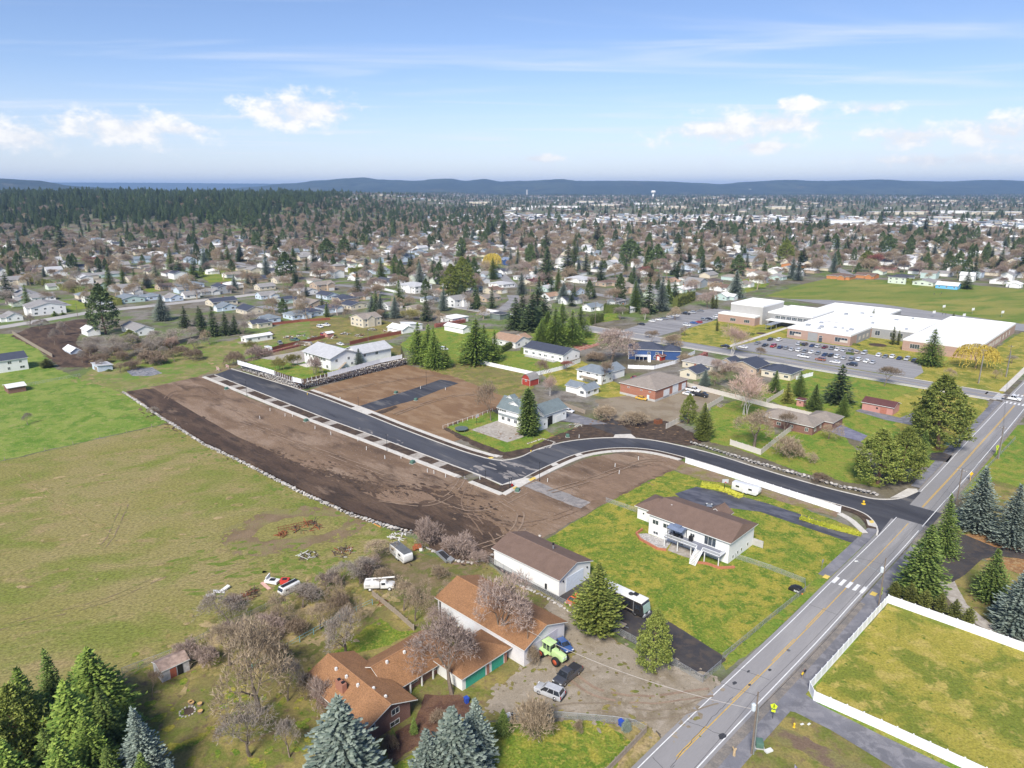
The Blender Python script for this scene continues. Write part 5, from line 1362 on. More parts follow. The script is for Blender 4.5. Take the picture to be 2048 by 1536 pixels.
def car_proto(kind):
    """x forward, y across, origin on the ground at the centre"""
    if kind in CARS: return CARS[kind]
    L, W, wb, r = {'sedan': (4.7, .9, 2.75, .33), 'suv': (4.8, .95, 2.85, .38), 'pickup': (5.8, 1.0, 3.65, .40), 'van': (5.0, .98, 3.0, .36), 'hatch': (4.2, .87, 2.6, .32)}[kind]
    f, b = L / 2, -L / 2
    g0 = .24
    parts = {}
    if kind == 'sedan':
        low = [(b, .45), (b + .1, g0), (f - .15, g0), (f, .42), (f - .02, .68), (f - .3, .78), (f - 1.25, .93), (-1.35, 1.0), (b + .1, .96), (b, .8)]
        base, roof, zt = (f - 1.2, -1.75), (f - 2.0, -1.05), 1.44
    elif kind == 'hatch':
        low = [(b, .45), (b + .1, g0), (f - .15, g0), (f, .42), (f - .02, .7), (f - .3, .82), (f - 1.05, .98), (-1.3, 1.05), (b + .08, 1.02), (b, .8)]
        base, roof, zt = (f - 1.0, b + .12), (f - 1.75, b + .55), 1.5
    elif kind == 'suv':
        low = [(b, .5), (b + .1, g0 + .06), (f - .15, g0 + .06), (f, .5), (f - .02, .86), (f - .25, .98), (f - 1.2, 1.08), (-1.5, 1.12), (b + .06, 1.1), (b, .9)]
        base, roof, zt = (f - 1.15, b + .1), (f - 1.85, b + .42), 1.76
    elif kind == 'van':
        low = [(b, .45), (b + .1, g0), (f - .15, g0), (f, .45), (f - .02, .8), (f - .3, .95), (f - .9, 1.1), (-1.5, 1.12), (b + .06, 1.1), (b, .9)]
        base, roof, zt = (f - .75, b + .08), (f - 1.6, b + .3), 1.78
    else:
        low = [(b, .55), (b + .1, g0 + .12), (f - .15, g0 + .12), (f, .55), (f - .02, .95), (f - .25, 1.08), (f - 1.35, 1.14), (f - 3.55, 1.16), (b + .03, 1.14), (b, .9)]
        base, roof, zt = (f - 1.3, f - 3.5), (f - 1.95, f - 3.25), 1.86
    me = shell(low, W, .08, .6, 1.1).data('body', [paint('white', PAINT['white'])])
    bevel(me, .07, 2, 25)
    zb = 1.0 if kind in ('sedan', 'hatch') else 1.1
    wi, wt = W - .07, W - .24
    cab = MB()
    e = .035
    cab.add([(base[0], wi, zb - .06), (base[0], -wi, zb - .06), (base[1], -wi, zb - .06), (base[1], wi, zb - .06), (roof[0], wt, zt - .05), (roof[0], -wt, zt - .05), (roof[1], -wt, zt - .05), (roof[1], wt, zt - .05)],
            [(0, 1, 2, 3), (7, 6, 5, 4), (0, 4, 5, 1), (1, 5, 6, 2), (2, 6, 7, 3), (3, 7, 4, 0)])
    parts['windows'] = cab.data('windows', m_cglass)
    rm = MB()
    rm.add([(roof[0] + .1, wt + .03, zt - .09), (roof[0] + .1, -wt - .03, zt - .09), (roof[1] - .06, -wt - .03, zt - .09), (roof[1] - .06, wt + .03, zt - .09), (roof[0] - .08, wt - .1, zt), (roof[0] - .08, -wt + .1, zt), (roof[1] + .08, -wt + .1, zt), (roof[1] + .08, wt - .1, zt)],
           [(0, 1, 2, 3), (7, 6, 5, 4), (0, 4, 5, 1), (1, 5, 6, 2), (2, 6, 7, 3), (3, 7, 4, 0)])
    for sy in (1, -1):
        for k in ((0, .02), (1, -.02)):
            rm.bar((base[k[0]] + k[1], sy * (wi + .012), zb - .02), (roof[k[0]], sy * (wt + .012), zt - .06), .055, n=4)
        n = {'suv': 2, 'van': 2, 'sedan': 1, 'hatch': 1, 'pickup': 1}[kind]
        for k in range(n):
            q = (k + 1) / (n + 1)
            rm.bar((base[0] + (base[1] - base[0]) * q, sy * (wi + .012), zb - .02), (roof[0] + (roof[1] - roof[0]) * q, sy * (wt + .012), zt - .06), .05, n=4)
    parts['roof'] = rm.data('roof', [paint('white', PAINT['white'])])
    if kind == 'pickup':
        parts['bed'] = MB().box(b + .12, -W + .16, .75, f - 3.65, W - .16, 1.165).data('bed', m_plast)
    parts['bumper'] = MB().box(f - .1, -W + .06, .36, f + .04, W - .06, .58).box(b - .04, -W + .06, .4, b + .1, W - .06, .6).data('bumper', m_plast)
    CARS[kind] = (me, parts, (L, W, wb, r, f, b), wheel_data(r, .24))
    return CARS[kind]
_lamps = {}
def car(kind, colour, pos, ang, label=None, near=False, group=None, name=None):
    """ang: heading of the nose"""
    me, parts, (L, W, wb, r, f, b), wd = car_proto(kind)
    root = empty(name or {'sedan': 'parked_car', 'hatch': 'parked_car', 'suv': 'parked_car', 'van': 'parked_van', 'pickup': 'pickup_truck'}[kind], pos, ang)
    pm = paint(colour, PAINT[colour], .3 if colour != 'silver' else .35)
    objmat(link('body', me, root), pm)
    link('windows', parts['windows'], root)
    objmat(link('roof', parts['roof'], root), pm)
    if kind == 'pickup': link('bed', parts['bed'], root)
    for x in (wb / 2 + .05, -wb / 2 + .05):
        for y in (W - .13, -W + .13): link('wheel', wd, root, (x, y, r))
    if near:
        link('bumper', parts['bumper'], root)
        zl = .72 if kind in ('sedan', 'hatch') else .85
        key = (kind,)
        if key not in _lamps: _lamps[key] = (MB().box(-.12, -.19, -.08, .02, .19, .09).data('headlight', m_head), MB().box(-.03, -.1, -.2, .06, .1, .2).data('taillight', m_tail), MB().box(-.06, -.02, -.06, .1, .2, .08).data('mirror', m_plast))
        hd, td, md = _lamps[key]
        for y in (W - .28, -W + .28): link('headlight', hd, root, (f - .02, y, zl))
        for y in (W - .14, -W + .14): link('taillight', td, root, (b + .0, y, zl + .05))
        for y, q in ((W - .05, 1), (-W + .05, -1)): link('mirror', md, root, (f - 1.5, y, zl + .3), (0, 0, 0), (1, q, 1))
    if near and kind in ('suv', 'pickup'): root.scale = (1.03, 1.03, 1.12)
    if label: tag(root, label, {'pickup': 'pickup', 'van': 'van'}.get(kind, 'car'), group)
    else: auto(root, f"{colour} {dict(sedan='sedan', hatch='hatchback', suv='SUV', van='van', pickup='pickup')[kind]}", {'pickup': 'pickup', 'van': 'van'}.get(kind, 'car'), group or 'cars parked at the school')
    return root
A_S, A_O = GR, GR - pi / 2          # headings along the main road / along the cross streets
rv = random.Random(3)
cols = ['white', 'white', 'silver', 'grey', 'black', 'dark blue', 'silver', 'black', 'grey', 'white']
def lot(cells, ang, u0, v0, k, z=.07):
    for i, (x, y, kind, c) in enumerate(cells):
        car(kind, c, g(u0 + x / k, v0 + y / k, z), ang + rv.uniform(-.04, .04) + (pi if rv.random() < .5 else 0))
lot([(1075, 705, 'suv', 'silver'), (1150, 710, 'suv', 'black'), (1245, 725, 'sedan', 'dark blue'), (1320, 735, 'suv', 'silver'), (1405, 745, 'sedan', 'dark red'), (1495, 760, 'suv', 'grey'), (1565, 775, 'sedan', 'white'), (1645, 785, 'sedan', 'silver'), (1735, 795, 'suv', 'grey'), (1820, 810, 'sedan', 'beige'), (1910, 820, 'suv', 'silver')], A_S, 1430, 580, 6.4)
lot([(545, 690, 'sedan', 'grey'), (640, 720, 'sedan', 'black'), (745, 730, 'suv', 'red'), (835, 745, 'sedan', 'dark blue'), (910, 755, 'hatch', 'grey'), (985, 775, 'sedan', 'silver'), (1075, 785, 'suv', 'white'), (1150, 795, 'sedan', 'grey'), (1235, 810, 'sedan', 'white'), (1315, 825, 'hatch', 'grey'), (1405, 842, 'sedan', 'dark blue'), (1480, 852, 'hatch', 'black'), (1565, 868, 'suv', 'white'), (1650, 885, 'sedan', 'silver'), (1750, 897, 'suv', 'grey'), (1840, 905, 'suv', 'white'), (1935, 925, 'hatch', 'white'), (2020, 940, 'sedan', 'silver'), (820, 650, 'suv', 'white'), (705, 645, 'sedan', 'black')], A_S, 1430, 580, 6.4)
lot([(340, 780, 'suv', 'white'), (415, 795, 'sedan', 'grey'), (500, 797, 'suv', 'white'), (585, 815, 'sedan', 'dark blue'), (670, 825, 'suv', 'silver'), (760, 845, 'suv', 'black')], A_S, 1700, 580, 5.885)
lot([(1033, 1240, 'sedan', 'black'), (1120, 1215, 'hatch', 'white'), (1175, 1203, 'sedan', 'white'), (1215, 1195, 'sedan', 'grey'), (1265, 1182, 'sedan', 'silver'), (1310, 1172, 'sedan', 'white'), (1390, 1155, 'pickup', 'black'), (1440, 1146, 'suv', 'silver'), (1505, 1133, 'sedan', 'grey'), (1400, 1248, 'suv', 'white'), (1455, 1230, 'sedan', 'blue'), (1495, 1223, 'hatch', 'red'), (1540, 1205, 'suv', 'grey'), (1575, 1198, 'sedan', 'black'), (1610, 1190, 'sedan', 'silver'), (1640, 1180, 'suv', 'white')], A_O, 1024, 340, 4.0)
for u, v, kind, c, lb in ((1450, 694, 'sedan', 'black', 'black sedan parked on the school street behind the birch'), (1486, 696, 'sedan', 'white', 'white sedan parked on the school street beside the walkway'), (1607, 715, 'pickup', 'white', 'white pickup parked on the school street kerb'), (1641, 721, 'suv', 'copper', 'copper SUV parked on the school street'), (1670, 726, 'sedan', 'white', 'white sedan parked between the copper SUV and the black SUV'), (1704, 731, 'suv', 'black', 'black SUV parked on the school street, nearest the crossing')):
    car(kind, c, g(u, v, .1), A_O + pi, lb)
car('pickup', 'white', g(2024, 800, .1), A_O, 'white pickup driving through the far crossing', True)
car('suv', 'silver', g(1099, 1390, .06), atan2(*(g(1075, 1379) - g(1107, 1392)).yx), 'silver SUV with roof rails on the gravel drive', True)
car('pickup', 'charcoal', g(1135, 1357, .06), atan2(*(g(1118, 1366) - g(1152, 1338)).yx), 'black crew-cab pickup parked beside the green tractor', True)
car('sedan', 'blue', g(1126, 1294, .06), atan2(*(g(1140, 1306) - g(1110, 1275)).yx), 'metallic blue coupe in front of the long shed', True)
car('hatch', 'orange', g(1148, 1206, .08), A_S + pi, 'orange and purple car half hidden by the pine at the workshop', True)
car('sedan', 'grey', g(1418, 1020, .1), A_S + .5, 'dark grey car behind the deck house roof', True)
car('sedan', 'white', g(1136, 824, .09), A_O + .2, 'white coupe on the driveway of the green-roofed house', True)
car('sedan', 'yellow', g(1283, 799, .06), A_O + .1, 'yellow and white project car at the brick garage', True)
car('sedan', 'white', g(1377, 790, .06), A_O + .1, 'white sedan at the doors of the brick garage', True)
car('pickup', 'white', g(1386, 783, .06), A_O + .1, 'white pickup behind the flatbed at the brick garage', True)
car('sedan', 'white', g(681, 690), A_O, 'white sedan behind the roof of the white house')
car('pickup', 'white', g(652, 652), A_O + .3, 'white pickup parked in the weedy scrapyard')
car('suv', 'dark red', g(541, 670), A_O, 'dark red SUV beside the mobile home')
car('van', 'red', g(649, 672), A_O + .2, 'faded red van in the scrapyard')
car('pickup', 'grey', g(560, 688), A_O - .3, 'grey stripped pickup in the scrapyard')
car('pickup', 'green', g(590, 682), A_O + .4, 'green wrecked pickup among the scrap')
car('suv', 'black', g(1109, 832, .09), A_S + pi, 'black off-road vehicle at the open garage of the green-roofed house', True)
car('sedan', 'red', g(1270, 758), A_S, 'red car parked beside the grey-roofed house')
car('suv', 'white', g(888, 700), A_O, 'white cart parked under the tall firs')
car('suv', 'silver', g(560, 613), A_S, 'silver SUV on the driveway of the navy-roofed row')
for i, (u, v, kind, c) in enumerate(((160, 603, 'sedan', 'black'), (555, 610, 'sedan', 'grey'), (985, 540, 'pickup', 'white'), (1002, 552, 'suv', 'black'), (1010, 548, 'sedan', 'dark blue'), (700, 560, 'sedan', 'white'), (1510, 537, 'van', 'white'), (1525, 535, 'van', 'white'), (205, 590, 'suv', 'silver'), (720, 590, 'sedan', 'white'), (640, 655, 'suv', 'white'))):
    car(kind, c, g(u, v, .1), A_S if i % 2 else A_O, group='cars along the neighbourhood streets')

# flatbed
t = empty('flatbed_truck', g(1400, 793, .05), A_O + .1, 'black flatbed truck parked by the beige fence', 'truck')
MB().box(-3.2, -1.15, .95, 1.0, 1.15, 1.2).box(-3.2, -1.15, 1.2, -3.1, 1.15, 1.7).build('bed', m_plast, t)
bevel(MB().extr([(1.05, .6), (3.2, .6), (3.2, 1.3), (2.4, 1.45), (1.9, 2.1), (1.1, 2.1)], lambda a, b: (a, -1, b), lambda a, b: (a, 1, b)).build('cab', paint('black', PAINT['black']), t).data, .08)
for x in (-2.1, 2.3):
    for y in (-.95, .95): link('wheel', wheel_data(.45, .28), t, (x, y, .45))
# motorhome
t = empty('motorhome', S(32.0, -25.4, .08), A_O, 'black and silver motorhome with a white roof behind the pine', 'motorhome')
W = 1.25
bevel(MB().extr([(-5.6, .5), (5.2, .5), (5.6, .9), (5.55, 1.5), (5.3, 2.9), (4.9, 3.25), (-5.6, 3.25)], lambda a, b: (a, -W, b), lambda a, b: (a, W, b)).build('body', paint('coach_black', (.028, .026, .027), .3), t).data, .12, 2)
bevel(MB().box(-5.65, -W - .03, 3.2, 5.1, W + .03, 3.42).build('roof', m_trim, t).data, .06)
MB().extr([(5.5, 1.35), (5.68, 1.35), (5.42, 2.85), (5.25, 2.85)], lambda a, b: (a, -1.08, b), lambda a, b: (a, 1.08, b)).build('windscreen', M('pale_windscreen', (.30, .42, .38), .1), t)
for y in (-W - .02, W):
    MB().box(3.6, y, 1.7, 4.9, y + .02, 2.6).build('cab_window', m_cglass, t); MB().box(-4.6, y, 1.9, 2.6, y + .02, 2.6).build('side_window', m_cglass, t)
    MB().box(-5.4, y - .005, .95, 3.4, y + .025, 1.1).build('stripe', M('stripe_gold', (.45, .38, .27), .4), t); MB().box(3.2, y - .005, .6, 3.35, y + .03, 3.1).build('door_frame', m_steel, t)
for y in (-.8, .8): MB().box(5.5, y - .25, .75, 5.66, y + .25, 1.05).build('headlight', m_head, t)
MB().box(5.4, -1.2, .42, 5.75, 1.2, .7).build('bumper', m_rim, t)
for x, y in ((-2.4, 0), (2.6, .5)): MB().cbox(x, y, 3.4, .9, .8, .3).build('roof_vent', m_black if x > 0 else m_trim, t)
bevel(MB().lathe([(.5, 3.41), (.5, 3.6), (.3, 3.75)], 12, (1.8, 0)).build('satellite_dome', m_plast, t).data, .02)
for x in (-3.2, 3.6):
    for y in (-1.05, 1.05): link('wheel', wheel_data(.48, .3), t, (x, y, .48))
# trailers, campers, vans
def camper(name, label, pos, ang, L, W, H, prof, mat, cat='trailer', roof=None, stripe=None, axle=0.0):
    t = empty(name, pos, ang, label, cat)
    bevel(MB().extr(prof, lambda a, b: (a, -W, b), lambda a, b: (a, W, b)).build('body', mat, t).data, .1, 2)
    if roof: MB().box(-L / 2 + .25, -W + .12, H - .01, L / 2 - .25, W - .12, H + .06).build('roof', roof, t)
    for y in (-W - .015, W - .005):
        for x in (-L * .28, L * .2): MB().box(x - .5, y, H * .58, x + .5, y + .02, H * .78).build('window', m_cglass, t)
        if stripe: MB().box(-L / 2 + .2, y, H * .4, L / 2 - .2, y + .02, H * .46).build('stripe', stripe, t)
    MB().box(-.35, -W - .02, .5, .35, -W + .01, H * .8).build('door', m_trim, t)
    for x in ((-.45, .45) if L > 6 else (0,)):
        for y in (-W + .12, W - .12): link('wheel', wheel_data(.34, .2), t, (axle + x, y, .34))
    MB().bar((L / 2, 0, .5), (L / 2 + 1.1, 0, .45), .06).bar((L / 2 + 1.0, 0, .0), (L / 2 + 1.0, 0, .5), .05).build('hitch', m_black, t)
    return t
WHT = paint('white', PAINT['white'])
camper('cargo_trailer', 'white enclosed cargo trailer beside the white street fence', g(1492, 986, .05), A_O + .05, 7.4, 1.2, 2.6, [(-3.7, .45), (3.1, .45), (3.7, 1.1), (3.7, 1.9), (3.1, 2.6), (-3.7, 2.6)], WHT)
camper('camper_trailer', 'white camper trailer with grey roof below the bare pink shrubs', g(803, 1117), A_O - .15, 6.6, 1.2, 2.7, [(-3.3, .5), (3.0, .5), (3.3, 1.2), (3.2, 2.2), (2.8, 2.7), (-3.3, 2.7)], WHT, roof=M('camper_roof', (.12, .125, .13), .7, .2), stripe=m_steel)
camper('camper_trailer', 'small white camper trailer in front of the cedar fence', g(537, 702), A_O, 4.6, 1.1, 2.5, [(-2.3, .5), (2.1, .5), (2.3, 1.3), (1.9, 2.5), (-2.1, 2.5)], WHT)
camper('camper_trailer', 'cream travel trailer lying in the scrapyard', g(612, 692), A_O + .5, 7, 1.1, 2.2, [(-3.5, .5), (3.3, .5), (3.5, 1.2), (3.0, 2.2), (-3.4, 2.2)], paint('beige', PAINT['beige']))
t = camper('camper_van', 'old white camper van with a black roof rack beside the thicket', g(579, 1184), atan2(*(g(558, 1188) - g(590, 1172)).yx), 4.5, .9, 1.9, [(-2.25, .35), (2.1, .35), (2.25, .8), (2.1, 1.15), (1.85, 1.85), (-2.1, 1.9), (-2.25, 1.2)], WHT, 'van', axle=-1.2)
MB().box(-1.9, -.35, 1.95, 1.7, .35, 2.12).build('roof_rack', m_black, t); MB().extr([(2.14, 1.2), (2.2, 1.2), (1.95, 1.75), (1.88, 1.75)], lambda a, b: (a, -.75, b), lambda a, b: (a, .75, b)).build('windscreen', m_cglass, t)
for y in (-.78, .78): link('wheel', wheel_data(.34, .2), t, (1.3, y, .34))
# utility truck with boom
t = empty('utility_truck', g(761, 1178), atan2(*(g(800, 1176) - g(735, 1178)).yx), 'old white utility truck with a boom beside bare trees', 'truck')
bevel(MB().extr([(.1, .6), (2.9, .6), (2.95, 1.25), (1.6, 1.45), (1.2, 2.1), (.15, 2.1)], lambda a, b: (a, -.95, b), lambda a, b: (a, .95, b)).build('cab', WHT, t).data, .12)
bevel(MB().box(-3.2, -1.05, .8, .0, 1.05, 1.9).build('service_body', WHT, t).data, .06)
MB().box(-2.9, -1.08, 1.2, -1.9, -1.04, 1.75).build('locker', M('locker_grey', (.5, .5, .5), .5), t); MB().box(.35, -.965, 1.45, 1.15, -.94, 1.95).build('window', m_cglass, t)
MB().bar((-2.9, .2, 2.3), (3.0, .2, 2.6), .16, n=6).bar((-1.6, .2, 1.9), (-1.6, .2, 2.4), .25, n=8).build('boom', m_trim, t)
for x in (-2.0, 2.0):
    for y in (-.9, .9): link('wheel', wheel_data(.45, .25, m_trim), t, (x, y, .45))
# lime tractor
t = empty('tractor', g(1103, 1316, .05), atan2(*(g(1130, 1322) - g(1080, 1290)).yx), 'lime green four-wheel-drive tractor with black tyres and red hubs', 'tractor')
m_lime = M('lime_paint', (.50, .68, .31), .45, .08, 1.2)
bevel(MB().extr([(.4, .9), (3.0, .9), (3.2, 1.2), (3.1, 2.1), (.5, 2.3)], lambda a, b: (a, -.55, b), lambda a, b: (a, .55, b)).build('bonnet', m_lime, t).data, .1)
bevel(MB().box(-2.4, -.65, .9, .3, .65, 1.7).build('rear_frame', m_lime, t).data, .06)
MB().extr([(-1.5, 1.7), (.35, 1.7), (.2, 3.0), (-1.4, 3.0)], lambda a, b: (a, -.72, b), lambda a, b: (a, .72, b)).build('cab_glass', m_cglass, t)
for x in (-1.45, -.6, .28):
    for y in (-.73, .73): MB().bar((x, y, 1.65), (x * .95, y, 3.0), .07, n=4).build('cab_pillar', m_lime, t)
bevel(MB().box(-1.65, -.9, 2.98, .5, .9, 3.2).build('cab_roof', m_lime, t).data, .08)
for y in (-1, 1):
    MB().extr([(-2.5, 1.75), (-.4, 1.75), (-.1, 1.2), (-.35, 1.1), (-.6, 1.6), (-2.3, 1.6)], lambda a, b: (a, y * .7, b), lambda a, b: (a, y * 1.45, b)).build('fender', m_lime, t)
    for x in (-1.5, 2.0): link('wheel', wheel_data(.85, .55, M('hub_red', (.42, .08, .03), .6)), t, (x, y * 1.1, .85))
    MB().box(3.1, y * .3 - .12, 1.6, 3.22, y * .3 + .12, 1.85).build('headlight', m_head, t)
MB().bar((1.6, .3, 2.2), (1.6, .3, 3.1), .07, n=8).build('exhaust', m_black, t); MB().box(-3.0, -.5, .8, -2.4, .5, 2.5).build('rear_hitch', m_lime, t)
# ================================================================== TREES
def leaf_mat(name, c1, c2, rnd=.18, dead=None, rough=.75):
    m, t, b = principled(name)
    geo = t.node('ShaderNodeNewGeometry')
    isl = geo.outputs['Random Per Island']
    oi = t.node('ShaderNodeObjectInfo').outputs['Random']
    n = t.noise(coords(t, 'object'), .9, 3, .6)
    col = t.mix(t.smooth(t.math('ADD', t.math('MULTIPLY', isl, .65), t.math('MULTIPLY', n, .5)), .2, .85), c1, c2)
    f = t.math('MULTIPLY_ADD', oi, 2 * rnd, 1 - rnd)
    v = t.node('ShaderNodeVectorMath', operation='SCALE'); t.set(v.inputs[0], col); t.set(v.inputs['Scale'], f)
    t.set(b.inputs['Base Color'], v.outputs[0])
    b.inputs['Roughness'].default_value = rough
    b.inputs['Specular IOR Level'].default_value = .2
    MATS[name] = m
    return m
LEAF = {'blue': leaf_mat('needles_blue', (.115, .155, .125), (.30, .355, .295)),
        'dark': leaf_mat('needles_dark', (.05, .082, .032), (.13, .175, .066), .28),
        'fir': leaf_mat('needles_green', (.062, .112, .024), (.215, .28, .07)),
        'pine': leaf_mat('needles_olive', (.08, .115, .022), (.255, .285, .065)),
        'bright': leaf_mat('needles_bright', (.08, .15, .024), (.27, .355, .07)),
        'arbor': leaf_mat('arborvitae', (.07, .085, .02), (.19, .20, .05)),
        'yellow': leaf_mat('yellow_conifer', (.16, .17, .03), (.36, .34, .09)),
        'willow': leaf_mat('willow_catkins', (.42, .30, .04), (.62, .48, .10)),
        'hedge': leaf_mat('hedge_leaves', (.05, .075, .018), (.13, .16, .035)),
        'forsythia': leaf_mat('yellow_shrub', (.25, .27, .02), (.50, .48, .06)),
        'red': leaf_mat('red_buds', (.20, .07, .06), (.38, .16, .13)),
        'pink': leaf_mat('twigs_pink', (.225, .165, .135), (.42, .33, .285)), 'tan': leaf_mat('twigs_tan', (.22, .165, .11), (.43, .34, .235)),
        'grey': leaf_mat('twigs_grey', (.20, .165, .135), (.40, .345, .295)), 'brown': leaf_mat('twigs_brown', (.16, .115, .08), (.30, .23, .165)),
        'olive': leaf_mat('twigs_olive', (.16, .15, .05), (.30, .27, .10)), 'birchtwig': leaf_mat('twigs_birch', (.33, .22, .17), (.52, .38, .32))}
m_bark = M('bark', (.19, .15, .115), .9, .2, 2, rnd=.2); m_birch = M('birch_bark', (.55, .52, .48), .8, .25, 3); m_barkred = M('bark_reddish', (.17, .10, .07), .9, .2, 2)
def rhomb(V, Fc, p, d, w, up, cup=.25):
    """a needle spray / leaf: folded diamond from p along d"""
    side = d.cross(up)
    if side.length < 1e-5: side = Vector((1, 0, 0))
    side = side.normalized() * w
    b = len(V)
    mid = p + d * .45
    V += [p, mid + side - up * cup * w, p + d, mid - side - up * cup * w]
    Fc += [(b, b + 1, b + 2), (b, b + 2, b + 3)]
def mesh_from(name, V, Fc, mats, mi=None, smooth=False):
    me = bpy.data.meshes.new(name)
    me.from_pydata([tuple(v) for v in V], [], Fc)
    for m in (mats if isinstance(mats, list) else [mats]): me.materials.append(m)
    if mi: me.polygons.foreach_set('material_index', mi)
    if smooth: me.polygons.foreach_set('use_smooth', [True] * len(Fc))
    me.update()
    return me
def trunk_mesh(h, r, bark, n=6, bend=.15, rs=None, limbs=0, lr=0.0):
    mb = MB()
    prev = Vector((0, 0, -.1)); k = 5
    for i in range(1, k + 1):
        q = Vector(((rs.uniform(-bend, bend) if i < k else 0), (rs.uniform(-bend, bend) if i < k else 0), h * i / k))
        mb.bar(prev, q, r * (1 - .85 * (i - 1) / k), r * (1 - .85 * i / k), n, cap=False); prev = q
    for j in range(limbs):
        z = h * rs.uniform(.25, .9); a = rs.uniform(0, 6.28)
        mb.bar((0, 0, z), (cos(a) * lr * (1.05 - z / h), sin(a) * lr * (1.05 - z / h), z + .1 * h * rs.uniform(-.3, .5)), r * .22, .02, 4, cap=False)
    return mb.data('trunk', bark)
def conifer(seed, h=10., r=2.6, layers=24, nb=13, sp=7, z0=.04, droop=.28, size=.5, power=.85, full=0.0, lift=0.0, shape=None):
    """whorled branches carrying folded needle sprays; full>0 rounds the flanks"""
    rs = random.Random(seed)
    V, Fc = [], []
    for L in range(layers):
        t = (L + rs.uniform(-.25, .25)) / layers
        t = max(0.0, min(.985, t))
        z = h * (z0 + (1 - z0) * t)
        rad = r * (shape(t) if shape else ((1 - t) ** power) * (1 + full * sin(pi * min(1, t * 1.1)))) + .12
        n = max(4, int(nb * (.45 + .55 * rad / r)))
        a0 = rs.uniform(0, 6.28)
        for i in range(n):
            if rs.random() < .07: continue
            a = a0 + 2 * pi * (i + rs.uniform(-.3, .3)) / n
            ln = rad * rs.uniform(.66, 1.14) * (1 + .22 * mnoise.noise(Vector((cos(a) * 1.3, sin(a) * 1.3, z * .55 + seed))))
            out = Vector((cos(a), sin(a), 0))
            k = max(2, int(sp * ln / r + 1.5))
            for j in range(k):
                q = (j + .6 + rs.uniform(-.3, .3)) / k
                zz = z + ln * (lift * q - droop * q * q + .10 * max(0, q - .7))
                p = out * (ln * q * .93) + Vector((0, 0, zz + rs.uniform(-.1, .1)))
                sw = rs.uniform(-.8, .8)
                d = (out * cos(sw) + out.cross(Vector((0, 0, 1))) * sin(sw)) + Vector((0, 0, rs.uniform(-.15, .5)))
                d = d.normalized() * size * rs.uniform(.7, 1.35) * (1.15 - .35 * t)
                rhomb(V, Fc, p - d * .3, d, size * rs.uniform(.28, .48), Vector((rs.uniform(-.4, .4), rs.uniform(-.4, .4), 1)).normalized())
    for j in range(10):
        rhomb(V, Fc, Vector((0, 0, h * (.93 + .005 * j))), Vector((rs.uniform(-.25, .25), rs.uniform(-.25, .25), .45)), .1, Vector((1, 0, 0)))
    return V, Fc
def pine(seed, h=12., r=3.4, clumps=120, per=16, z0=.12, size=.5):
    rs = random.Random(seed)
    V, Fc = [], []
    for c in range(clumps):
        t = rs.random() ** .9
        z = h * (z0 + (1 - z0) * t)
        rad = r * (sin(pi * min(1, .18 + .82 * (1 - t)) * .62) ** .8) * (1 - t ** 5)
        a = rs.uniform(0, 6.28); q = rs.uniform(.35, 1.0) ** .6
        ctr = Vector((cos(a) * rad * q, sin(a) * rad * q, z + rs.uniform(-.2, .2)))
        cs = rs.uniform(.55, 1.05)
        for k in range(per):
            d = Vector((rs.gauss(0, 1), rs.gauss(0, 1), rs.gauss(.35, .8))).normalized()
            rhomb(V, Fc, ctr + d * cs * .35 * rs.random(), d * size * cs * rs.uniform(.8, 1.3), size * .22, Vector((rs.gauss(0, 1), rs.gauss(0, 1), .5)).normalized(), .1)
    return V, Fc
def bare(seed, h=8., spread=.55, levels=5, kids_=4, tw=.05, trunk=.16, multi=1, weep=0.0, bud=None, lean=.32):
    """branching skeleton: thick parts as tubes (slot 0), fine twigs as slim faces (slot 1)"""
    rs = random.Random(seed)
    mb = MB()
    V, Fc = [], []
    def grow(p, d, ln, r, lv):
        segs = 2 if lv < 3 else 1
        q = p
        for s_ in range(segs):
            d = (d + Vector((rs.gauss(0, .12), rs.gauss(0, .12), rs.gauss(.05 - weep * (lv > 1), .1)))).normalized()
            e = q + d * ln / segs
            r2 = r * (.8 if s_ < segs - 1 else .66)
            if lv < 3: mb.bar(q, e, r, r2, 5 if lv < 2 else 4, cap=False)
            else:
                side = d.cross(Vector((rs.gauss(0, 1), rs.gauss(0, 1), rs.gauss(0, 1)))).normalized() * max(tw * .5, r)
                b = len(V); V.extend([q - side, q + side, e]); Fc.append((b, b + 1, b + 2))
            q, r = e, r2
        if lv >= levels: return
        n = int(kids_ + rs.random() + .3)
        if lv >= 3: n += 1
        for k in range(n):
            a = 2 * pi * (k + rs.uniform(-.3, .3)) / n
            o = d.orthogonal().normalized()
            o = Matrix.Rotation(a, 3, d) @ o
            nd = (d * rs.uniform(.55, 1.0) + o * rs.uniform(.5, 1.0) * spread * 1.6 + Vector((0, 0, .18 - weep))).normalized()
            start = p.lerp(q, rs.uniform(.55, 1.0)) if k else q
            grow(start, nd, ln * rs.uniform(.62, .84), r * rs.uniform(.62, .82), lv + 1)
    for m_ in range(multi):
        d = Vector((rs.gauss(0, lean), rs.gauss(0, lean), 1)).normalized() if multi > 1 else Vector((rs.gauss(0, .05), rs.gauss(0, .05), 1))
        grow(Vector((rs.uniform(-.1, .1) * multi, rs.uniform(-.1, .1) * multi, -.1)), d, h * (.30 if multi == 1 else .33), h * trunk * .1 * (1 if multi == 1 else .6), 0 if multi == 1 else 1)
    zm = max([v.z for v in V] or [q_[2] for q_ in mb.v])
    k = h / zm
    mb.v = [(x * k, y * k, z * k) for x, y, z in mb.v]
    V = [v * k for v in V]
    rad = sorted((v.x ** 2 + v.y ** 2) ** .5 for v in V)[int(len(V) * .93)] if V else 1.0
    return mb, V, Fc, rad
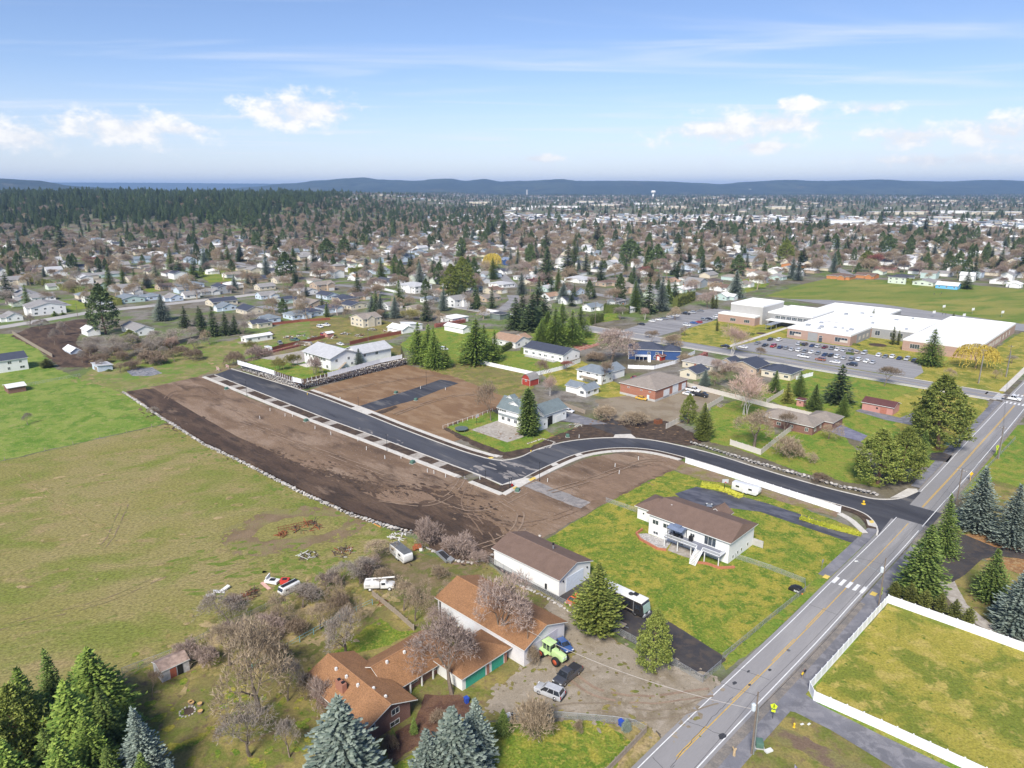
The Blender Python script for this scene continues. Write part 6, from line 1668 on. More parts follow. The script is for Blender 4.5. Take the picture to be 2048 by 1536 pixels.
PROTO = {}      # kind -> list of (crown mesh, trunk mesh, height, radius)
def add_con(kind, leaf, variants, h, r, bark=m_bark, tr=.16, fn=conifer, tz=.95, limbs=0, **kw):
    PROTO[kind] = []
    for i in range(variants):
        V, Fc = fn(hash_(kind) + i, h=h, r=r, **kw)
        PROTO[kind].append((mesh_from('crown', V, Fc, LEAF[leaf]), trunk_mesh(h * tz, tr, bark, rs=random.Random(i + 5), limbs=limbs, lr=r * .8), h, r))
def hash_(s): return sum((i + 1) * ord(c) for i, c in enumerate(s))
add_con('blue_spruce', 'blue', 3, 10, 2.7, layers=36, nb=21, sp=12, size=.36, droop=.12, full=.25, lift=.1)
add_con('spruce', 'fir', 3, 10, 2.5, layers=34, nb=19, sp=11, size=.37, droop=.15, full=.25)
add_con('fir', 'dark', 3, 10, 2.4, layers=24, nb=12, sp=7, size=.58, droop=.3, full=.2)
add_con('green_fir', 'bright', 3, 10, 2.9, layers=32, nb=19, sp=12, size=.36, droop=.2, full=.4)
add_con('pine', 'pine', 3, 10, 2.8, m_barkred, .2, pine, .9, 14, clumps=420, per=26, size=.33)
add_con('dark_pine', 'dark', 3, 10, 2.6, m_barkred, .2, pine, .9, 10, clumps=240, per=20, size=.48)
add_con('thick_pine', 'pine', 2, 10, 3.0, m_barkred, .2, layers=36, nb=21, sp=12, size=.4, droop=-.1, full=.5, lift=.25)
add_con('column_spruce', 'fir', 1, 10, 2.0, layers=38, nb=22, sp=10, size=.38, droop=.2, shape=lambda t: min(1, (1 - t) * 2.6) ** .7 * (.86 + .14 * sin(t * 9)))
add_con('arborvitae', 'arbor', 2, 5, 1.3, tr=.08, layers=18, nb=15, sp=5, size=.36, droop=-.35, lift=.3, shape=lambda t: (1 - t ** 2.2) * (.8 + .2 * sin(pi * t)))
add_con('gold_conifer', 'yellow', 1, 6, 1.7, tr=.1, layers=20, nb=13, sp=6, size=.42, droop=.1, full=.2)
def add_bare(kind, leaf, variants, h, bark=m_bark, **kw):
    PROTO[kind] = []
    for i in range(variants):
        mb, V, Fc, rad = bare(hash_(kind) + i * 7, h=h, **kw)
        PROTO[kind].append((mesh_from('crown', V, Fc, LEAF[leaf]), mb.data('trunk', bark), h, rad))
add_bare('bare_grey', 'grey', 3, 9, levels=6, kids_=3.1, tw=.055, trunk=.3)
add_bare('bare_tan', 'tan', 3, 9, spread=.6, levels=6, kids_=3.15, tw=.058, trunk=.32)
add_bare('bare_pink', 'pink', 3, 8, spread=.62, levels=6, kids_=3.15, tw=.055, trunk=.28)
add_bare('bare_brown', 'brown', 2, 8, spread=.5)
add_bare('birch', 'birchtwig', 2, 11, m_birch, spread=.46, multi=4, lean=.2, trunk=.16, tw=.06, kids_=4)
add_bare('bare_red', 'red', 1, 7, spread=.5)
add_bare('shrub_pink', 'pink', 2, 3.5, multi=7, spread=.5, lean=.5, kids_=4, weep=.06, tw=.045)
add_bare('shrub_tan', 'tan', 2, 3.5, multi=7, spread=.5, lean=.45, kids_=4, tw=.045)
add_bare('shrub_brown', 'brown', 2, 3, multi=7, spread=.55, lean=.55, kids_=4, tw=.045)
add_bare('shrub_olive', 'olive', 1, 3.5, multi=6, spread=.45, lean=.4, kids_=4, tw=.045)
def willow(seed=3, h=8., r=4.2):
    rs = random.Random(seed)
    V, Fc = [], []
    for k in range(420):
        a = rs.uniform(0, 6.28); q = rs.random() ** .5
        topz = h * (.62 + .38 * sqrt(max(0, 1 - q * q)))
        p = Vector((cos(a) * r * q, sin(a) * r * q, topz))
        n = rs.randint(5, 9)
        for j in range(n):
            e = p + Vector((cos(a) * .12, sin(a) * .12, -.45)) + Vector((rs.gauss(0, .1), rs.gauss(0, .1), 0))
            if e.z < .8: break
            rhomb(V, Fc, p, e - p, .1, Vector((rs.gauss(0, 1), rs.gauss(0, 1), 0)).normalized()); p = e
    mb, _, _, _ = bare(9, h=h * .85, spread=.7, levels=2)
    return V, Fc, mb
V_, F_, mb_ = willow()
PROTO['willow'] = [(mesh_from('crown', V_, F_, LEAF['willow']), mb_.data('trunk', m_bark), 8., 4.2)]
def top_height(u, v, vt, p=None):
    p = p or g(u, v)
    dy = -(vt - 768) / FPX
    return CAM_H + (-sin(PITCH) + dy * cos(PITCH)) / (cos(PITCH) + dy * sin(PITCH)) * p.y
TD = {'blue_spruce': ('blue_spruce', 'blue-grey spruce'), 'spruce': ('spruce_tree', 'green conical spruce'), 'fir': ('fir_tree', 'dark green pointed fir'), 'green_fir': ('fir_tree', 'bright green full fir'), 'pine': ('pine_tree', 'olive green pine'), 'dark_pine': ('pine_tree', 'dark green shaggy pine'), 'thick_pine': ('pine_tree', 'dense olive green pine'), 'column_spruce': ('spruce_tree', 'tall columnar spruce'), 'arborvitae': ('arborvitae', 'clipped green arborvitae'), 'gold_conifer': ('conifer_tree', 'yellow-green young conifer'),
      'bare_grey': ('bare_tree', 'bare grey-twigged tree'), 'bare_tan': ('bare_tree', 'bare tan-twigged tree'), 'bare_pink': ('bare_tree', 'bare pinkish-twigged tree'), 'bare_brown': ('bare_tree', 'bare dark brown tree'), 'birch': ('birch_tree', 'bare white-stemmed birch'), 'bare_red': ('bare_tree', 'red-budded small tree'), 'shrub_pink': ('bare_shrub', 'bare pinkish shrub'), 'shrub_tan': ('bare_shrub', 'bare tan shrub'), 'shrub_brown': ('bare_shrub', 'bare brown shrub'), 'shrub_olive': ('bare_shrub', 'olive-twigged shrub'), 'willow': ('willow_tree', 'yellow weeping willow')}
VEG = []
def tree(kind, pos, h, r, label=None, parts=True, rs=None):
    rs = rs or R
    cm, tm, h0, r0 = rs.choice(PROTO[kind])
    name, desc = TD[kind]
    sc = (r / r0, r / r0, h / h0)
    rz = rs.uniform(0, 6.28)
    VEG.append((pos.x, pos.y, r))
    cat = 'shrub' if 'shrub' in name else 'tree'
    grp = ('shrubs' if cat == 'shrub' else 'conifers' if kind in CONIF else 'bare trees') + ' of the neighbourhood'
    if parts:
        o = empty(name, pos, rz); o.scale = sc; o.rotation_euler = (rs.gauss(0, .02), rs.gauss(0, .02), rz)
        link('trunk', tm, o); link('crown', cm, o)
    else:
        key = (cm.name, 'joined')
        if key not in JOINED:
            bm = bmesh.new(); bm.from_mesh(cm)
            for f in bm.faces: f.material_index = 0
            n0 = len(bm.faces); bm.from_mesh(tm)
            bm.faces.ensure_lookup_table()
            for f in bm.faces[n0:]: f.material_index = 1
            me = bpy.data.meshes.new(name); bm.to_mesh(me); bm.free()
            me.materials.clear(); me.materials.append(cm.materials[0]); me.materials.append(tm.materials[0])
            JOINED[key] = me
        o = link(name, JOINED[key], None, pos, (0, 0, rz), sc)
    if label: tag(o, label, cat)
    else: auto(o, desc, cat, grp)
    return o
JOINED = {}
CONIF = {'blue_spruce', 'spruce', 'fir', 'green_fir', 'pine', 'dark_pine', 'thick_pine', 'column_spruce', 'arborvitae', 'gold_conifer'}
def trees(kind, text, parts=True):
    """entries: u v_base v_top width_px"""
    for e in text.split(';'):
        if not e.strip(): continue
        u, v, vt, w = (float(x) for x in e.split())
        p = g(u, v)
        zp = 0.0
        q = g(u, v, PADZ); sq, oq = so(q)
        if 71 < sq < 130 and -258 < oq < -215.5 and v < 756: p = q; zp = PADZ
        depth = p.y * cos(PITCH) + CAM_H * sin(PITCH)
        tree(kind, p, max(.8, top_height(u, v, vt, p) - zp), w / 2 * depth / FPX, None, parts)
trees('spruce', '118 1440 1297 70; 232 1530 1374 95; 112 1590 1457 85; 235 1610 1490 70; 295 1625 1505 75; 12 1480 1370 70; 1890 1110 990 56; 1838 1190 1046 96; 1980 1200 1097 68; 1628 820 768 36; 1007 1468 1417 36; 674 743 693 30; 1548 785 740 28; 828 1467 1434 18; 786 1486 1452 16; 1842 922 860 32; 340 700 672 14; 218 742 738 14')
trees('green_fir', '856 730 648 52; 988 722 660 40; 1110 690 615 52; 1145 690 620 52; 1082 690 640 42; 892 736 690 28; 60 1500 1340 125; 260 1480 1400 75; 30 1640 1480 140; 150 1640 1470 130; 200 1590 1420 110; 205 1450 1296 140; 165 1545 1352 150; 185 1420 1307 120; 1095 682 622 54; 1125 682 605 58; 1160 674 612 48; 950 727 637 78; 838 726 645 55; 872 737 655 50; 968 706 650 40; 1598 792 742 36; 1685 833 787 30; 1860 731 657 54; 110 632 622 14; 126 630 624 12')
trees('pine', '45 1545 1380 140; 10 1600 1440 110; 1755 968 862 92; 1802 962 856 84; 1876 898 756 116; 1850 880 800 60; 1305 1346 1222 72; 1375 847 790 36; 905 598 530 46; 928 592 516 52; 1733 535 502 34; 1571 527 480 36; 262 690 660 40')
trees('thick_pine', '1192 1268 1125 98; 1406 878 805 40; 1405 880 860 30')
trees('column_spruce', '1058 869 775 47')
trees('blue_spruce', '690 1590 1397 182; 908 1595 1412 160; 948 1530 1398 92; 858 1625 1465 115; 300 1575 1414 96; 94 1455 1387 52; 0 1605 1497 76; 350 1640 1520 70; 1952 1062 935 84; 2018 1092 970 78; 2034 1264 1140 110; 1253 1461 1436 22; 718 730 697 25; 1410 772 738 24; 325 641 588 40; 295 576 543 26; 745 631 592 28; 762 636 590 30; 790 636 592 28; 1267 568 530 28; 1044 590 545 26; 1126 606 565 34; 1274 616 568 42; 1322 622 553 36; 1471 596 540 38; 1667 545 502 18; 1596 561 525 22; 1841 540 512 28; 735 545 515 24; 470 580 548 20')
trees('fir', '1075 640 578 50; 1046 648 588 46; 1350 600 560 26; 1238 600 560 26; 400 650 612 26; 1200 560 520 28; 1674 806 730 64; 125 506 450 38; 360 556 515 32; 388 556 515 28; 313 566 530 24; 405 668 618 30; 428 672 612 34; 452 670 622 30; 470 668 628 26; 370 655 612 26; 853 642 590 28; 1062 662 585 58; 1030 658 595 48; 1088 655 590 50; 1094 552 495 40; 1136 554 490 44; 1171 549 503 26; 1091 502 460 32; 1194 492 447 36; 1302 562 527 24; 1078 592 553 24; 1296 627 555 38; 1358 524 478 34; 1349 550 522 26; 1616 462 417 28; 1652 462 422 22; 1763 446 418 24; 1848 472 430 24; 1818 474 442 16; 1692 508 472 28; 1653 496 460 26; 1606 528 495 30; 1861 554 525 32; 1933 578 542 26; 1978 534 502 20; 2038 554 497 32; 2000 542 510 30; 540 505 452 34; 560 505 470 20; 620 500 455 20; 820 555 515 24; 838 555 518 22; 865 560 520 22; 1008 475 432 20; 985 470 440 20; 757 465 420 18; 790 470 430 16; 880 470 425 14')
trees('dark_pine', '212 668 572 58; 1261 522 480 50; 1312 537 490 36; 1474 552 510 32; 575 560 505 40; 655 520 478 36; 690 515 475 30; 1776 502 470 34; 500 470 430 30; 440 465 425 30; 1880 500 470 30; 1420 470 440 30')
trees('arborvitae', '1788 1196 1164 26; 1818 1210 1168 28; 1848 1220 1180 28; 1878 1231 1187 28; 1906 1243 1200 28; 1935 1252 1215 27; 1425 618 590 10; 1432 618 592 10; 1745 645 618 8; 1785 690 655 12; 1796 690 662 10; 1905 645 625 8; 1434 662 640 8; 95 735 718 30')
trees('gold_conifer', '1575 806 762 28; 1683 800 786 14; 986 536 514 26')
trees('willow', '1950 737 688 74; 985 541 506 36')
trees('bare_grey', '190 706 668 40; 232 704 668 38; 268 700 664 42; 308 694 660 40; 352 690 655 44; 380 684 650 36; 165 726 700 26; 205 738 716 24; 275 722 694 34; 335 716 690 34; 390 700 676 34; 130 672 640 28; 60 652 626 26; 486 668 640 30; 505 652 620 34; 860 628 596 30; 940 612 580 34; 1240 640 610 30; 691 1312 1200 92; 462 1258 1180 100; 605 1215 1165 84; 682 1178 1120 66; 720 1168 1115 60; 500 1512 1408 118; 580 1515 1440 64; 575 1402 1310 70; 182 716 680 34; 215 722 690 30; 250 716 680 36; 292 716 676 40; 320 706 672 36; 55 850 825 22; 304 833 812 24; 1370 672 650 22; 1300 676 660 20; 2023 727 709 20; 80 660 636 30; 110 690 655 24; 2010 800 790 12')
trees('bare_tan', '420 690 655 34; 350 724 694 34; 240 744 722 22; 545 640 610 30; 700 640 612 26; 820 620 590 34; 880 650 620 28; 1350 640 612 30; 660 1215 1160 60; 700 1250 1190 55; 880 1215 1165 50; 560 1250 1190 70; 520 1430 1240 165; 830 1242 1155 72; 808 1222 1152 56; 1507 895 812 92; 1657 878 840 54; 1620 926 904 28; 1430 770 740 40; 1900 757 735 24; 1991 757 735 22; 755 1122 1075 68; 640 1260 1200 60; 460 1330 1240 90')
trees('bare_pink', '905 1388 1232 165; 998 1294 1140 138; 930 1310 1262 60; 872 1262 1215 50; 1222 724 655 100; 1470 772 720 50; 1432 752 716 36; 640 560 520 50; 800 520 480 44; 1415 615 580 40')
trees('bare_brown', '982 842 758 60; 1205 772 720 38; 1080 770 714 36; 1460 772 732 42; 305 1392 1345 44; 1768 772 728 58; 1567 872 825 48; 1515 722 690 28; 600 702 680 26; 1302 690 660 30')
trees('birch', '1490 830 733 90; 1464 710 642 56; 1100 792 745 30; 345 702 668 28; 1290 640 612 20')
trees('bare_red', '1132 742 720 26; 1750 540 505 30; 190 530 512 44; 1290 560 530 24')
trees('shrub_pink', '660 1180 1140 56; 735 1150 1110 56; 545 1270 1225 60; 470 1220 1185 44; 380 1320 1280 50; 960 1130 1100 40; 850 1088 1040 62; 922 1118 1070 68; 632 750 708 30; 512 720 690 62; 470 1290 1240 70; 420 1330 1290 60; 640 1420 1360 55')
trees('shrub_tan', '1070 1482 1395 88; 1565 914 870 74; 1155 1462 1436 24; 615 1402 1345 50; 1062 1332 1290 38; 1212 838 808 48; 1272 850 820 54; 1342 690 664 50; 880 1160 1130 40; 770 1170 1130 40; 560 1330 1270 70; 1372 725 706 40')
trees('shrub_brown', '230 712 690 40; 285 706 684 44; 340 700 678 44; 180 712 690 34; 520 1300 1255 60; 680 1225 1185 50; 390 720 696 40; 320 730 706 40; 270 738 716 36; 200 728 704 36; 622 1200 1160 46; 600 1268 1230 48; 470 730 700 40; 940 1350 1320 40; 1640 965 945 40; 300 726 695 44; 240 722 700 30; 360 712 690 40; 1190 722 700 40; 1340 706 690 40; 880 1445 1415 40; 780 1500 1470 36')
trees('shrub_olive', '557 741 712 30; 587 733 704 30; 820 640 615 36; 1080 705 690 24; 500 700 680 26')
# ================================================================== STREET FURNITURE AND SMALL THINGS
m_pole = M('pole_wood', (.20, .16, .125), .9, .2, 2); m_tank = M('transformer_grey', (.55, .60, .63), .5, .06); m_hiviz = M('sign_lime', (.62, .78, .03), .5, .04); m_signy = M('sign_amber', (.85, .52, .03), .5, .04)
def utility_pole(label, pos, h, trans=False, arm=None, conduit=False, cross=True, name='utility_pole', r=.16):
    t = empty(name, pos, 0, label, 'pole')
    MB().bar((0, 0, -.1), (0, 0, h), r, r * .65, 8).build('shaft', m_pole, t)
    if conduit: MB().bar((.24, -.1, 0), (.24, -.1, h * .8), .11, n=6).build('conduit', m_steel, t)
    if trans:
        MB().lathe([(.3, h - 3.1), (.34, h - 3.0), (.34, h - 2.1), (.2, h - 1.95)], 12, (-.42, 0)).build('transformer', m_tank, t)
    if cross:
        c = MB().bar((-E2.x * 1.1, -E2.y * 1.1, h - .7), (E2.x * 1.1, E2.y * 1.1, h - .7), .07, n=4).build('crossarm', m_pole, t)
        for k in (-1, -.4, .4, 1): MB().lathe([(.05, h - .62), (.07, h - .5), (.03, h - .42)], 6, (E2.x * k, E2.y * k)).build('insulator', m_trim, c)
    if arm:
        a = MB().bar((0, 0, h - arm[1]), (-E2.x * arm[0], -E2.y * arm[0], h - arm[1] + .7), .05, n=5).build('lamp_arm', m_steel, t)
        p = Vector((-E2.x * arm[0], -E2.y * arm[0], h - arm[1] + .68))
        bevel(MB().box(p.x - .35, p.y - .12, p.z - .08, p.x + .35, p.y + .12, p.z + .08).build('lamp_head', m_trim, a).data, .03)
    return t
PO = {}
for key, u, v, vt, kw, lb in (('a', 1503, 1508, 1384, dict(trans=True, conduit=True, cross=False), 'utility pole with a transformer and steel conduit at the side drive'), ('b', 1757, 1212, 1116, dict(trans=True, arm=(5.2, 3.4), cross=False), 'utility pole with a street lamp arm over the zebra crossing'), ('c', 1912, 1010, 937, dict(), 'utility pole between the small spruce and the blue spruce'), ('d', 1995, 918, 852, dict(conduit=True), 'utility pole beside the lime school sign'), ('e', 1956, 767, 698, dict(conduit=True), 'utility pole in front of the yellow willow'), ('f', 2011, 754, 690, dict(conduit=True), 'utility pole at the school path corner'), ('h', 1055, 1322, 1256, dict(cross=False), 'thin yard pole with a lamp beside the green tractor'), ('i', 1190, 652, 603, dict(), 'utility pole beside the full green firs'), ('j', 887, 604, 566, dict(), 'utility pole among the distant shaggy pines'), ('k', 175, 637, 604, dict(cross=False), 'thin pole on the long hedge road'), ('l', 156, 636, 606, dict(cross=False), 'second thin pole on the long hedge road'), ('n', 737, 690, 655, dict(cross=False), 'pole behind the wing of the white house')):
    p = g(u, v); hh = top_height(u, v, vt)
    utility_pole(lb, p, hh, r=.16 if key != 'h' else .1, **kw); PO[key] = p + Vector((0, 0, hh))
def wire(label, a, b, sag, r=.025, mat=None):
    P = [a.lerp(b, i / 24) - Vector((0, 0, sag * (1 - (2 * i / 24 - 1) ** 2))) for i in range(25)]
    mb = MB()
    for p, q in zip(P, P[1:]): mb.bar(p - a, q - a, r, n=4, cap=False)
    tag(mb.build('power_line', mat or m_plast, None, a), label, 'power line')
dn = lambda p, z: p - Vector((0, 0, z))
wire('pale service cable from the transformer pole to the yard pole', dn(PO['a'], 3.0), dn(PO['h'], .5), 1.6, .035, M('cable_pale', (.5, .46, .42), .7))
for i, (a, b) in enumerate((('a', 'b'), ('b', 'c'), ('c', 'd'), ('d', 'f'))):
    wire('power line strung along the arterial, ' + ('first span past the side drive', 'span above the spruce bed', 'span beside the lawn corner', 'span towards the school')[i], dn(PO[a], .3), dn(PO[b], .3), .9, .02)
    wire('thick cable under the power line, ' + ('first span past the side drive', 'span above the spruce bed', 'span beside the lawn corner', 'span towards the school')[i], dn(PO[a], 3.4), dn(PO[b], 3.4), .8, .03)
wire('power line leaving the frame below the transformer pole', dn(PO['a'], .3), S(-45, 10.5, 10.5), .9, .02); wire('power line crossing from the willow pole to the school path pole', dn(PO['e'], .4), dn(PO['f'], .4), .3, .02)
wire('cable from the willow pole along the school street', dn(PO['e'], 1.5), S(262, -160, 8), 2.0, .025)
def post_sign(name, label, pos, h, shape, mat, size, face, post=m_black, pr=.035, extra=None):
    t = empty(name, pos, face, label, 'sign')
    MB().bar((0, 0, 0), (0, 0, h), pr, n=6).build('post', post, t)
    n, a0 = {'diamond': (4, 0), 'octagon': (8, pi / 8), 'pent': (5, pi / 2), 'square': (4, pi / 4)}[shape]
    MB().extr([(size * cos(a0 + 2 * pi * i / n), h - size * .9 + size * sin(a0 + 2 * pi * i / n)) for i in range(n)], lambda a, b: (a, -.05, b), lambda a, b: (a, -.08, b)).build('panel', mat, t)
    if extra: extra(t, h - size * .9)
    return t
def walker(t, z):
    MB().lathe([(.02, z + .28), (.09, z + .33), (.02, z + .44)], 8, (0, -.095)).build('walker_head', m_black, t)
    MB().box(-.06, -.1, z - .05, .06, -.085, z + .26).bar((0, -.09, z), (-.16, -.09, z - .35), .04, n=4).bar((0, -.09, z), (.16, -.09, z - .35), .04, n=4).bar((0, -.09, z + .2), (.2, -.09, z), .03, n=4).build('walker_body', m_black, t)
    MB().box(-.3, -.1, z - 1.05, .3, -.06, z - .65).build('arrow_plate', m_hiviz, t)
post_sign('crossing_sign', 'lime pedestrian sign at the cracked side drive', g(1545, 1438), 2.9, 'pent', m_hiviz, .55, -.4, extra=walker)
post_sign('crossing_sign', 'lime pedestrian sign on the pole by the zebra crossing', g(1761, 1200), 2.9, 'pent', m_hiviz, .55, .9, extra=walker)
post_sign('crossing_sign', 'lime school sign on a lime post beside the far pole', g(1992, 908), 3.0, 'pent', m_hiviz, .6, .2, m_hiviz, .06, walker)
post_sign('warning_sign', 'amber diamond warning sign on the verge by the blue spruce', g(1940, 962), 2.8, 'diamond', m_signy, .65, .2, m_signy, .06)
post_sign('road_sign', 'grey back of a sign on the lawn by the arterial', g(1643, 1140), 2.6, 'octagon', m_steel, .45, .7, m_steel)
post_sign('stop_sign', 'red stop sign post at the new street corner', g(1024, 985), 2.6, 'octagon', M('sign_red', (.45, .03, .03), .5), .4, .7, m_steel)
# lamp posts and stakes of the estate
for i, (u, v, vt) in enumerate(((494, 792, 762), (774, 902, 869), (853, 771, 744), (717, 812, 795), (1079, 962, 925), (971, 956, 942), (1019, 976, 957), (1023, 975, 957))):
    t = empty('lamp_post', g(u, v, .1), 0); auto(t, 'slim black lamp post', 'lamp post', 'lamp posts of the new street')
    hh = top_height(u, v, vt); MB().bar((0, 0, 0), (0, 0, hh), .07, .05, 6).build('shaft', m_black, t); MB().lathe([(.12, 0), (.12, .25), (.07, .3)], 8).build('base', m_black, t); MB().box(-.14, -.14, hh - .12, .14, .14, hh + .06).build('lamp_head', m_black, t)
m_box = M('utility_green', (.09, .17, .13), .6, .08)
for i, (u, v) in enumerate(((453, 779), (612, 843), (825, 927), (792, 787), (832, 801), (1035, 983), (1518, 1492), (1893, 890), (1135, 874))):
    t = empty('utility_box', g(u, v), GR + .1 * i); auto(t, 'green electrical cabinet', 'cabinet', 'green utility cabinets')
    bevel(MB().cbox(0, 0, .12, 1.3, 1.1, .85).build('housing', m_box, t).data, .04); MB().cbox(0, 0, 0, 1.6, 1.4, .12).build('plinth', m_conc3, t); MB().box(-.02, -.57, .2, .02, -.54, .9).build('door_gap', m_black, t)
rs_ = random.Random(8)
for u, v in ((540, 822), (520, 838), (570, 833), (585, 833), (630, 858), (662, 870), (716, 882), (733, 900), (770, 918), (802, 917), (855, 945), (868, 948), (891, 955), (1158, 876), (1095, 964), (1238, 948), (1277, 920), (680, 800), (891, 780), (841, 778), (1230, 934), (960, 960), (1450, 968)):
    o = MB().cbox(0, 0, 0, .14, .14, 1.2).build('survey_stake', m_trim, None, g(u, v, .05), (rs_.uniform(-.08, .08), rs_.uniform(-.08, .08), rs_.uniform(0, 3))); auto(o, 'short white survey stake', 'stake', 'survey stakes on the plots')
m_hyd = M('hydrant_yellow', (.75, .50, .04), .5, .06)
for u, v, lb in ((615, 790, 'yellow hydrant at the end of the pad wall'), (1062, 905, 'yellow hydrant on the dark soil margin of the curve'), (1588, 1455, 'yellow hydrant on the grass by the side drive')):
    t = empty('fire_hydrant', g(u, v), 0, lb, 'hydrant')
    MB().lathe([(.2, 0), (.2, .08), (.13, .1), (.13, .6), (.17, .62), (.15, .75), (.04, .86)], 10).build('barrel', m_hyd, t)
    for s_ in (-1, 1): MB().bar((0, s_ * .1, .48), (0, s_ * .24, .48), .06, n=8).build('nozzle', m_hyd, t)
# road barriers at the dead end
m_redst = M('barrier_red', (.55, .05, .04), .6, .08)
for u, v, lb in ((436, 741, 'red and white road barrier at the dead end, next to the footway'), (455, 736, 'red and white road barrier at the dead end, next to the boulder wall')):
    t = empty('road_barrier', g(u, v, .1), GR, lb, 'barrier')
    for y in (-1.1, 1.1): MB().bar((0, y, 0), (0, y, 1.6), .05, n=4).bar((-.5, y, .04), (.5, y, .04), .05, n=4).build('leg', m_trim, t)
    for z in (.5, .95, 1.4):
        b = MB().box(-.03, -1.5, z - .1, .03, 1.5, z + .12).build('plank', m_trim, t)
        for k in range(5): MB().box(-.045, -1.45 + k * .62, z - .1, -.032, -1.14 + k * .62, z + .12).build('stripe', m_redst, b)
# yellow road plate marker on the new street
t = empty('marker_drum', g(1727, 1008, .1), 0, 'yellow marker drum standing on the new street', 'marker'); MB().lathe([(.55, 0), (.55, .1), (.3, .14), (.26, .9), (.2, .95)], 10).build('drum', m_hyd, t); MB().lathe([(.31, .4), (.31, .52)], 10).build('band', m_black, t)
# farm and garden bits
t = empty('fire_ring', g(375, 1424), 0, 'round stone fire ring on the farm lawn', 'fire ring')
for k in range(14): link('stone', ROCKS[k % 9], t, (1.15 * cos(k * pi / 7), 1.15 * sin(k * pi / 7), .1), (0, 0, k), .42)
flat('ash', [Vector((1.0 * cos(k * pi / 8), 1.0 * sin(k * pi / 8), 0)) for k in range(16)], .07, m_soil, parent=t)
for u, v, lb in ((381, 1407, 'cut log stool beside a smaller one, behind the fire ring'), (384, 1409, 'smallest log stool behind the fire ring'), (400, 1411, 'cut log stool farther along the fire ring'), (401, 1426, 'cut log stool level with the fire ring')):
    t = empty('log_stool', g(u, v), 0, lb, 'log stool'); MB().lathe([(.42, 0), (.4, .45)], 12).build('log', m_bark, t); MB().lathe([(.38, .451), (.38, .47)], 12).build('cut_face', M('cut_wood', (.52, .33, .13), .8), t)
def rod_heap(name, label, pos, n, r, h, mats, lens=(1, 2.5), th=.06, cat='scrap heap'):
    t = empty(name, pos, 0, label, cat)
    rs = random.Random(hash_(label))
    for k in range(n):
        a, q, b = rs.uniform(0, 6.28), rs.random() ** .5, rs.uniform(0, 6.28)
        p = Vector((cos(a) * r * q, sin(a) * r * q, h * (1 - q) * rs.random() + .1)); d = Vector((cos(b), sin(b), rs.gauss(0, .35))).normalized() * rs.uniform(*lens) / 2
        lo = p - d; hi = p + d; lo.z = max(.03, lo.z); hi.z = max(.03, hi.z)
        MB().bar(lo, hi, th * rs.uniform(.6, 1.5), n=4).build('piece', rs.choice(mats), t)
    return t
m_rust2 = M('rust_orange', (.34, .11, .045), .85, .3, 2); m_white2 = M('white_scrap', (.7, .7, .68), .6, .1); m_barkd = M('dead_wood', (.11, .08, .06), .9, .25, 3)
rod_heap('brush_pile', 'rusty brush and timber heap beside the camper van', g(502, 1190), 40, 1.7, 1.2, [m_rust, m_barkd, m_barkd], (.8, 2.4))
rod_heap('brush_pile', 'mixed heap of white boards and branches near the loop', g(685, 1106), 46, 2.3, 1.6, [m_white2, m_rust2, m_barkd, m_barkd, m_wood], (1, 2.6))
rod_heap('brush_pile', 'low heap of branches under a white pipe', g(617, 1112), 34, 2.0, 1.1, [m_barkd, m_barkd, m_wood, m_white2], (1, 3))
rod_heap('rubble_heap', 'heap of white broken boards by the boulder wall end', g(795, 1075), 36, 2.2, .7, [m_white2, m_white2, m_wood], (.6, 1.6), .09)
rod_heap('scrap_heap', 'rusty iron implement frames inside the worn loop', g(615, 1056), 38, 3.4, 1.5, [m_rust, m_rust2, m_barkd], (1, 3), .07)
rod_heap('scrap_heap', 'small rusty implement in front of the iron frames', g(565, 1070), 24, 1.4, 1.0, [m_rust, m_rust2], (.8, 2), .07)
rod_heap('scrap_heap', 'rusty junk beside the white drum at the thicket', g(765, 1205), 16, 1.2, .7, [m_rust, m_barkd], (.6, 1.5))
rod_heap('scrap_heap', 'tangled grey scrap at the driveway of the green-roofed house', g(1150, 852), 36, 2.4, 1.2, [m_wood, m_white2, m_barkd], (.8, 2.4))
for i, (u, v) in enumerate(((600, 690), (625, 676), (665, 676), (690, 668), (575, 676), (745, 660), (775, 664), (640, 686), (720, 672), (600, 672))):
    rod_heap('scrap_heap', ('grey', 'white', 'rusty', 'mixed', 'low', 'pale', 'wide', 'timber', 'broken', 'spread')[i] + ' junk heap in the scrapyard ' + ('by the beige trailer', 'by the red van', 'by the pinkish shed', 'below the tall cream house', 'by the wrecked pickup', 'at the barn', 'under the barn eaves', 'at the cedar fence', 'in the weeds', 'behind the wrecks')[i], g(u, v), 22, 2.8, 1.3, [m_white2, m_rust, m_wood, m_steel, m_plast], (1, 3), .12)
# a gang of cultivator tines
t = empty('cultivator', g(590, 1058), GR - .3, 'rusty spring-tine cultivator standing in the loop grass', 'cultivator')
for y in (0, 1.2): MB().bar((-4, y, .8), (4.5, y, .8), .07, n=4).build('beam', m_rust, t)
for k in range(14): MB().bar((-3.8 + k * .6, 0, .1), (-3.8 + k * .6, .2, 1.5), .045, n=4).build('tine', m_rust, t)
def slab_junk(label, pos, rz, boxes, name='scrap_pile'):
    t = empty(name, pos, rz, label, 'scrap')
    for (x, y, z, a, b, c, m, r) in boxes:
        o = MB().cbox(0, 0, 0, a, b, c).build('panel', m, t, (x, y, z), r)
slab_junk('white panels lying at the pasture edge', g(438, 1186), .4, [(0, 0, .3, 2.2, .9, .12, m_white2, (.1, .3, 0)), (1.3, .7, .25, 1.8, .8, .3, m_white2, (0, -.2, .6)), (-1.6, -.5, .1, 1.6, .7, .25, m_white2, (0, .1, .2))])
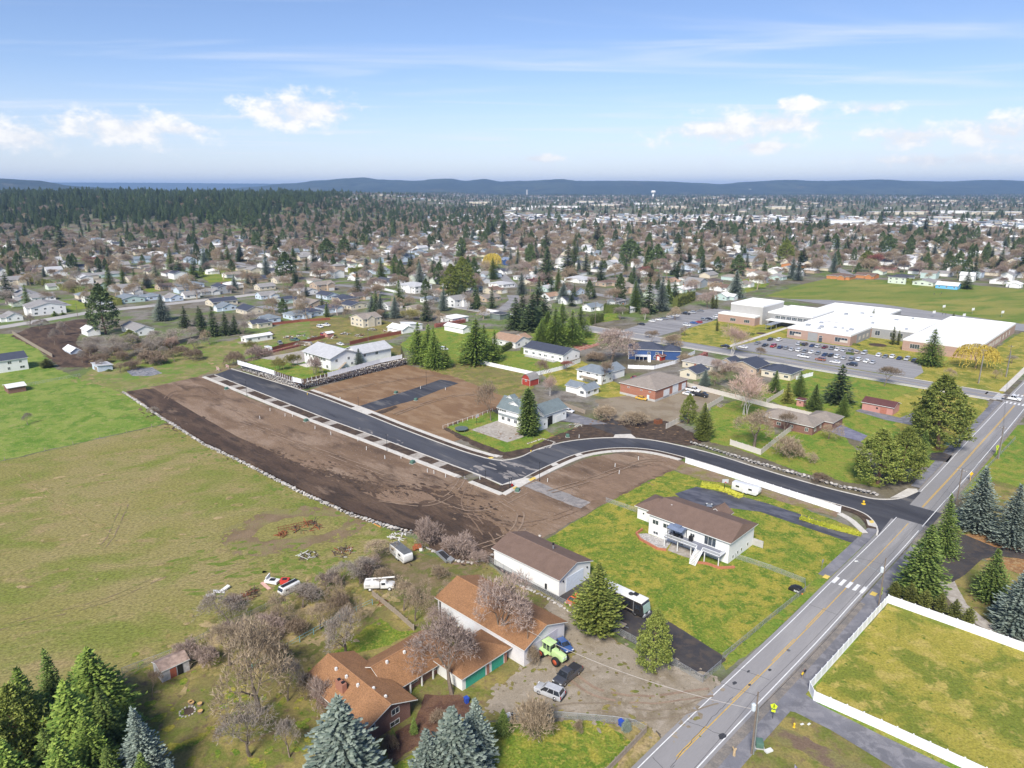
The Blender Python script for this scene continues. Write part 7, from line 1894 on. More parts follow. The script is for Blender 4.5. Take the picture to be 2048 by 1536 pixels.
slab_junk('white car hulk with a pink plank and red engine', g(545, 1166), -.3, [(0, 0, .25, 3.0, 1.5, .55, m_white2, (0, 0, 0)), (.1, 0, .82, 1.1, .9, .1, m_black, (0, 0, .2)), (-1.3, .4, .6, .2, 1.4, 1.0, m_white2, (.3, .2, 0)), (-.5, -1.6, .12, 3.6, .7, .12, M('pink_plank', (.62, .38, .32), .7), (0, 0, -.5)), (2.7, .6, .2, 1.8, 1.3, .9, m_redst, (0, 0, .3)), (2.7, .5, 1.1, .9, .7, .1, m_black, (0, 0, .3))])
slab_junk('grey broken boat trailer beside the pink shrubs', g(888, 1118), -.9, [(0, 0, .5, 4.2, 1.7, .5, m_steel, (0, .12, 0)), (.3, 0, 1.02, 3.4, 1.2, .08, m_plast, (0, .12, 0)), (2.2, .3, .4, 1.2, 1.2, .7, m_steel, (.2, .3, .3)), (-2.3, 1.2, .05, 1.2, .5, .06, m_white2, (0, 0, .4))], 'boat_trailer')
slab_junk('rusty red mower tractor behind the camper trailer', g(836, 1100), .2, [(0, 0, .5, 1.6, .9, .9, m_rust2, (0, 0, 0)), (-.9, 0, .3, .6, 1.2, .6, m_rust2, (0, 0, 0)), (.6, .6, .0, .7, .2, .7, m_white2, (0, 0, 0)), (.6, -.6, .0, .7, .2, .7, m_white2, (0, 0, 0))], 'mower_tractor')
slab_junk('brown rusty tank lying on the gravel lot', g(1316, 847), .5, [(0, 0, 0, 2.6, 1.6, 1.5, m_rust, (0, 0, 0)), (0, 0, 1.5, 1.6, 1.0, .3, m_barkd, (0, 0, 0))], 'tank')
slab_junk('stack of timber beside the beige fence piece', g(1440, 812), .9, [(0, k * .5 - 1, .02 + (k % 2) * .15, 4.5 - k * .4, .3, .2, m_wood, (0, 0, .1 * k)) for k in range(5)], 'timber_stack')
slab_junk('orange plank lying beside the field wall', g(744, 1046), -.75, [(0, 0, .05, 7, .25, .12, M('orange_plank', (.62, .28, .08), .7), (0, 0, 0))], 'plank')
# trampolines, black cover, hoops, bins, mail boxes, stump, flag
def disc(label, pos, r, z, name='trampoline', tilt=(0, 0, 0)):
    t = empty(name, pos, 0, label, 'trampoline'); t.rotation_euler = tilt
    MB().lathe([(r, z), (r, z + .06)], 24).build('mat', m_black, t); MB().lathe([(r, z - .03), (r + .18, z - .03), (r + .18, z + .1), (r, z + .1)], 24).build('ring', M('pad_grey', (.10, .13, .13), .7), t)
    for k in range(6): MB().bar((r * cos(k * pi / 3), r * sin(k * pi / 3), 0), (r * cos(k * pi / 3), r * sin(k * pi / 3), z), .04, n=5).build('leg', m_steel, t)
disc('round black trampoline on the lawn of the green-roofed house', g(923, 862), 2.1, .95)
t = empty('covered_load', g(1592, 1182), GR, 'black tarpaulin load with white marks in the fence corner', 'cover')
bevel(MB().extr([(-1.7, 0), (1.7, 0), (1.6, .7), (.6, 1.3), (-.8, 1.35), (-1.6, .7)], lambda a, b: (-.9, a, b), lambda a, b: (.9, a, b)).build('tarpaulin', m_black, t).data, .2, 2)
t.scale = (.85, .85, .85)
for k in range(4): MB().box(-.96, -1.1 + k * .35, .3, -.92, -.9 + k * .35, .75).build('white_mark', m_trim, t)
MB().box(-.9, -2.0, .2, -.85, -1.7, .6).build('sign_board', M('orange_board', (.7, .25, .06), .6), t)
for u, v, a, lb in ((1449, 984, 0, 'basketball hoop on a black post by the wet driveway'), (955, 850, .9, 'basketball hoop with a white board at the concrete court')):
    t = empty('basketball_hoop', g(u, v), a, lb, 'basketball hoop'); MB().bar((0, .4, 0), (0, .3, 3.4), .07, n=6).build('post', m_black, t); MB().box(-.85, 0, 2.7, .85, .05, 3.75).build('backboard', M('board_clear', (.5, .52, .54), .3), t); MB().lathe([(.23, 2.95), (.25, 2.98)], 12, (0, -.28)).build('rim', m_redst, t)
for u, v in ((1887, 622), (1867, 634), (1945, 628), (1927, 640), (2004, 634)):
    t = empty('basketball_hoop', g(u, v), .4); auto(t, 'white schoolyard basketball board', 'basketball hoop', 'basketball boards of the schoolyard'); MB().bar((0, .4, 0), (0, .3, 3.2), .08, n=6).build('post', m_steel, t); MB().box(-1.3, 0, 2.4, 1.3, .08, 4.0).build('backboard', m_trim, t)
m_binb = M('bin_blue', (.03, .08, .42), .5, .06); m_bink = M('bin_dark', (.03, .035, .04), .6)
for u, v, m_, lb in ((1242, 1452, m_binb, 'blue wheelie bin at the fence by the gravel drive'), (933, 1406, m_binb, 'blue bin half hidden behind the silver spruce'), (1026, 1440, m_bink, 'dark wheelie bin beside the small dark spruce'), (1018, 1440, m_trim, 'pale bin next to the dark wheelie bin')):
    t = empty('wheelie_bin', g(u, v), .6, lb, 'bin'); MB().add([(-.25, -.3, .08), (.25, -.3, .08), (.25, .3, .08), (-.25, .3, .08), (-.32, -.38, 1.0), (.32, -.38, 1.0), (.32, .38, 1.0), (-.32, .38, 1.0)], [(3, 2, 1, 0), (4, 5, 6, 7), (0, 1, 5, 4), (1, 2, 6, 5), (2, 3, 7, 6), (3, 0, 4, 7)]).build('bin_body', m_, t); MB().box(-.34, -.42, 1.0, .34, .4, 1.08).build('lid', m_, t)
    for x in (-.28, .28): link('wheel', wheel_data(.12, .07), t, (x, .34, .12), (0, 0, pi / 2))
for u, v, m_, lb in ((1604, 1358, m_hyd, 'yellow newspaper box at the rounded white fence'), (1609, 1353, m_black, 'black mailbox at the rounded white fence')):
    t = empty('mailbox', g(u, v), GR, lb, 'mailbox'); MB().cbox(0, 0, 0, .1, .1, .95).build('post', m_wood, t); bevel(MB().box(-.28, -.12, .95, .28, .12, 1.25).build('mail_box', m_, t).data, .05); MB().box(.1, .12, 1.15, .14, .15, 1.4).build('flag', m_redst, t)
t = empty('tree_stump', g(1468, 1512), .3, 'pale forked tree stump beside the footpath', 'stump'); MB().bar((0, 0, 0), (.05, .1, 1.0), .22, .18, 7).bar((.05, .1, .6), (.5, .3, 1.0), .14, .12, 6).bar((.05, .1, 1.0), (-.2, .2, 1.5), .15, .1, 6).build('trunk', M('stump_wood', (.46, .34, .2), .85, .25, 3), t)
t = empty('flagpole', g(1582, 1590), 0, 'striped flag with a blue canton hanging on a short pole', 'flag')
MB().bar((0, 0, 0), (0, 0, 5.2), .04, n=6).build('pole', m_steel, t); MB().lathe([(.02, 5.2), (.07, 5.26), (.02, 5.34)], 8).build('finial', M('brass', (.6, .42, .1), .3, metal=.8), t)
def cloth(name, x0, x1, z0, z1, m_):
    V, Fc = [], []
    for i in range(9):
        x = x0 + (x1 - x0) * i / 8
        V += [(x * .55, .16 * sin(x * 5.5), z0 - .75 * x), (x * .55, .16 * sin(x * 5.5), z1 - .75 * x)]
    for i in range(8): Fc.append((2 * i, 2 * i + 2, 2 * i + 3, 2 * i + 1))
    return link(name, mesh_from(name, [Vector(v) for v in V], Fc, m_), t)
m_fred, m_fwht, m_fblu = M('flag_red', (.42, .03, .05), .8), M('flag_white', (.75, .73, .72), .8), M('flag_blue', (.03, .05, .25), .8)
for k in range(13): cloth('flag_stripe', .05 if k < 6 else .05, 1.5, 3.75 + k * .1, 3.85 + k * .1, m_fred if k % 2 == 0 else m_fwht)
o = cloth('flag_canton', .05, .62, 4.35, 5.06, m_fblu); o.location = (0, -.015, 0)
for i in range(4):
    for j in range(3): MB().box(-.03, -.01, -.03, .03, .01, .03).build('flag_star', m_fwht, o, ((.12 + i * .13) * .55, .16 * sin((.12 + i * .13) * 5.5) - .02, 4.47 + j * .22 - .75 * (.12 + i * .13)))
slab_junk('white septic lid on the scruffy grass by the transformer pole', g(1537, 1503), .4, [(0, 0, 0, 1.2, .6, .3, m_white2, (0, 0, 0))], 'septic_lid')
slab_junk('two flat white meter lids beside the yellow hydrant', g(1604, 1449), .4, [(0, 0, .05, .6, .3, .05, m_white2, (0, 0, 0)), (1.0, -.4, .05, .6, .3, .05, m_white2, (0, 0, .2))], 'meter_lid')
slab_junk('flat grey trailer deck on the black asphalt strip', g(1238, 1252), -.7, [(0, 0, .5, 2.6, 1.5, .12, m_wood, (0, 0, 0)), (1.6, 0, .4, .9, .1, .1, m_steel, (0, 0, 0))], 'flat_trailer')
# a person walking on the path, children on the pitch
def person(label, pos, ang, top, legs, h=1.75, stride=.28):
    k = h / 1.75
    J = dict(pel=(0, 0, .95), chest=(.03, 0, 1.32), neck=(.03, 0, 1.5), head=(.06, 0, 1.62), crown=(.06, 0, 1.74), shl=(.03, .19, 1.43), shr=(.03, -.19, 1.43), ell=(-.1, .25, 1.17), elr=(.13, -.25, 1.18), hal=(.02, .24, .95), har=(.27, -.22, .98),
             hil=(0, .1, .92), hir=(0, -.1, .92), knl=(.16, .1, .5), knr=(-.05, -.1, .5), anl=(stride * .7, .1, .08), anr=(-stride, -.1, .14), tol=(stride * .7 + .17, .1, .03), tor=(-stride + .13, -.1, .03))
    rad = dict(pel=.15, chest=.16, neck=.06, head=.1, crown=.07, shl=.08, shr=.08, ell=.05, elr=.05, hal=.04, har=.04, hil=.1, hir=.1, knl=.07, knr=.07, anl=.05, anr=.05, tol=.035, tor=.035)
    ks = list(J); E = [('pel', 'chest'), ('chest', 'neck'), ('neck', 'head'), ('head', 'crown'), ('chest', 'shl'), ('chest', 'shr'), ('shl', 'ell'), ('ell', 'hal'), ('shr', 'elr'), ('elr', 'har'), ('pel', 'hil'), ('pel', 'hir'), ('hil', 'knl'), ('knl', 'anl'), ('anl', 'tol'), ('hir', 'knr'), ('knr', 'anr'), ('anr', 'tor')]
    me = bpy.data.meshes.new('person')
    me.from_pydata([tuple(c * k for c in J[q]) for q in ks], [(ks.index(a), ks.index(b)) for a, b in E], [])
    m, tt, b = principled('clothing_' + str(len(MATS))); MATS[m.name] = m
    z = tt.node('ShaderNodeSeparateXYZ'); tt.set(z.inputs[0], coords(tt, 'object'))
    c = tt.mix(tt.math('GREATER_THAN', z.outputs[2], .95 * k), legs, top)
    c = tt.mix(tt.math('GREATER_THAN', z.outputs[2], 1.52 * k), c, (.45, .28, .2)); c = tt.mix(tt.math('GREATER_THAN', z.outputs[2], 1.66 * k), c, (.04, .03, .025))
    tt.set(b.inputs['Base Color'], c); me.materials.append(m)
    o = link('person', me, None, pos, (0, 0, ang))
    sk = o.modifiers.new('skin', 'SKIN')
    for i, q in enumerate(ks): me.skin_vertices[0].data[i].radius = (rad[q] * k,) * 2
    me.skin_vertices[0].data[0].use_root = True
    o.modifiers.new('sub', 'SUBSURF').render_levels = 1
    tag(o, label, 'person')
person('person in dark clothes walking along the asphalt path', g(1920, 888, .1), GR, (.02, .02, .025), (.10, .11, .16))
for u, v, c, lb in ((1868, 590, (.05, .05, .08), 'child in dark clothes on the pitch, beside the goal marker'), (1880, 591, (.3, .05, .05), 'child in a red top on the pitch'), (1883, 588, (.05, .08, .2), 'child in a blue top on the pitch'), (1885, 630, (.03, .03, .03), 'person in black on the schoolyard asphalt'), (1891, 630, (.08, .08, .1), 'person in grey on the schoolyard asphalt')):
    person(lb, g(u, v), R.uniform(0, 6), c, (.05, .05, .07), 1.5)
# hedges and clipped bushes
def hedge(label, path, w, h, leaf, dens_=7, size=.5, name='hedge'):
    rs = random.Random(hash_(label)); V, Fc = [], []
    base = Vector(path[0])
    for a, b in zip(path, path[1:]):
        L = (b - a).length; d = (b - a) / L; nrm = Vector((d.y, -d.x, 0))
        for k in range(int(L * (2 * h + w) * dens_ * .5)):
            t_ = rs.uniform(0, L); q = rs.uniform(0, 2 * h + w)
            hh = h * (1 + .12 * mnoise.noise(Vector((t_ * .5, base.x, 0))))
            if q < h: p = (w / 2, q); n_ = nrm
            elif q < h + w: p = (w / 2 - (q - h), hh); n_ = Vector((0, 0, 1))
            else: p = (-w / 2, q - h - w); n_ = -nrm
            P = a - base + d * t_ + nrm * (p[0] + rs.gauss(0, .09)) + Vector((0, 0, p[1] + rs.gauss(0, .1)))
            dd = Vector((rs.gauss(0, 1), rs.gauss(0, 1), rs.gauss(.4, .8))).normalized() * size
            rhomb(V, Fc, P - dd * .5, dd, size * .35, (n_ + Vector((rs.gauss(0, .4), rs.gauss(0, .4), rs.gauss(0, .4)))).normalized())
        n0 = len(V); iw = w * .36
        c = [a - base + nrm * iw, b - base + nrm * iw, b - base - nrm * iw, a - base - nrm * iw]
        V += c + [p + Vector((0, 0, h * .9)) for p in c]
        Fc += [(n0, n0 + 1, n0 + 5, n0 + 4), (n0 + 1, n0 + 2, n0 + 6, n0 + 5), (n0 + 2, n0 + 3, n0 + 7, n0 + 6), (n0 + 3, n0, n0 + 4, n0 + 7), (n0 + 4, n0 + 5, n0 + 6, n0 + 7)]
    tag(link(name, mesh_from(name, V, Fc, LEAF[leaf]), None, base), label, 'hedge')
hedge('very long clipped green hedge between the bungalow rows', px(46, 558, 110, 576, 180, 592, 240, 610), 4.5, 4.5, 'arbor', 2.2, .9)
hedge('dark clipped hedge beside the tan-roofed house', px(1000, 707, 1032, 690), 2.0, 3.2, 'hedge', 5, .5)
hedge('square clipped bush in front of the navy-roofed ranch', px(1046, 708, 1062, 702), 3.6, 3.4, 'hedge', 5, .5)
hedge('yellow-green ground cover along the wet driveway', px(1402, 972, 1440, 978, 1482, 996), 2.4, .9, 'forsythia', 9, .45)
hedge('yellow-green ground cover beside the long driveway', px(1600, 1038, 1660, 1056, 1722, 1072), 1.8, .8, 'forsythia', 9, .45)
hedge('tall dark hedge beside the left school car park', px(1208, 625, 1258, 628), 5, 6, 'hedge', 2.5, .8)
hedge('clipped hedge below the utility pole at the car park', px(1176, 650, 1203, 642), 4, 5, 'hedge', 2.5, .8)
hedge('tall hedge at the end of the left car park', px(1350, 615, 1385, 600), 5, 7, 'arbor', 2.5, .8)
hedge('russet bare hedge beside the white bungalow', px(870, 655, 930, 645), 2, 2.2, 'red', 4, .6)
hedge('clipped green hedge before the distant bungalows', px(698, 548, 728, 545), 4, 6, 'arbor', 2, .9)
hedge('green hedge block in front of the mint house at the pitch', px(1812, 568, 1842, 570), 4, 5, 'hedge', 2, .9)
hedge('brown clipped hedge below the blue house fence', px(1375, 733, 1412, 712), 2.4, 2.2, 'red', 3, .5)
hedge('dark ivy strip under the cedar fence', px(515, 712, 600, 692), 2, 1.0, 'red', 3, .5)
for k, (u, v) in enumerate(((1640, 955), (1600, 690), (1700, 708), (1500, 668), (1712, 690))):
    hedge(('russet low shrub at the edge of the lawn above the boulder wall', 'dark low shrubs before the school entrance wall', 'dark low shrub at the school corner', 'dark shrubs under the brick school windows', 'low dark shrub at the school courtyard')[k], [g(u - 8, v), g(u + 8, v + 2)], 2, 1.0, 'red' if k == 0 else 'hedge', 5, .5)
# ================================================================== NEIGHBOURHOOD, FAR TOWN, HILLS, HAZE
def proj(p):
    d = p - Vector((0, 0, CAM_H))
    zc = d.y * cos(PITCH) - d.z * sin(PITCH)
    yc = d.y * sin(PITCH) + d.z * cos(PITCH)
    if zc < 1: return (-9999, 9999)
    return 1024 + FPX * d.x / zc, 768 - FPX * yc / zc
def inpoly(u, v, P):
    c = False
    n = len(P)
    for i in range(n):
        (x1, y1), (x2, y2) = P[i], P[i - 1]
        if (y1 > v) != (y2 > v) and u < (x2 - x1) * (v - y1) / (y2 - y1) + x1: c = not c
    return c
LOWER = [(-700, 690), (0, 645), (180, 626), (330, 616), (480, 606), (540, 646), (840, 648), (960, 650), (1060, 625), (1190, 615), (1250, 634), (1400, 596), (1480, 602), (1530, 582), (1640, 552), (1800, 560), (2048, 582), (2800, 620)]
def lower(u):
    for (a, x), (b, y) in zip(LOWER, LOWER[1:]):
        if a <= u <= b: return x + (y - x) * (u - a) / (b - a)
    return 620
ROADS = []
def street(pts, w, mat=None, name='street'):
    P = [p for p in px(*pts)]
    o = ribbon(MB(), offset(P, -w / 2), offset(P, w / 2), .05 + .004 * (len(ROADS) % 9)).build(name, mat or MATS['street_asphalt']); o['kind'] = 'structure'
    ROADS.append((P, w))
m_pale = ground_mat('concrete_road', [(.42, .40, .375), (.36, .345, .33)], (.05,), .08, 2, .1)
street((-200, 668, 0, 655, 185, 624, 310, 611, 430, 598, 520, 588, 600, 578), 11, m_pale)
for s_ in ((707, 572, 760, 586, 822, 594, 900, 602), (600, 578, 680, 570, 740, 578), (862, 511, 930, 520, 987, 536, 1010, 556, 1030, 575), (1140, 578, 1200, 590, 1260, 600), (1180, 560, 1240, 545, 1400, 560, 1440, 575), (520, 612, 560, 620, 610, 610), (0, 566, 60, 585, 130, 612), (440, 520, 560, 540, 700, 552), (140, 520, 300, 512, 440, 508), (1350, 575, 1400, 590), (1480, 480, 1640, 500, 1800, 490), (960, 475, 1200, 490, 1480, 480), (1640, 500, 1660, 530, 1700, 550), (960, 630, 1010, 618, 1030, 600, 1025, 590), (260, 480, 500, 485, 760, 490, 960, 475), (0, 480, 260, 480), (1700, 470, 2048, 500), (500, 445, 1000, 450, 1500, 440, 2048, 460)):
    street(s_, 9)
for s_, jt in (((60, 605, 150, 600, 190, 615, 90, 628), 1), ((1180, 668, 1240, 672, 1180, 690, 1150, 684), .5), ((1060, 680, 1100, 678, 1090, 690), .5)):
    flat('lawn', px(*s_), .06, m_lawn2, jt)
flat('red_rock_garden', px(1140, 690, 1190, 680, 1200, 690, 1160, 702), .05, ground_mat('red_rock', [(.30, .10, .08), (.40, .25, .18)], (.6,), .4, 3, .6), .5)
for s_ in ((250, 568, 330, 560, 380, 575, 300, 585), (700, 530, 780, 520, 800, 535, 720, 545), (380, 540, 460, 535, 500, 560, 420, 565), (1480, 560, 1560, 545, 1530, 575, 1440, 600), (1200, 630, 1230, 622, 1240, 640, 1200, 645)):
    flat('lawn', px(*s_), .055, m_lawn2, 1.5)
flat('bare_field', px(1790, 508, 1900, 500, 2048, 515, 2048, 530, 1900, 522), .05, ground_mat('field_brown', [(.13, .095, .07), (.17, .14, .08)], (.03,), .2, 1, .4), 2)
flat('open_field', px(1700, 465, 1800, 455, 1950, 460, 1900, 475, 1750, 480), .05, m_dry, 2)
def nearroad(p, m):
    for P, w in ROADS:
        for a, b in zip(P, P[1:]):
            ab = b - a; t = max(0, min(1, (p - a).dot(ab) / ab.length_squared))
            if (a + ab * t - p).length < w / 2 + m: return True
    return False
def mid_house(u, v, w, rc, wc, st=1, rs=None, wing=True, wins=True):
    rs = rs or R
    p = g(u, v)
    ppm = FPX / (p.y * cos(PITCH) + CAM_H * sin(PITCH))
    tot = max(19, min(40, 1.22 * w / ppm / .71))
    f = rs.uniform(.4, .6)
    lx, ly = tot * f, tot * (1 - f)
    hh = 2.9 if st == 1 else 5.3
    ax = 'gy' if ly > lx else 'gx'
    if rs.random() < .3: ax = 'h' + ax[1]
    wg = None; gar = None
    if wing and rs.random() < .7:
        if ax[1] == 'y': wg = (-rs.uniform(1.5, 4), ly * rs.uniform(.05, .2), rs.uniform(6, 8), rs.uniform(5.5, 7), hh - .15, 'gx', 1.5); gar = ('L', wg[3] / 2, 4.6)
        else: wg = (lx * rs.uniform(.5, .6), -rs.uniform(1.5, 4), rs.uniform(5.5, 7), rs.uniform(6, 8), hh - .15, 'gy', 1.5); gar = ('R', wg[2] / 2, 4.6)
    dist = p.y
    c = p + E1 * (-lx / 2) - E2 * (-ly / 2)
    pos = p - E1 * (lx * .25) + E2 * (ly * .25)
    return gh(pos, lx, ly, hh, ax, rs.uniform(1.7, 2.4), rc, wc, wg, wins=wins and dist < 640, garage=gar if dist < 640 else None, chim=rs.random() < .25, rnd=rs)
rh = random.Random(77)
MANUAL = """15 572 50 g c 2;78 629 88 g w 2;20 642 40 g w 1;42 597 44 g w 1;74 602 48 g w 1;12 583 44 g w 1;160 558 60 g c 1;212 554 60 g m 1;215 570 50 e c 1;268 564 44 e c 1;240 583 52 g g 1;258 545 38 g t 1;295 540 42 e c 1;338 538 36 g w 1;362 577 58 B p 1;325 580 32 d t 1;440 587 34 n g 2;410 590 36 g g 1;435 611 50 n c 1;497 628 48 n c 1;450 621 34 B p 1;345 602 34 g p 1;300 600 32 B p 1;252 605 52 B m 1;376 597 30 g w 1;120 530 24 W w 1;55 538 28 n w 1;40 528 34 t c 1;58 502 40 r t 1;222 528 40 l g 1;85 490 44 W t 1;255 487 50 e c 1;325 470 22 W w 1;365 505 38 g w 1;437 515 34 t c 1;310 498 20 W w 1;425 548 22 W w 1;292 520 30 g w 1;318 526 30 e t 1;455 492 26 g w 1;
560 503 52 g w 1;615 514 60 g w 1;530 535 30 g w 1;572 540 32 W w 1;560 566 36 e c 1;525 580 34 g c 1;640 582 40 e t 2;655 598 40 n p 1;690 605 46 n t 1;620 615 60 e t 1;590 638 46 B p 1;620 632 44 n p 1;655 625 48 n p 1;705 618 46 n c 1;540 645 30 B p 1;520 655 40 n c 1;715 600 34 d t 1;718 555 36 k w 1;755 548 40 B p 1;838 557 34 g g 1;830 585 58 l w 2;778 570 56 k w 1;835 545 24 g w 1;980 555 40 g p 1;1005 575 44 l w 1;1018 530 24 s b 2;1012 548 22 k w 1;900 480 40 W w 1;885 478 30 t w 1;925 490 30 g c 1;940 470 20 W w 1;790 500 30 s p 1;825 505 34 W p 1;700 502 20 g t 1;640 480 20 g t 1;765 465 26 b t 1;780 470 30 d t 1;870 455 20 W w 1;960 455 20 g w 1;850 525 24 g m 1;770 520 34 e t 1;890 515 30 B g 1;
1066 570 48 m c 1;1050 560 40 l w 1;1165 565 58 l w 1;1212 572 36 b t 1;1110 575 34 W w 1;1100 600 32 t w 1;1235 610 30 g g 1;1182 622 28 B w 1;1225 530 28 l g 1;1360 550 34 k w 1;1385 540 36 B p 2;1345 545 26 g w 1;1300 500 28 n w 1;1335 505 24 g p 2;1370 585 40 W m 1;1425 570 40 d t 1;1210 490 30 W w 1;1315 465 36 W w 1;1380 480 30 W t 1;1400 475 26 r o 1;1500 550 34 t c 1;1520 510 40 l g 1;1250 460 30 l w 1;1110 470 26 W w 1;1060 475 30 W w 1;1430 490 26 k w 1;1290 480 26 l w 1;1450 600 20 W m 1;
1690 559 46 b o 1;1740 557 40 b o 1;1805 567 46 k s 2;1858 571 46 g s 1;1905 578 40 W L 1;1780 545 42 r t 1;1815 525 44 l w 2;1920 530 38 B w 1;1960 545 40 B p 1;1870 520 24 W w 1;1590 535 40 W o 1;1715 490 26 W w 1;1745 500 28 B p 1;1830 475 20 W w 1;1865 500 46 W w 1;1950 495 34 g w 1;2010 508 28 e c 1;1550 545 24 W w 1;1570 500 24 g w 1;1540 490 26 k w 1;1680 470 30 l g 1;1985 480 30 W t 1;2030 470 26 g w 1;1760 475 26 W w 1;1640 480 22 g w 1;1905 470 26 W w 1;2035 575 22 W w 1"""
for e in MANUAL.replace('\n', '').split(';'):
    if not e.strip(): continue
    u, v, w, rc, wc, st = e.split()
    mid_house(float(u), float(v), float(w), rc, wc, int(st), rh)
# random infill on the street grid
cands = []
for i in range(-12, 60):
    for j in range(-60, 60):
        p = S(150 + i * 34 + rh.uniform(-5, 5), -300 + j * 25 + rh.uniform(-4, 4))
        d = p.length
        if d < 340 or d > 2200: continue
        u, v = proj(p)
        if not (-60 < u < 2108) or v > lower(u) - 3: continue
        if d > 980 and u < 720 and v < 478: continue
        cands.append((d, p))
cands.sort(key=lambda x: x[0])
far_pts = []
n_ind = 0
RCOL, WCOL = 'ggggeelWdBbkdtngeg', 'wwwwwcctgpmsww'
for d, p in cands:
    if taken(p, 10) or nearroad(p, 9): continue
    if n_ind < 132:
        u, v = proj(p)
        mid_house(u, v, rh.uniform(15, 22) * .71 * FPX / p.y, rh.choice(RCOL), rh.choice(WCOL), 1 if rh.random() < .8 else 2, rh, wing=d < 700, wins=d < 600)
        n_ind += 1
    else: far_pts.append(p)
# ---- instanced masses
protos = bpy.data.collections.new('mass_prototypes')
def gn_mass(name, label, cat, pts, meshes):
    """pts: (position, rotation, (sx,sy,sz), index) -> one object of instanced copies"""
    if not pts: return
    col = bpy.data.collections.new(name + '_set')
    for i, m_ in enumerate(meshes):
        o = bpy.data.objects.new('%s_%02d' % (name, i), m_); col.objects.link(o)
    me = bpy.data.meshes.new(name); me.from_pydata([tuple(p[0]) for p in pts], [], [])
    a = me.attributes.new('rz', 'FLOAT', 'POINT'); a.data.foreach_set('value', [p[1] for p in pts])
    a = me.attributes.new('sc', 'FLOAT_VECTOR', 'POINT'); a.data.foreach_set('vector', [c for p in pts for c in p[2]])
    a = me.attributes.new('ix', 'INT', 'POINT'); a.data.foreach_set('value', [p[3] for p in pts])
    o = link(name, me)
    ng = bpy.data.node_groups.new(name, 'GeometryNodeTree')
    ng.interface.new_socket('Geometry', in_out='INPUT', socket_type='NodeSocketGeometry'); ng.interface.new_socket('Geometry', in_out='OUTPUT', socket_type='NodeSocketGeometry')
    N = ng.nodes; L = ng.links
    gi, go = N.new('NodeGroupInput'), N.new('NodeGroupOutput')
    ci = N.new('GeometryNodeCollectionInfo'); ci.inputs['Collection'].default_value = col; ci.inputs['Separate Children'].default_value = True; ci.inputs['Reset Children'].default_value = True
    ip = N.new('GeometryNodeInstanceOnPoints'); ip.inputs['Pick Instance'].default_value = True
    def attr(nm, ty):
        n = N.new('GeometryNodeInputNamedAttribute'); n.data_type = ty; n.inputs['Name'].default_value = nm; return n.outputs['Attribute']
    cx = N.new('ShaderNodeCombineXYZ'); L.new(attr('rz', 'FLOAT'), cx.inputs[2])
    mp = N.new('GeometryNodeMeshToPoints'); L.new(gi.outputs[0], mp.inputs[0]); L.new(mp.outputs[0], ip.inputs['Points'])
    L.new(ci.outputs[0], ip.inputs['Instance']); L.new(attr('ix', 'INT'), ip.inputs['Instance Index']); L.new(cx.outputs[0], ip.inputs['Rotation']); L.new(attr('sc', 'FLOAT_VECTOR'), ip.inputs['Scale'])
    L.new(ip.outputs[0], go.inputs[0])
    o.modifiers.new('scatter', 'NODES').node_group = ng
    tag(o, label, cat, None, 'stuff')
    return o
def joined(kind, i):
    cm, tm, h0, r0 = PROTO[kind][i]
    key = (cm.name, 'joined')
    if key not in JOINED:
        bm = bmesh.new(); bm.from_mesh(cm); n0 = len(bm.faces); bm.from_mesh(tm); bm.faces.ensure_lookup_table()
        for f in bm.faces[n0:]: f.material_index = 1
        me = bpy.data.meshes.new(kind); bm.to_mesh(me); bm.free(); me.materials.clear(); me.materials.append(cm.materials[0]); me.materials.append(tm.materials[0]); JOINED[key] = me
    return JOINED[key], h0, r0
rf = random.Random(99)
CONS = [('fir', 0), ('fir', 1), ('dark_pine', 0), ('dark_pine', 1), ('spruce', 0), ('blue_spruce', 0)]
BARE = [('bare_grey', 0), ('bare_tan', 0), ('bare_brown', 1), ('bare_brown', 0), ('bare_tan', 1), ('bare_pink', 0), ('bare_tan', 2)]
con_pts, bare_pts, wood_pts, house_pts = [], [], [], []
cd = [joined(*k) for k in CONS]; bd = [joined(*k) for k in BARE]
ind_con = ind_bare = 0
def hclear(p, r):
    return not any((p.x - a) ** 2 + (p.y - b) ** 2 < (r + c * .85) ** 2 for a, b, c in HOUSES)
def scatter(n, d0, d1, pw=1.0):
    out = []
    for _ in range(n):
        d = (d0 ** 2 + (d1 ** 2 - d0 ** 2) * rf.random() ** pw) ** .5
        a = rf.uniform(-.70, .70)
        out.append(Vector((sin(a) * d, cos(a) * d, 0)))
    return sorted(out, key=lambda p: p.length)
WOOD = [(-300, 478), (0, 470), (120, 474), (200, 466), (280, 470), (380, 462), (470, 470), (560, 455), (610, 446), (650, 430), (700, 418), (720, 408), (690, 401), (560, 394), (300, 388), (-300, 384)]
grid = {}
for a, b, c in HOUSES:
    grid.setdefault((int(a // 40), int(b // 40)), []).append((a, b, c))
def hfree(p, r):
    i, j = int(p.x // 40), int(p.y // 40)
    for x in (-1, 0, 1):
        for y in (-1, 0, 1):
            for a, b, c in grid.get((i + x, j + y), ()):
                if (p.x - a) ** 2 + (p.y - b) ** 2 < (r + c * .8) ** 2: return False
    return True
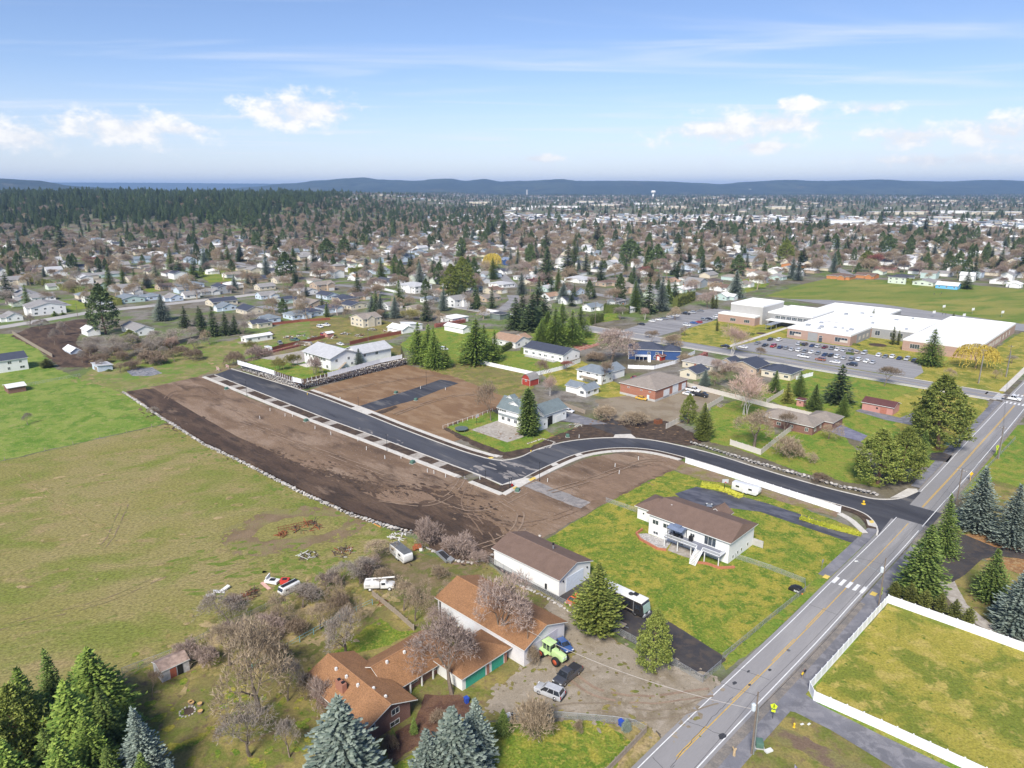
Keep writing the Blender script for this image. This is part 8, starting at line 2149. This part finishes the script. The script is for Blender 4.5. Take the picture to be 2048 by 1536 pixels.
for p in scatter(10500, 335, 1600):
    u, v = proj(p)
    if v > lower(u) - 4: continue
    d = p.length
    if d > 980 and inpoly(u, v, WOOD): continue
    if not hfree(p, 1.0) or (d < 800 and nearroad(p, 2)): continue
    if rf.random() > (.36 if d < 600 else .46 if d < 1000 else .6): continue
    cl = mnoise.noise(Vector((p.x * .006, p.y * .006, 4)))
    p.z = hz(p.x, p.y) if d > 1000 else 0
    if rf.random() < (.34 if d < 600 else .27) + .25 * cl:
        k = rf.randrange(len(CONS)); me, h0, r0 = cd[k]
        h = rf.uniform(9, 25) * rf.uniform(.75, 1); r = h * rf.uniform(.21, .30)
        if ind_con < 70: tree(CONS[k][0], p, h, r, None, False, rf); ind_con += 1
        else: con_pts.append((p, rf.uniform(0, 6.28), (r / r0, r / r0, h / h0), k))
    else:
        k = rf.randrange(len(BARE)); me, h0, r0 = bd[k]
        h = rf.uniform(7, 15); r = h * rf.uniform(.44, .6)
        if ind_bare < 170: tree(BARE[k][0], p, h, r, None, False, rf); ind_bare += 1
        else: bare_pts.append((p, rf.uniform(0, 6.28), (r / r0, r / r0, h / h0), k))
for p in scatter(30000, 1600, 9000, .85):
    u, v = proj(p)
    if inpoly(u, v, WOOD) and p.length < 3200: continue
    p.z = hz(p.x, p.y)
    if rf.random() < .5:
        k = rf.randrange(4); me, h0, r0 = cd[k]; h = rf.uniform(10, 22); r = h * .27
        con_pts.append((p, rf.uniform(0, 6.28), (r / r0, r / r0, h / h0), k))
    else:
        k = rf.randrange(len(BARE) - 1); me, h0, r0 = bd[k]; h = rf.uniform(7, 14); r = h * .5
        bare_pts.append((p, rf.uniform(0, 6.28), (r / r0, r / r0, h / h0), k))
for _ in range(2600):
    p = Vector((rf.uniform(-700, -20), rf.uniform(1250, 2600), 0)); u, v = proj(p)
    if inpoly(u, v, WOOD): continue
    p.z = hz(p.x, p.y); k = rf.randrange(4) if rf.random() < .55 else rf.randrange(6)
    if rf.random() < .55: me, h0, r0 = cd[k]; h = rf.uniform(9, 20); r = h * .26; con_pts.append((p, rf.uniform(0, 6.28), (r / r0, r / r0, h / h0), k))
    else: me, h0, r0 = bd[k]; h = rf.uniform(7, 13); r = h * .5; bare_pts.append((p, rf.uniform(0, 6.28), (r / r0, r / r0, h / h0), k))
n_w = 0
for _ in range(60000):
    d = (980 ** 2 + (3300 ** 2 - 980 ** 2) * rf.random() ** 1.35) ** .5
    a = rf.uniform(-.72, .0)
    p = Vector((sin(a) * d, cos(a) * d, 0))
    u, v = proj(p)
    if not inpoly(u, v, WOOD): continue
    p.z = hz(p.x, p.y)
    if mnoise.noise(Vector((p.x * .008, p.y * .008, 7))) > .22 and rf.random() < .75: continue
    if rf.random() < .10:
        k = rf.randrange(6); me, h0, r0 = bd[k]; h = rf.uniform(9, 17); r = h * .5; bare_pts.append((p, rf.uniform(0, 6.28), (r / r0, r / r0, h / h0), k)); continue
    k = rf.choice((0, 1, 2, 2, 3, 3, 4)); me, h0, r0 = cd[k]
    h = rf.uniform(10, 24) * (1.35 if rf.random() < .12 else 1) * (1 + .2 * mnoise.noise(Vector((p.x * .01, p.y * .01, 2)))); r = h * rf.uniform(.18, .27)
    wood_pts.append((p, rf.uniform(0, 6.28), (r / r0, r / r0, h / h0), k)); n_w += 1
    if n_w > 6500: break
gn_mass('pine_wood', 'dark green pine wood on the rise behind the suburb', 'wood', wood_pts, [c[0] for c in cd])
gn_mass('distant_conifers', 'scattered dark conifers of the distant suburbs', 'conifers', con_pts, [c[0] for c in cd])
gn_mass('distant_bare_trees', 'haze of bare brown and pink trees across the distant suburbs', 'bare trees', bare_pts, [c[0] for c in bd])
hm = []
for rc, wc in (('g', 'c'), ('l', 'w'), ('g', 'c'), ('e', 't'), ('k', 'w'), ('b', 'c'), ('B', 'p'), ('W', 'w')):
    mb = MB().extr([(0, 0), (9, 0), (9, 3), (4.5, 5), (0, 3)], lambda a, b: (a - 4.5, -7, b), lambda a, b: (a - 4.5, 7, b))
    mb.mat(1).add([(-5, -7.4, 2.9), (0, -7.4, 5.2), (5, -7.4, 2.9), (-5, 7.4, 2.9), (0, 7.4, 5.2), (5, 7.4, 2.9)], [(0, 1, 4, 3)[::-1], (1, 2, 5, 4)[::-1]])
    hm.append(mb.data('distant_house', [WC[wc], RC[rc]]))
for p in far_pts:
    house_pts.append((p, GR + rf.choice((0, pi / 2)), (1, rf.uniform(.85, 1.3), rf.uniform(.9, 1.4)), rf.randrange(8)))
for p in scatter(2000, 2000, 8000, .8):
    u, v = proj(p)
    if inpoly(u, v, WOOD) and p.length < 3300: continue
    p.z = hz(p.x, p.y) - .3
    s_ = rf.uniform(1, 2.0) if rf.random() < .9 else rf.uniform(3, 5)
    house_pts.append((p, GR + rf.choice((0, pi / 2)), (s_, s_ * rf.uniform(.9, 1.6), rf.uniform(1, 1.6)), rf.choice((0, 0, 2, 3, 3, 4, 5, 5, 1))))
gn_mass('distant_houses', 'countless small pale houses of the far town', 'houses', house_pts, hm)
# long pale commercial buildings, towers
for i, (u, v, w, h) in enumerate(((1110, 414, 100, 8), (1210, 410, 60, 8), (1340, 417, 60, 9), (1300, 408, 60, 8), (1430, 412, 50, 9), (1560, 418, 40, 10), (1700, 448, 90, 8), (1600, 452, 60, 8), (1790, 426, 110, 9), (1900, 424, 60, 9), (1990, 426, 110, 9), (960, 408, 60, 9), (830, 400, 40, 9), (700, 396, 40, 8), (1880, 404, 60, 9), (1500, 402, 50, 10), (1420, 398, 40, 12), (1180, 404, 50, 9), (1040, 420, 50, 8), (1880, 440, 40, 8))):
    p = g(u, v); k = p.y / FPX; p.z = hz(p.x, p.y)
    o = MB().box(-w * k / 2, -15, 0, w * k / 2, 15, h).mat(1).box(-w * k / 2 - .5, -15.5, h, w * k / 2 + .5, 15.5, h + .6).build('warehouse', [WC['c' if i % 3 else 'w'], RC['W']], None, p, (0, 0, rf.uniform(-.15, .15))); auto(o, 'long pale flat-roofed commercial building', 'warehouse', 'commercial buildings of the far town')
def water_tower(label, u, v, vt, kind):
    p = g(u, v); h = top_height(u, v, vt); t = empty('water_tower', p, 0, label, 'water tower')
    if kind == 0:
        MB().lathe([(h * .12, 0), (h * .11, h * .62)], 16).build('column', m_trim, t, smooth=True); MB().lathe([(h * .12, h * .6), (h * .3, h * .74), (h * .3, h * .9), (h * .2, h)], 20).build('tank', m_trim, t, smooth=True)
    else:
        MB().lathe([(h * .9, 0), (h * .9, h * .8)], 24).build('tank', m_trim, t, smooth=True); MB().lathe([(h * .9, h * .8), (h * .5, h * .95), (.5, h)], 24).build('dome', m_trim, t, smooth=True)
water_tower('white mushroom water tower above the far town', 1306, 397, 381, 0)
water_tower('squat white water tank behind the pine wood', 545, 399, 386, 1)
water_tower('slim white tower on the slope of the far hills', 1499, 389, 378, 0)
water_tower('small white tower below the far blue ridge', 1625, 388, 378, 0)
t = empty('chimney_stack', g(1054, 392), 0, 'pale industrial stack in the far town', 'chimney'); MB().lathe([(9, 0), (7, 60)], 12).build('stack', m_conc3, t)
t = empty('church', g(1418, 458), GR, 'white church with a slim steeple among bare trees', 'church'); MB().extr([(0, 0), (10, 0), (10, 6), (5, 10), (0, 6)], lambda a, b: (a, 0, b), lambda a, b: (a, 20, b)).build('nave', WC['w'], t); MB().cbox(5, 1.5, 0, 3.4, 3.4, 12).build('tower', WC['w'], t); MB().lathe([(2.2, 12), (.1, 22)], 4, (5, 1.5)).build('steeple', m_trim, t)

# ---- hills
m_hill = ground_mat('hill_forest', [(.03, .045, .035), (.05, .065, .045), (.12, .105, .065), (.022, .036, .03)], (.0009, .0016, .004), .35, .012, 0, thr=((.42, .58), (.60, .70), (.45, .6)))
def ridge(name, pts, D, depth, seed, rough=1.0, tail=None):
    """pts: photo points of the skyline, built as a range of hills D metres away"""
    xs = []
    for u, v in pts:
        dy = -(v - 768) / FPX
        h = CAM_H + (-sin(PITCH) + dy * cos(PITCH)) / (cos(PITCH) + dy * sin(PITCH)) * D
        d = cos(PITCH) + dy * sin(PITCH)
        xs.append(((u - 1024) / FPX / d * D, h))
    def H(x):
        if x <= xs[0][0]: return xs[0][1] * max(0, 1 - (xs[0][0] - x) / tail[0])
        if x >= xs[-1][0]: return xs[-1][1] * max(0, 1 - (x - xs[-1][0]) / tail[1])
        for (a, p), (b, q) in zip(xs, xs[1:]):
            if x <= b: return p + (q - p) * sm((x - a) / (b - a))
    x0, x1 = xs[0][0] - tail[0], xs[-1][0] + tail[1]
    nx, ny = int((x1 - x0) / 55), 16
    V, Fc = [], []
    for i in range(nx + 1):
        x = x0 + (x1 - x0) * i / nx
        for j in range(ny + 1):
            t = j / ny
            y = D - depth + depth * 1.7 * t
            prof = sm(t / .58) if t < .58 else 1 - .9 * sm((t - .58) / .42)
            n1 = mnoise.fractal(Vector((x * .0011, y * .0011, seed)), 1.0, 2.0, 5)
            n2 = mnoise.noise(Vector((x * .02, y * .02, seed + 3)))
            z = H(x) * prof * (1 + .16 * n1 * (1 - prof ** 3)) + rough * (n2 * 3.5 + rf.uniform(-2.5, 2.5)) * prof
            V.append((x, y, max(-5, z) - 3 * (1 - prof)))
    for i in range(nx):
        for j in range(ny):
            a = i * (ny + 1) + j
            Fc.append((a, a + ny + 1, a + ny + 2, a + 1))
    o = link(name, mesh_from(name, [Vector(v) for v in V], Fc, m_hill)); o['kind'] = 'structure'
ridge('hills', ((520, 373), (600, 366), (660, 360), (700, 356.5), (730, 355), (760, 359), (840, 362), (870, 358), (905, 357.5), (930, 362), (970, 358), (1000, 363), (1040, 362), (1120, 358.5), (1160, 362), (1260, 361.5), (1320, 363), (1400, 366), (1440, 368), (1500, 363.5), (1560, 360), (1640, 362), (1700, 360.5), (1740, 359), (1800, 362), (1900, 363), (1960, 360), (2048, 362), (2300, 364), (2700, 358)), 10000, 2600, 2, tail=(900, 6000))
ridge('hills', ((-500, 352), (-200, 356), (0, 357), (60, 360), (100, 368), (140, 372), (200, 375), (260, 380), (330, 386)), 6200, 1600, 5, tail=(4000, 500))
ridge('hills', ((-400, 364), (100, 365), (300, 365.5), (500, 367), (600, 368), (900, 369)), 17000, 3000, 9, .6, tail=(6000, 3000))
# ---- air
hm_ = bpy.data.materials.new('air'); hm_.use_nodes = True
ht = NT(hm_.node_tree); ht.n.clear()
vol = ht.node('ShaderNodeVolumePrincipled'); vol.inputs['Color'].default_value = (.40, .62, 1.0, 1); vol.inputs['Density'].default_value = 6.8e-5; vol.inputs['Anisotropy'].default_value = .0
out_ = ht.node('ShaderNodeOutputMaterial'); ht.t.links.new(vol.outputs[0], out_.inputs['Volume'])
hb = MB().box(-23500, -23500, -8, 23500, 23500, 262).build('haze', hm_); hb['kind'] = 'stuff'
tag(hb, 'pale blue haze over the far town', 'haze')
# ================================================================== LABELS OF REPEATED THINGS
MARKS = [('the school', S(345, -95)), ('the blue house', g(1300, 715)), ('the deck house', S(66, -30)), ('the raised white house', S(100, -228)), ('the brick garage', S(166, -105)), ('the farmhouse', S(-15, -38)), ('the long white shed', S(11, -40)),
         ('the pump house', S(204, -31)), ('the red barn shed', g(1060, 770)), ('the green-roofed house', S(102, -115)), ('the navy-roofed ranch', S(186, -178)), ('the long clipped hedge', g(140, 584)), ('the yellow willow', g(1950, 737)), ('the pine wood', g(300, 470)), ('the cul-de-sac', g(1209, 592)),
         ('the tall cream house', g(728, 650)), ('the mobile home', g(495, 680)), ('the sports pitch', g(1800, 575)), ('the yellow garden tree', g(985, 540)), ('the white church', g(1418, 458)), ('the fenced yellow lawn', g(1850, 1350)), ('the zebra crossing', S(71, 4)), ('the estate street', g(700, 840)), ('the gravel lot', g(1300, 830)), ('the meadow', g(120, 830)), ('the worn loop', g(590, 1055)),
         ('the hedge road', g(250, 617)), ('the far warehouses', g(1700, 448)), ('the distant crossroads', g(1480, 485)), ('the sky-blue house', g(1905, 575)), ('the navy-roofed row', g(650, 620)), ('the russet bungalow', g(60, 502)), ('the bare field', g(1900, 515)), ('the school car park', S(285, -80)), ('the water tower', g(1306, 397)), ('the boulder wall', g(600, 986))]
ORD = 'first second third fourth fifth sixth seventh eighth ninth tenth eleventh twelfth thirteenth fourteenth fifteenth sixteenth seventeenth eighteenth nineteenth twentieth'.split()
def ordw(n):
    tens = {2: 'twenty', 3: 'thirty', 4: 'forty', 5: 'fifty', 6: 'sixty', 7: 'seventy', 8: 'eighty', 9: 'ninety'}
    return ORD[n] if n < 20 else tens[(n + 1) // 10] + ('-' + ORD[(n + 1) % 10 - 1] if (n + 1) % 10 else 'th')
groups_ = {}
for o, desc, _p in AUTO:
    p = Vector((o.location.x, o.location.y, 0))
    nm, q = min(MARKS, key=lambda m: (m[1].xy - p.xy).length)
    d = p.xy - q.xy
    dp = p.length - Vector((q.x, q.y, 0)).length
    side = d.length - abs(dp)
    rel = 'behind' if dp > .5 * d.length else 'in front of' if dp < -.5 * d.length else 'beside'
    groups_.setdefault((desc, rel, nm), []).append((d.length, o))
for (desc, rel, nm), L in groups_.items():
    L.sort(key=lambda x: x[0])
    for i, (_d, o) in enumerate(L):
        o['label'] = f"{desc} {rel} {nm}" if len(L) == 1 else f"{desc} {rel} {nm}, {ordw(i)} from it"
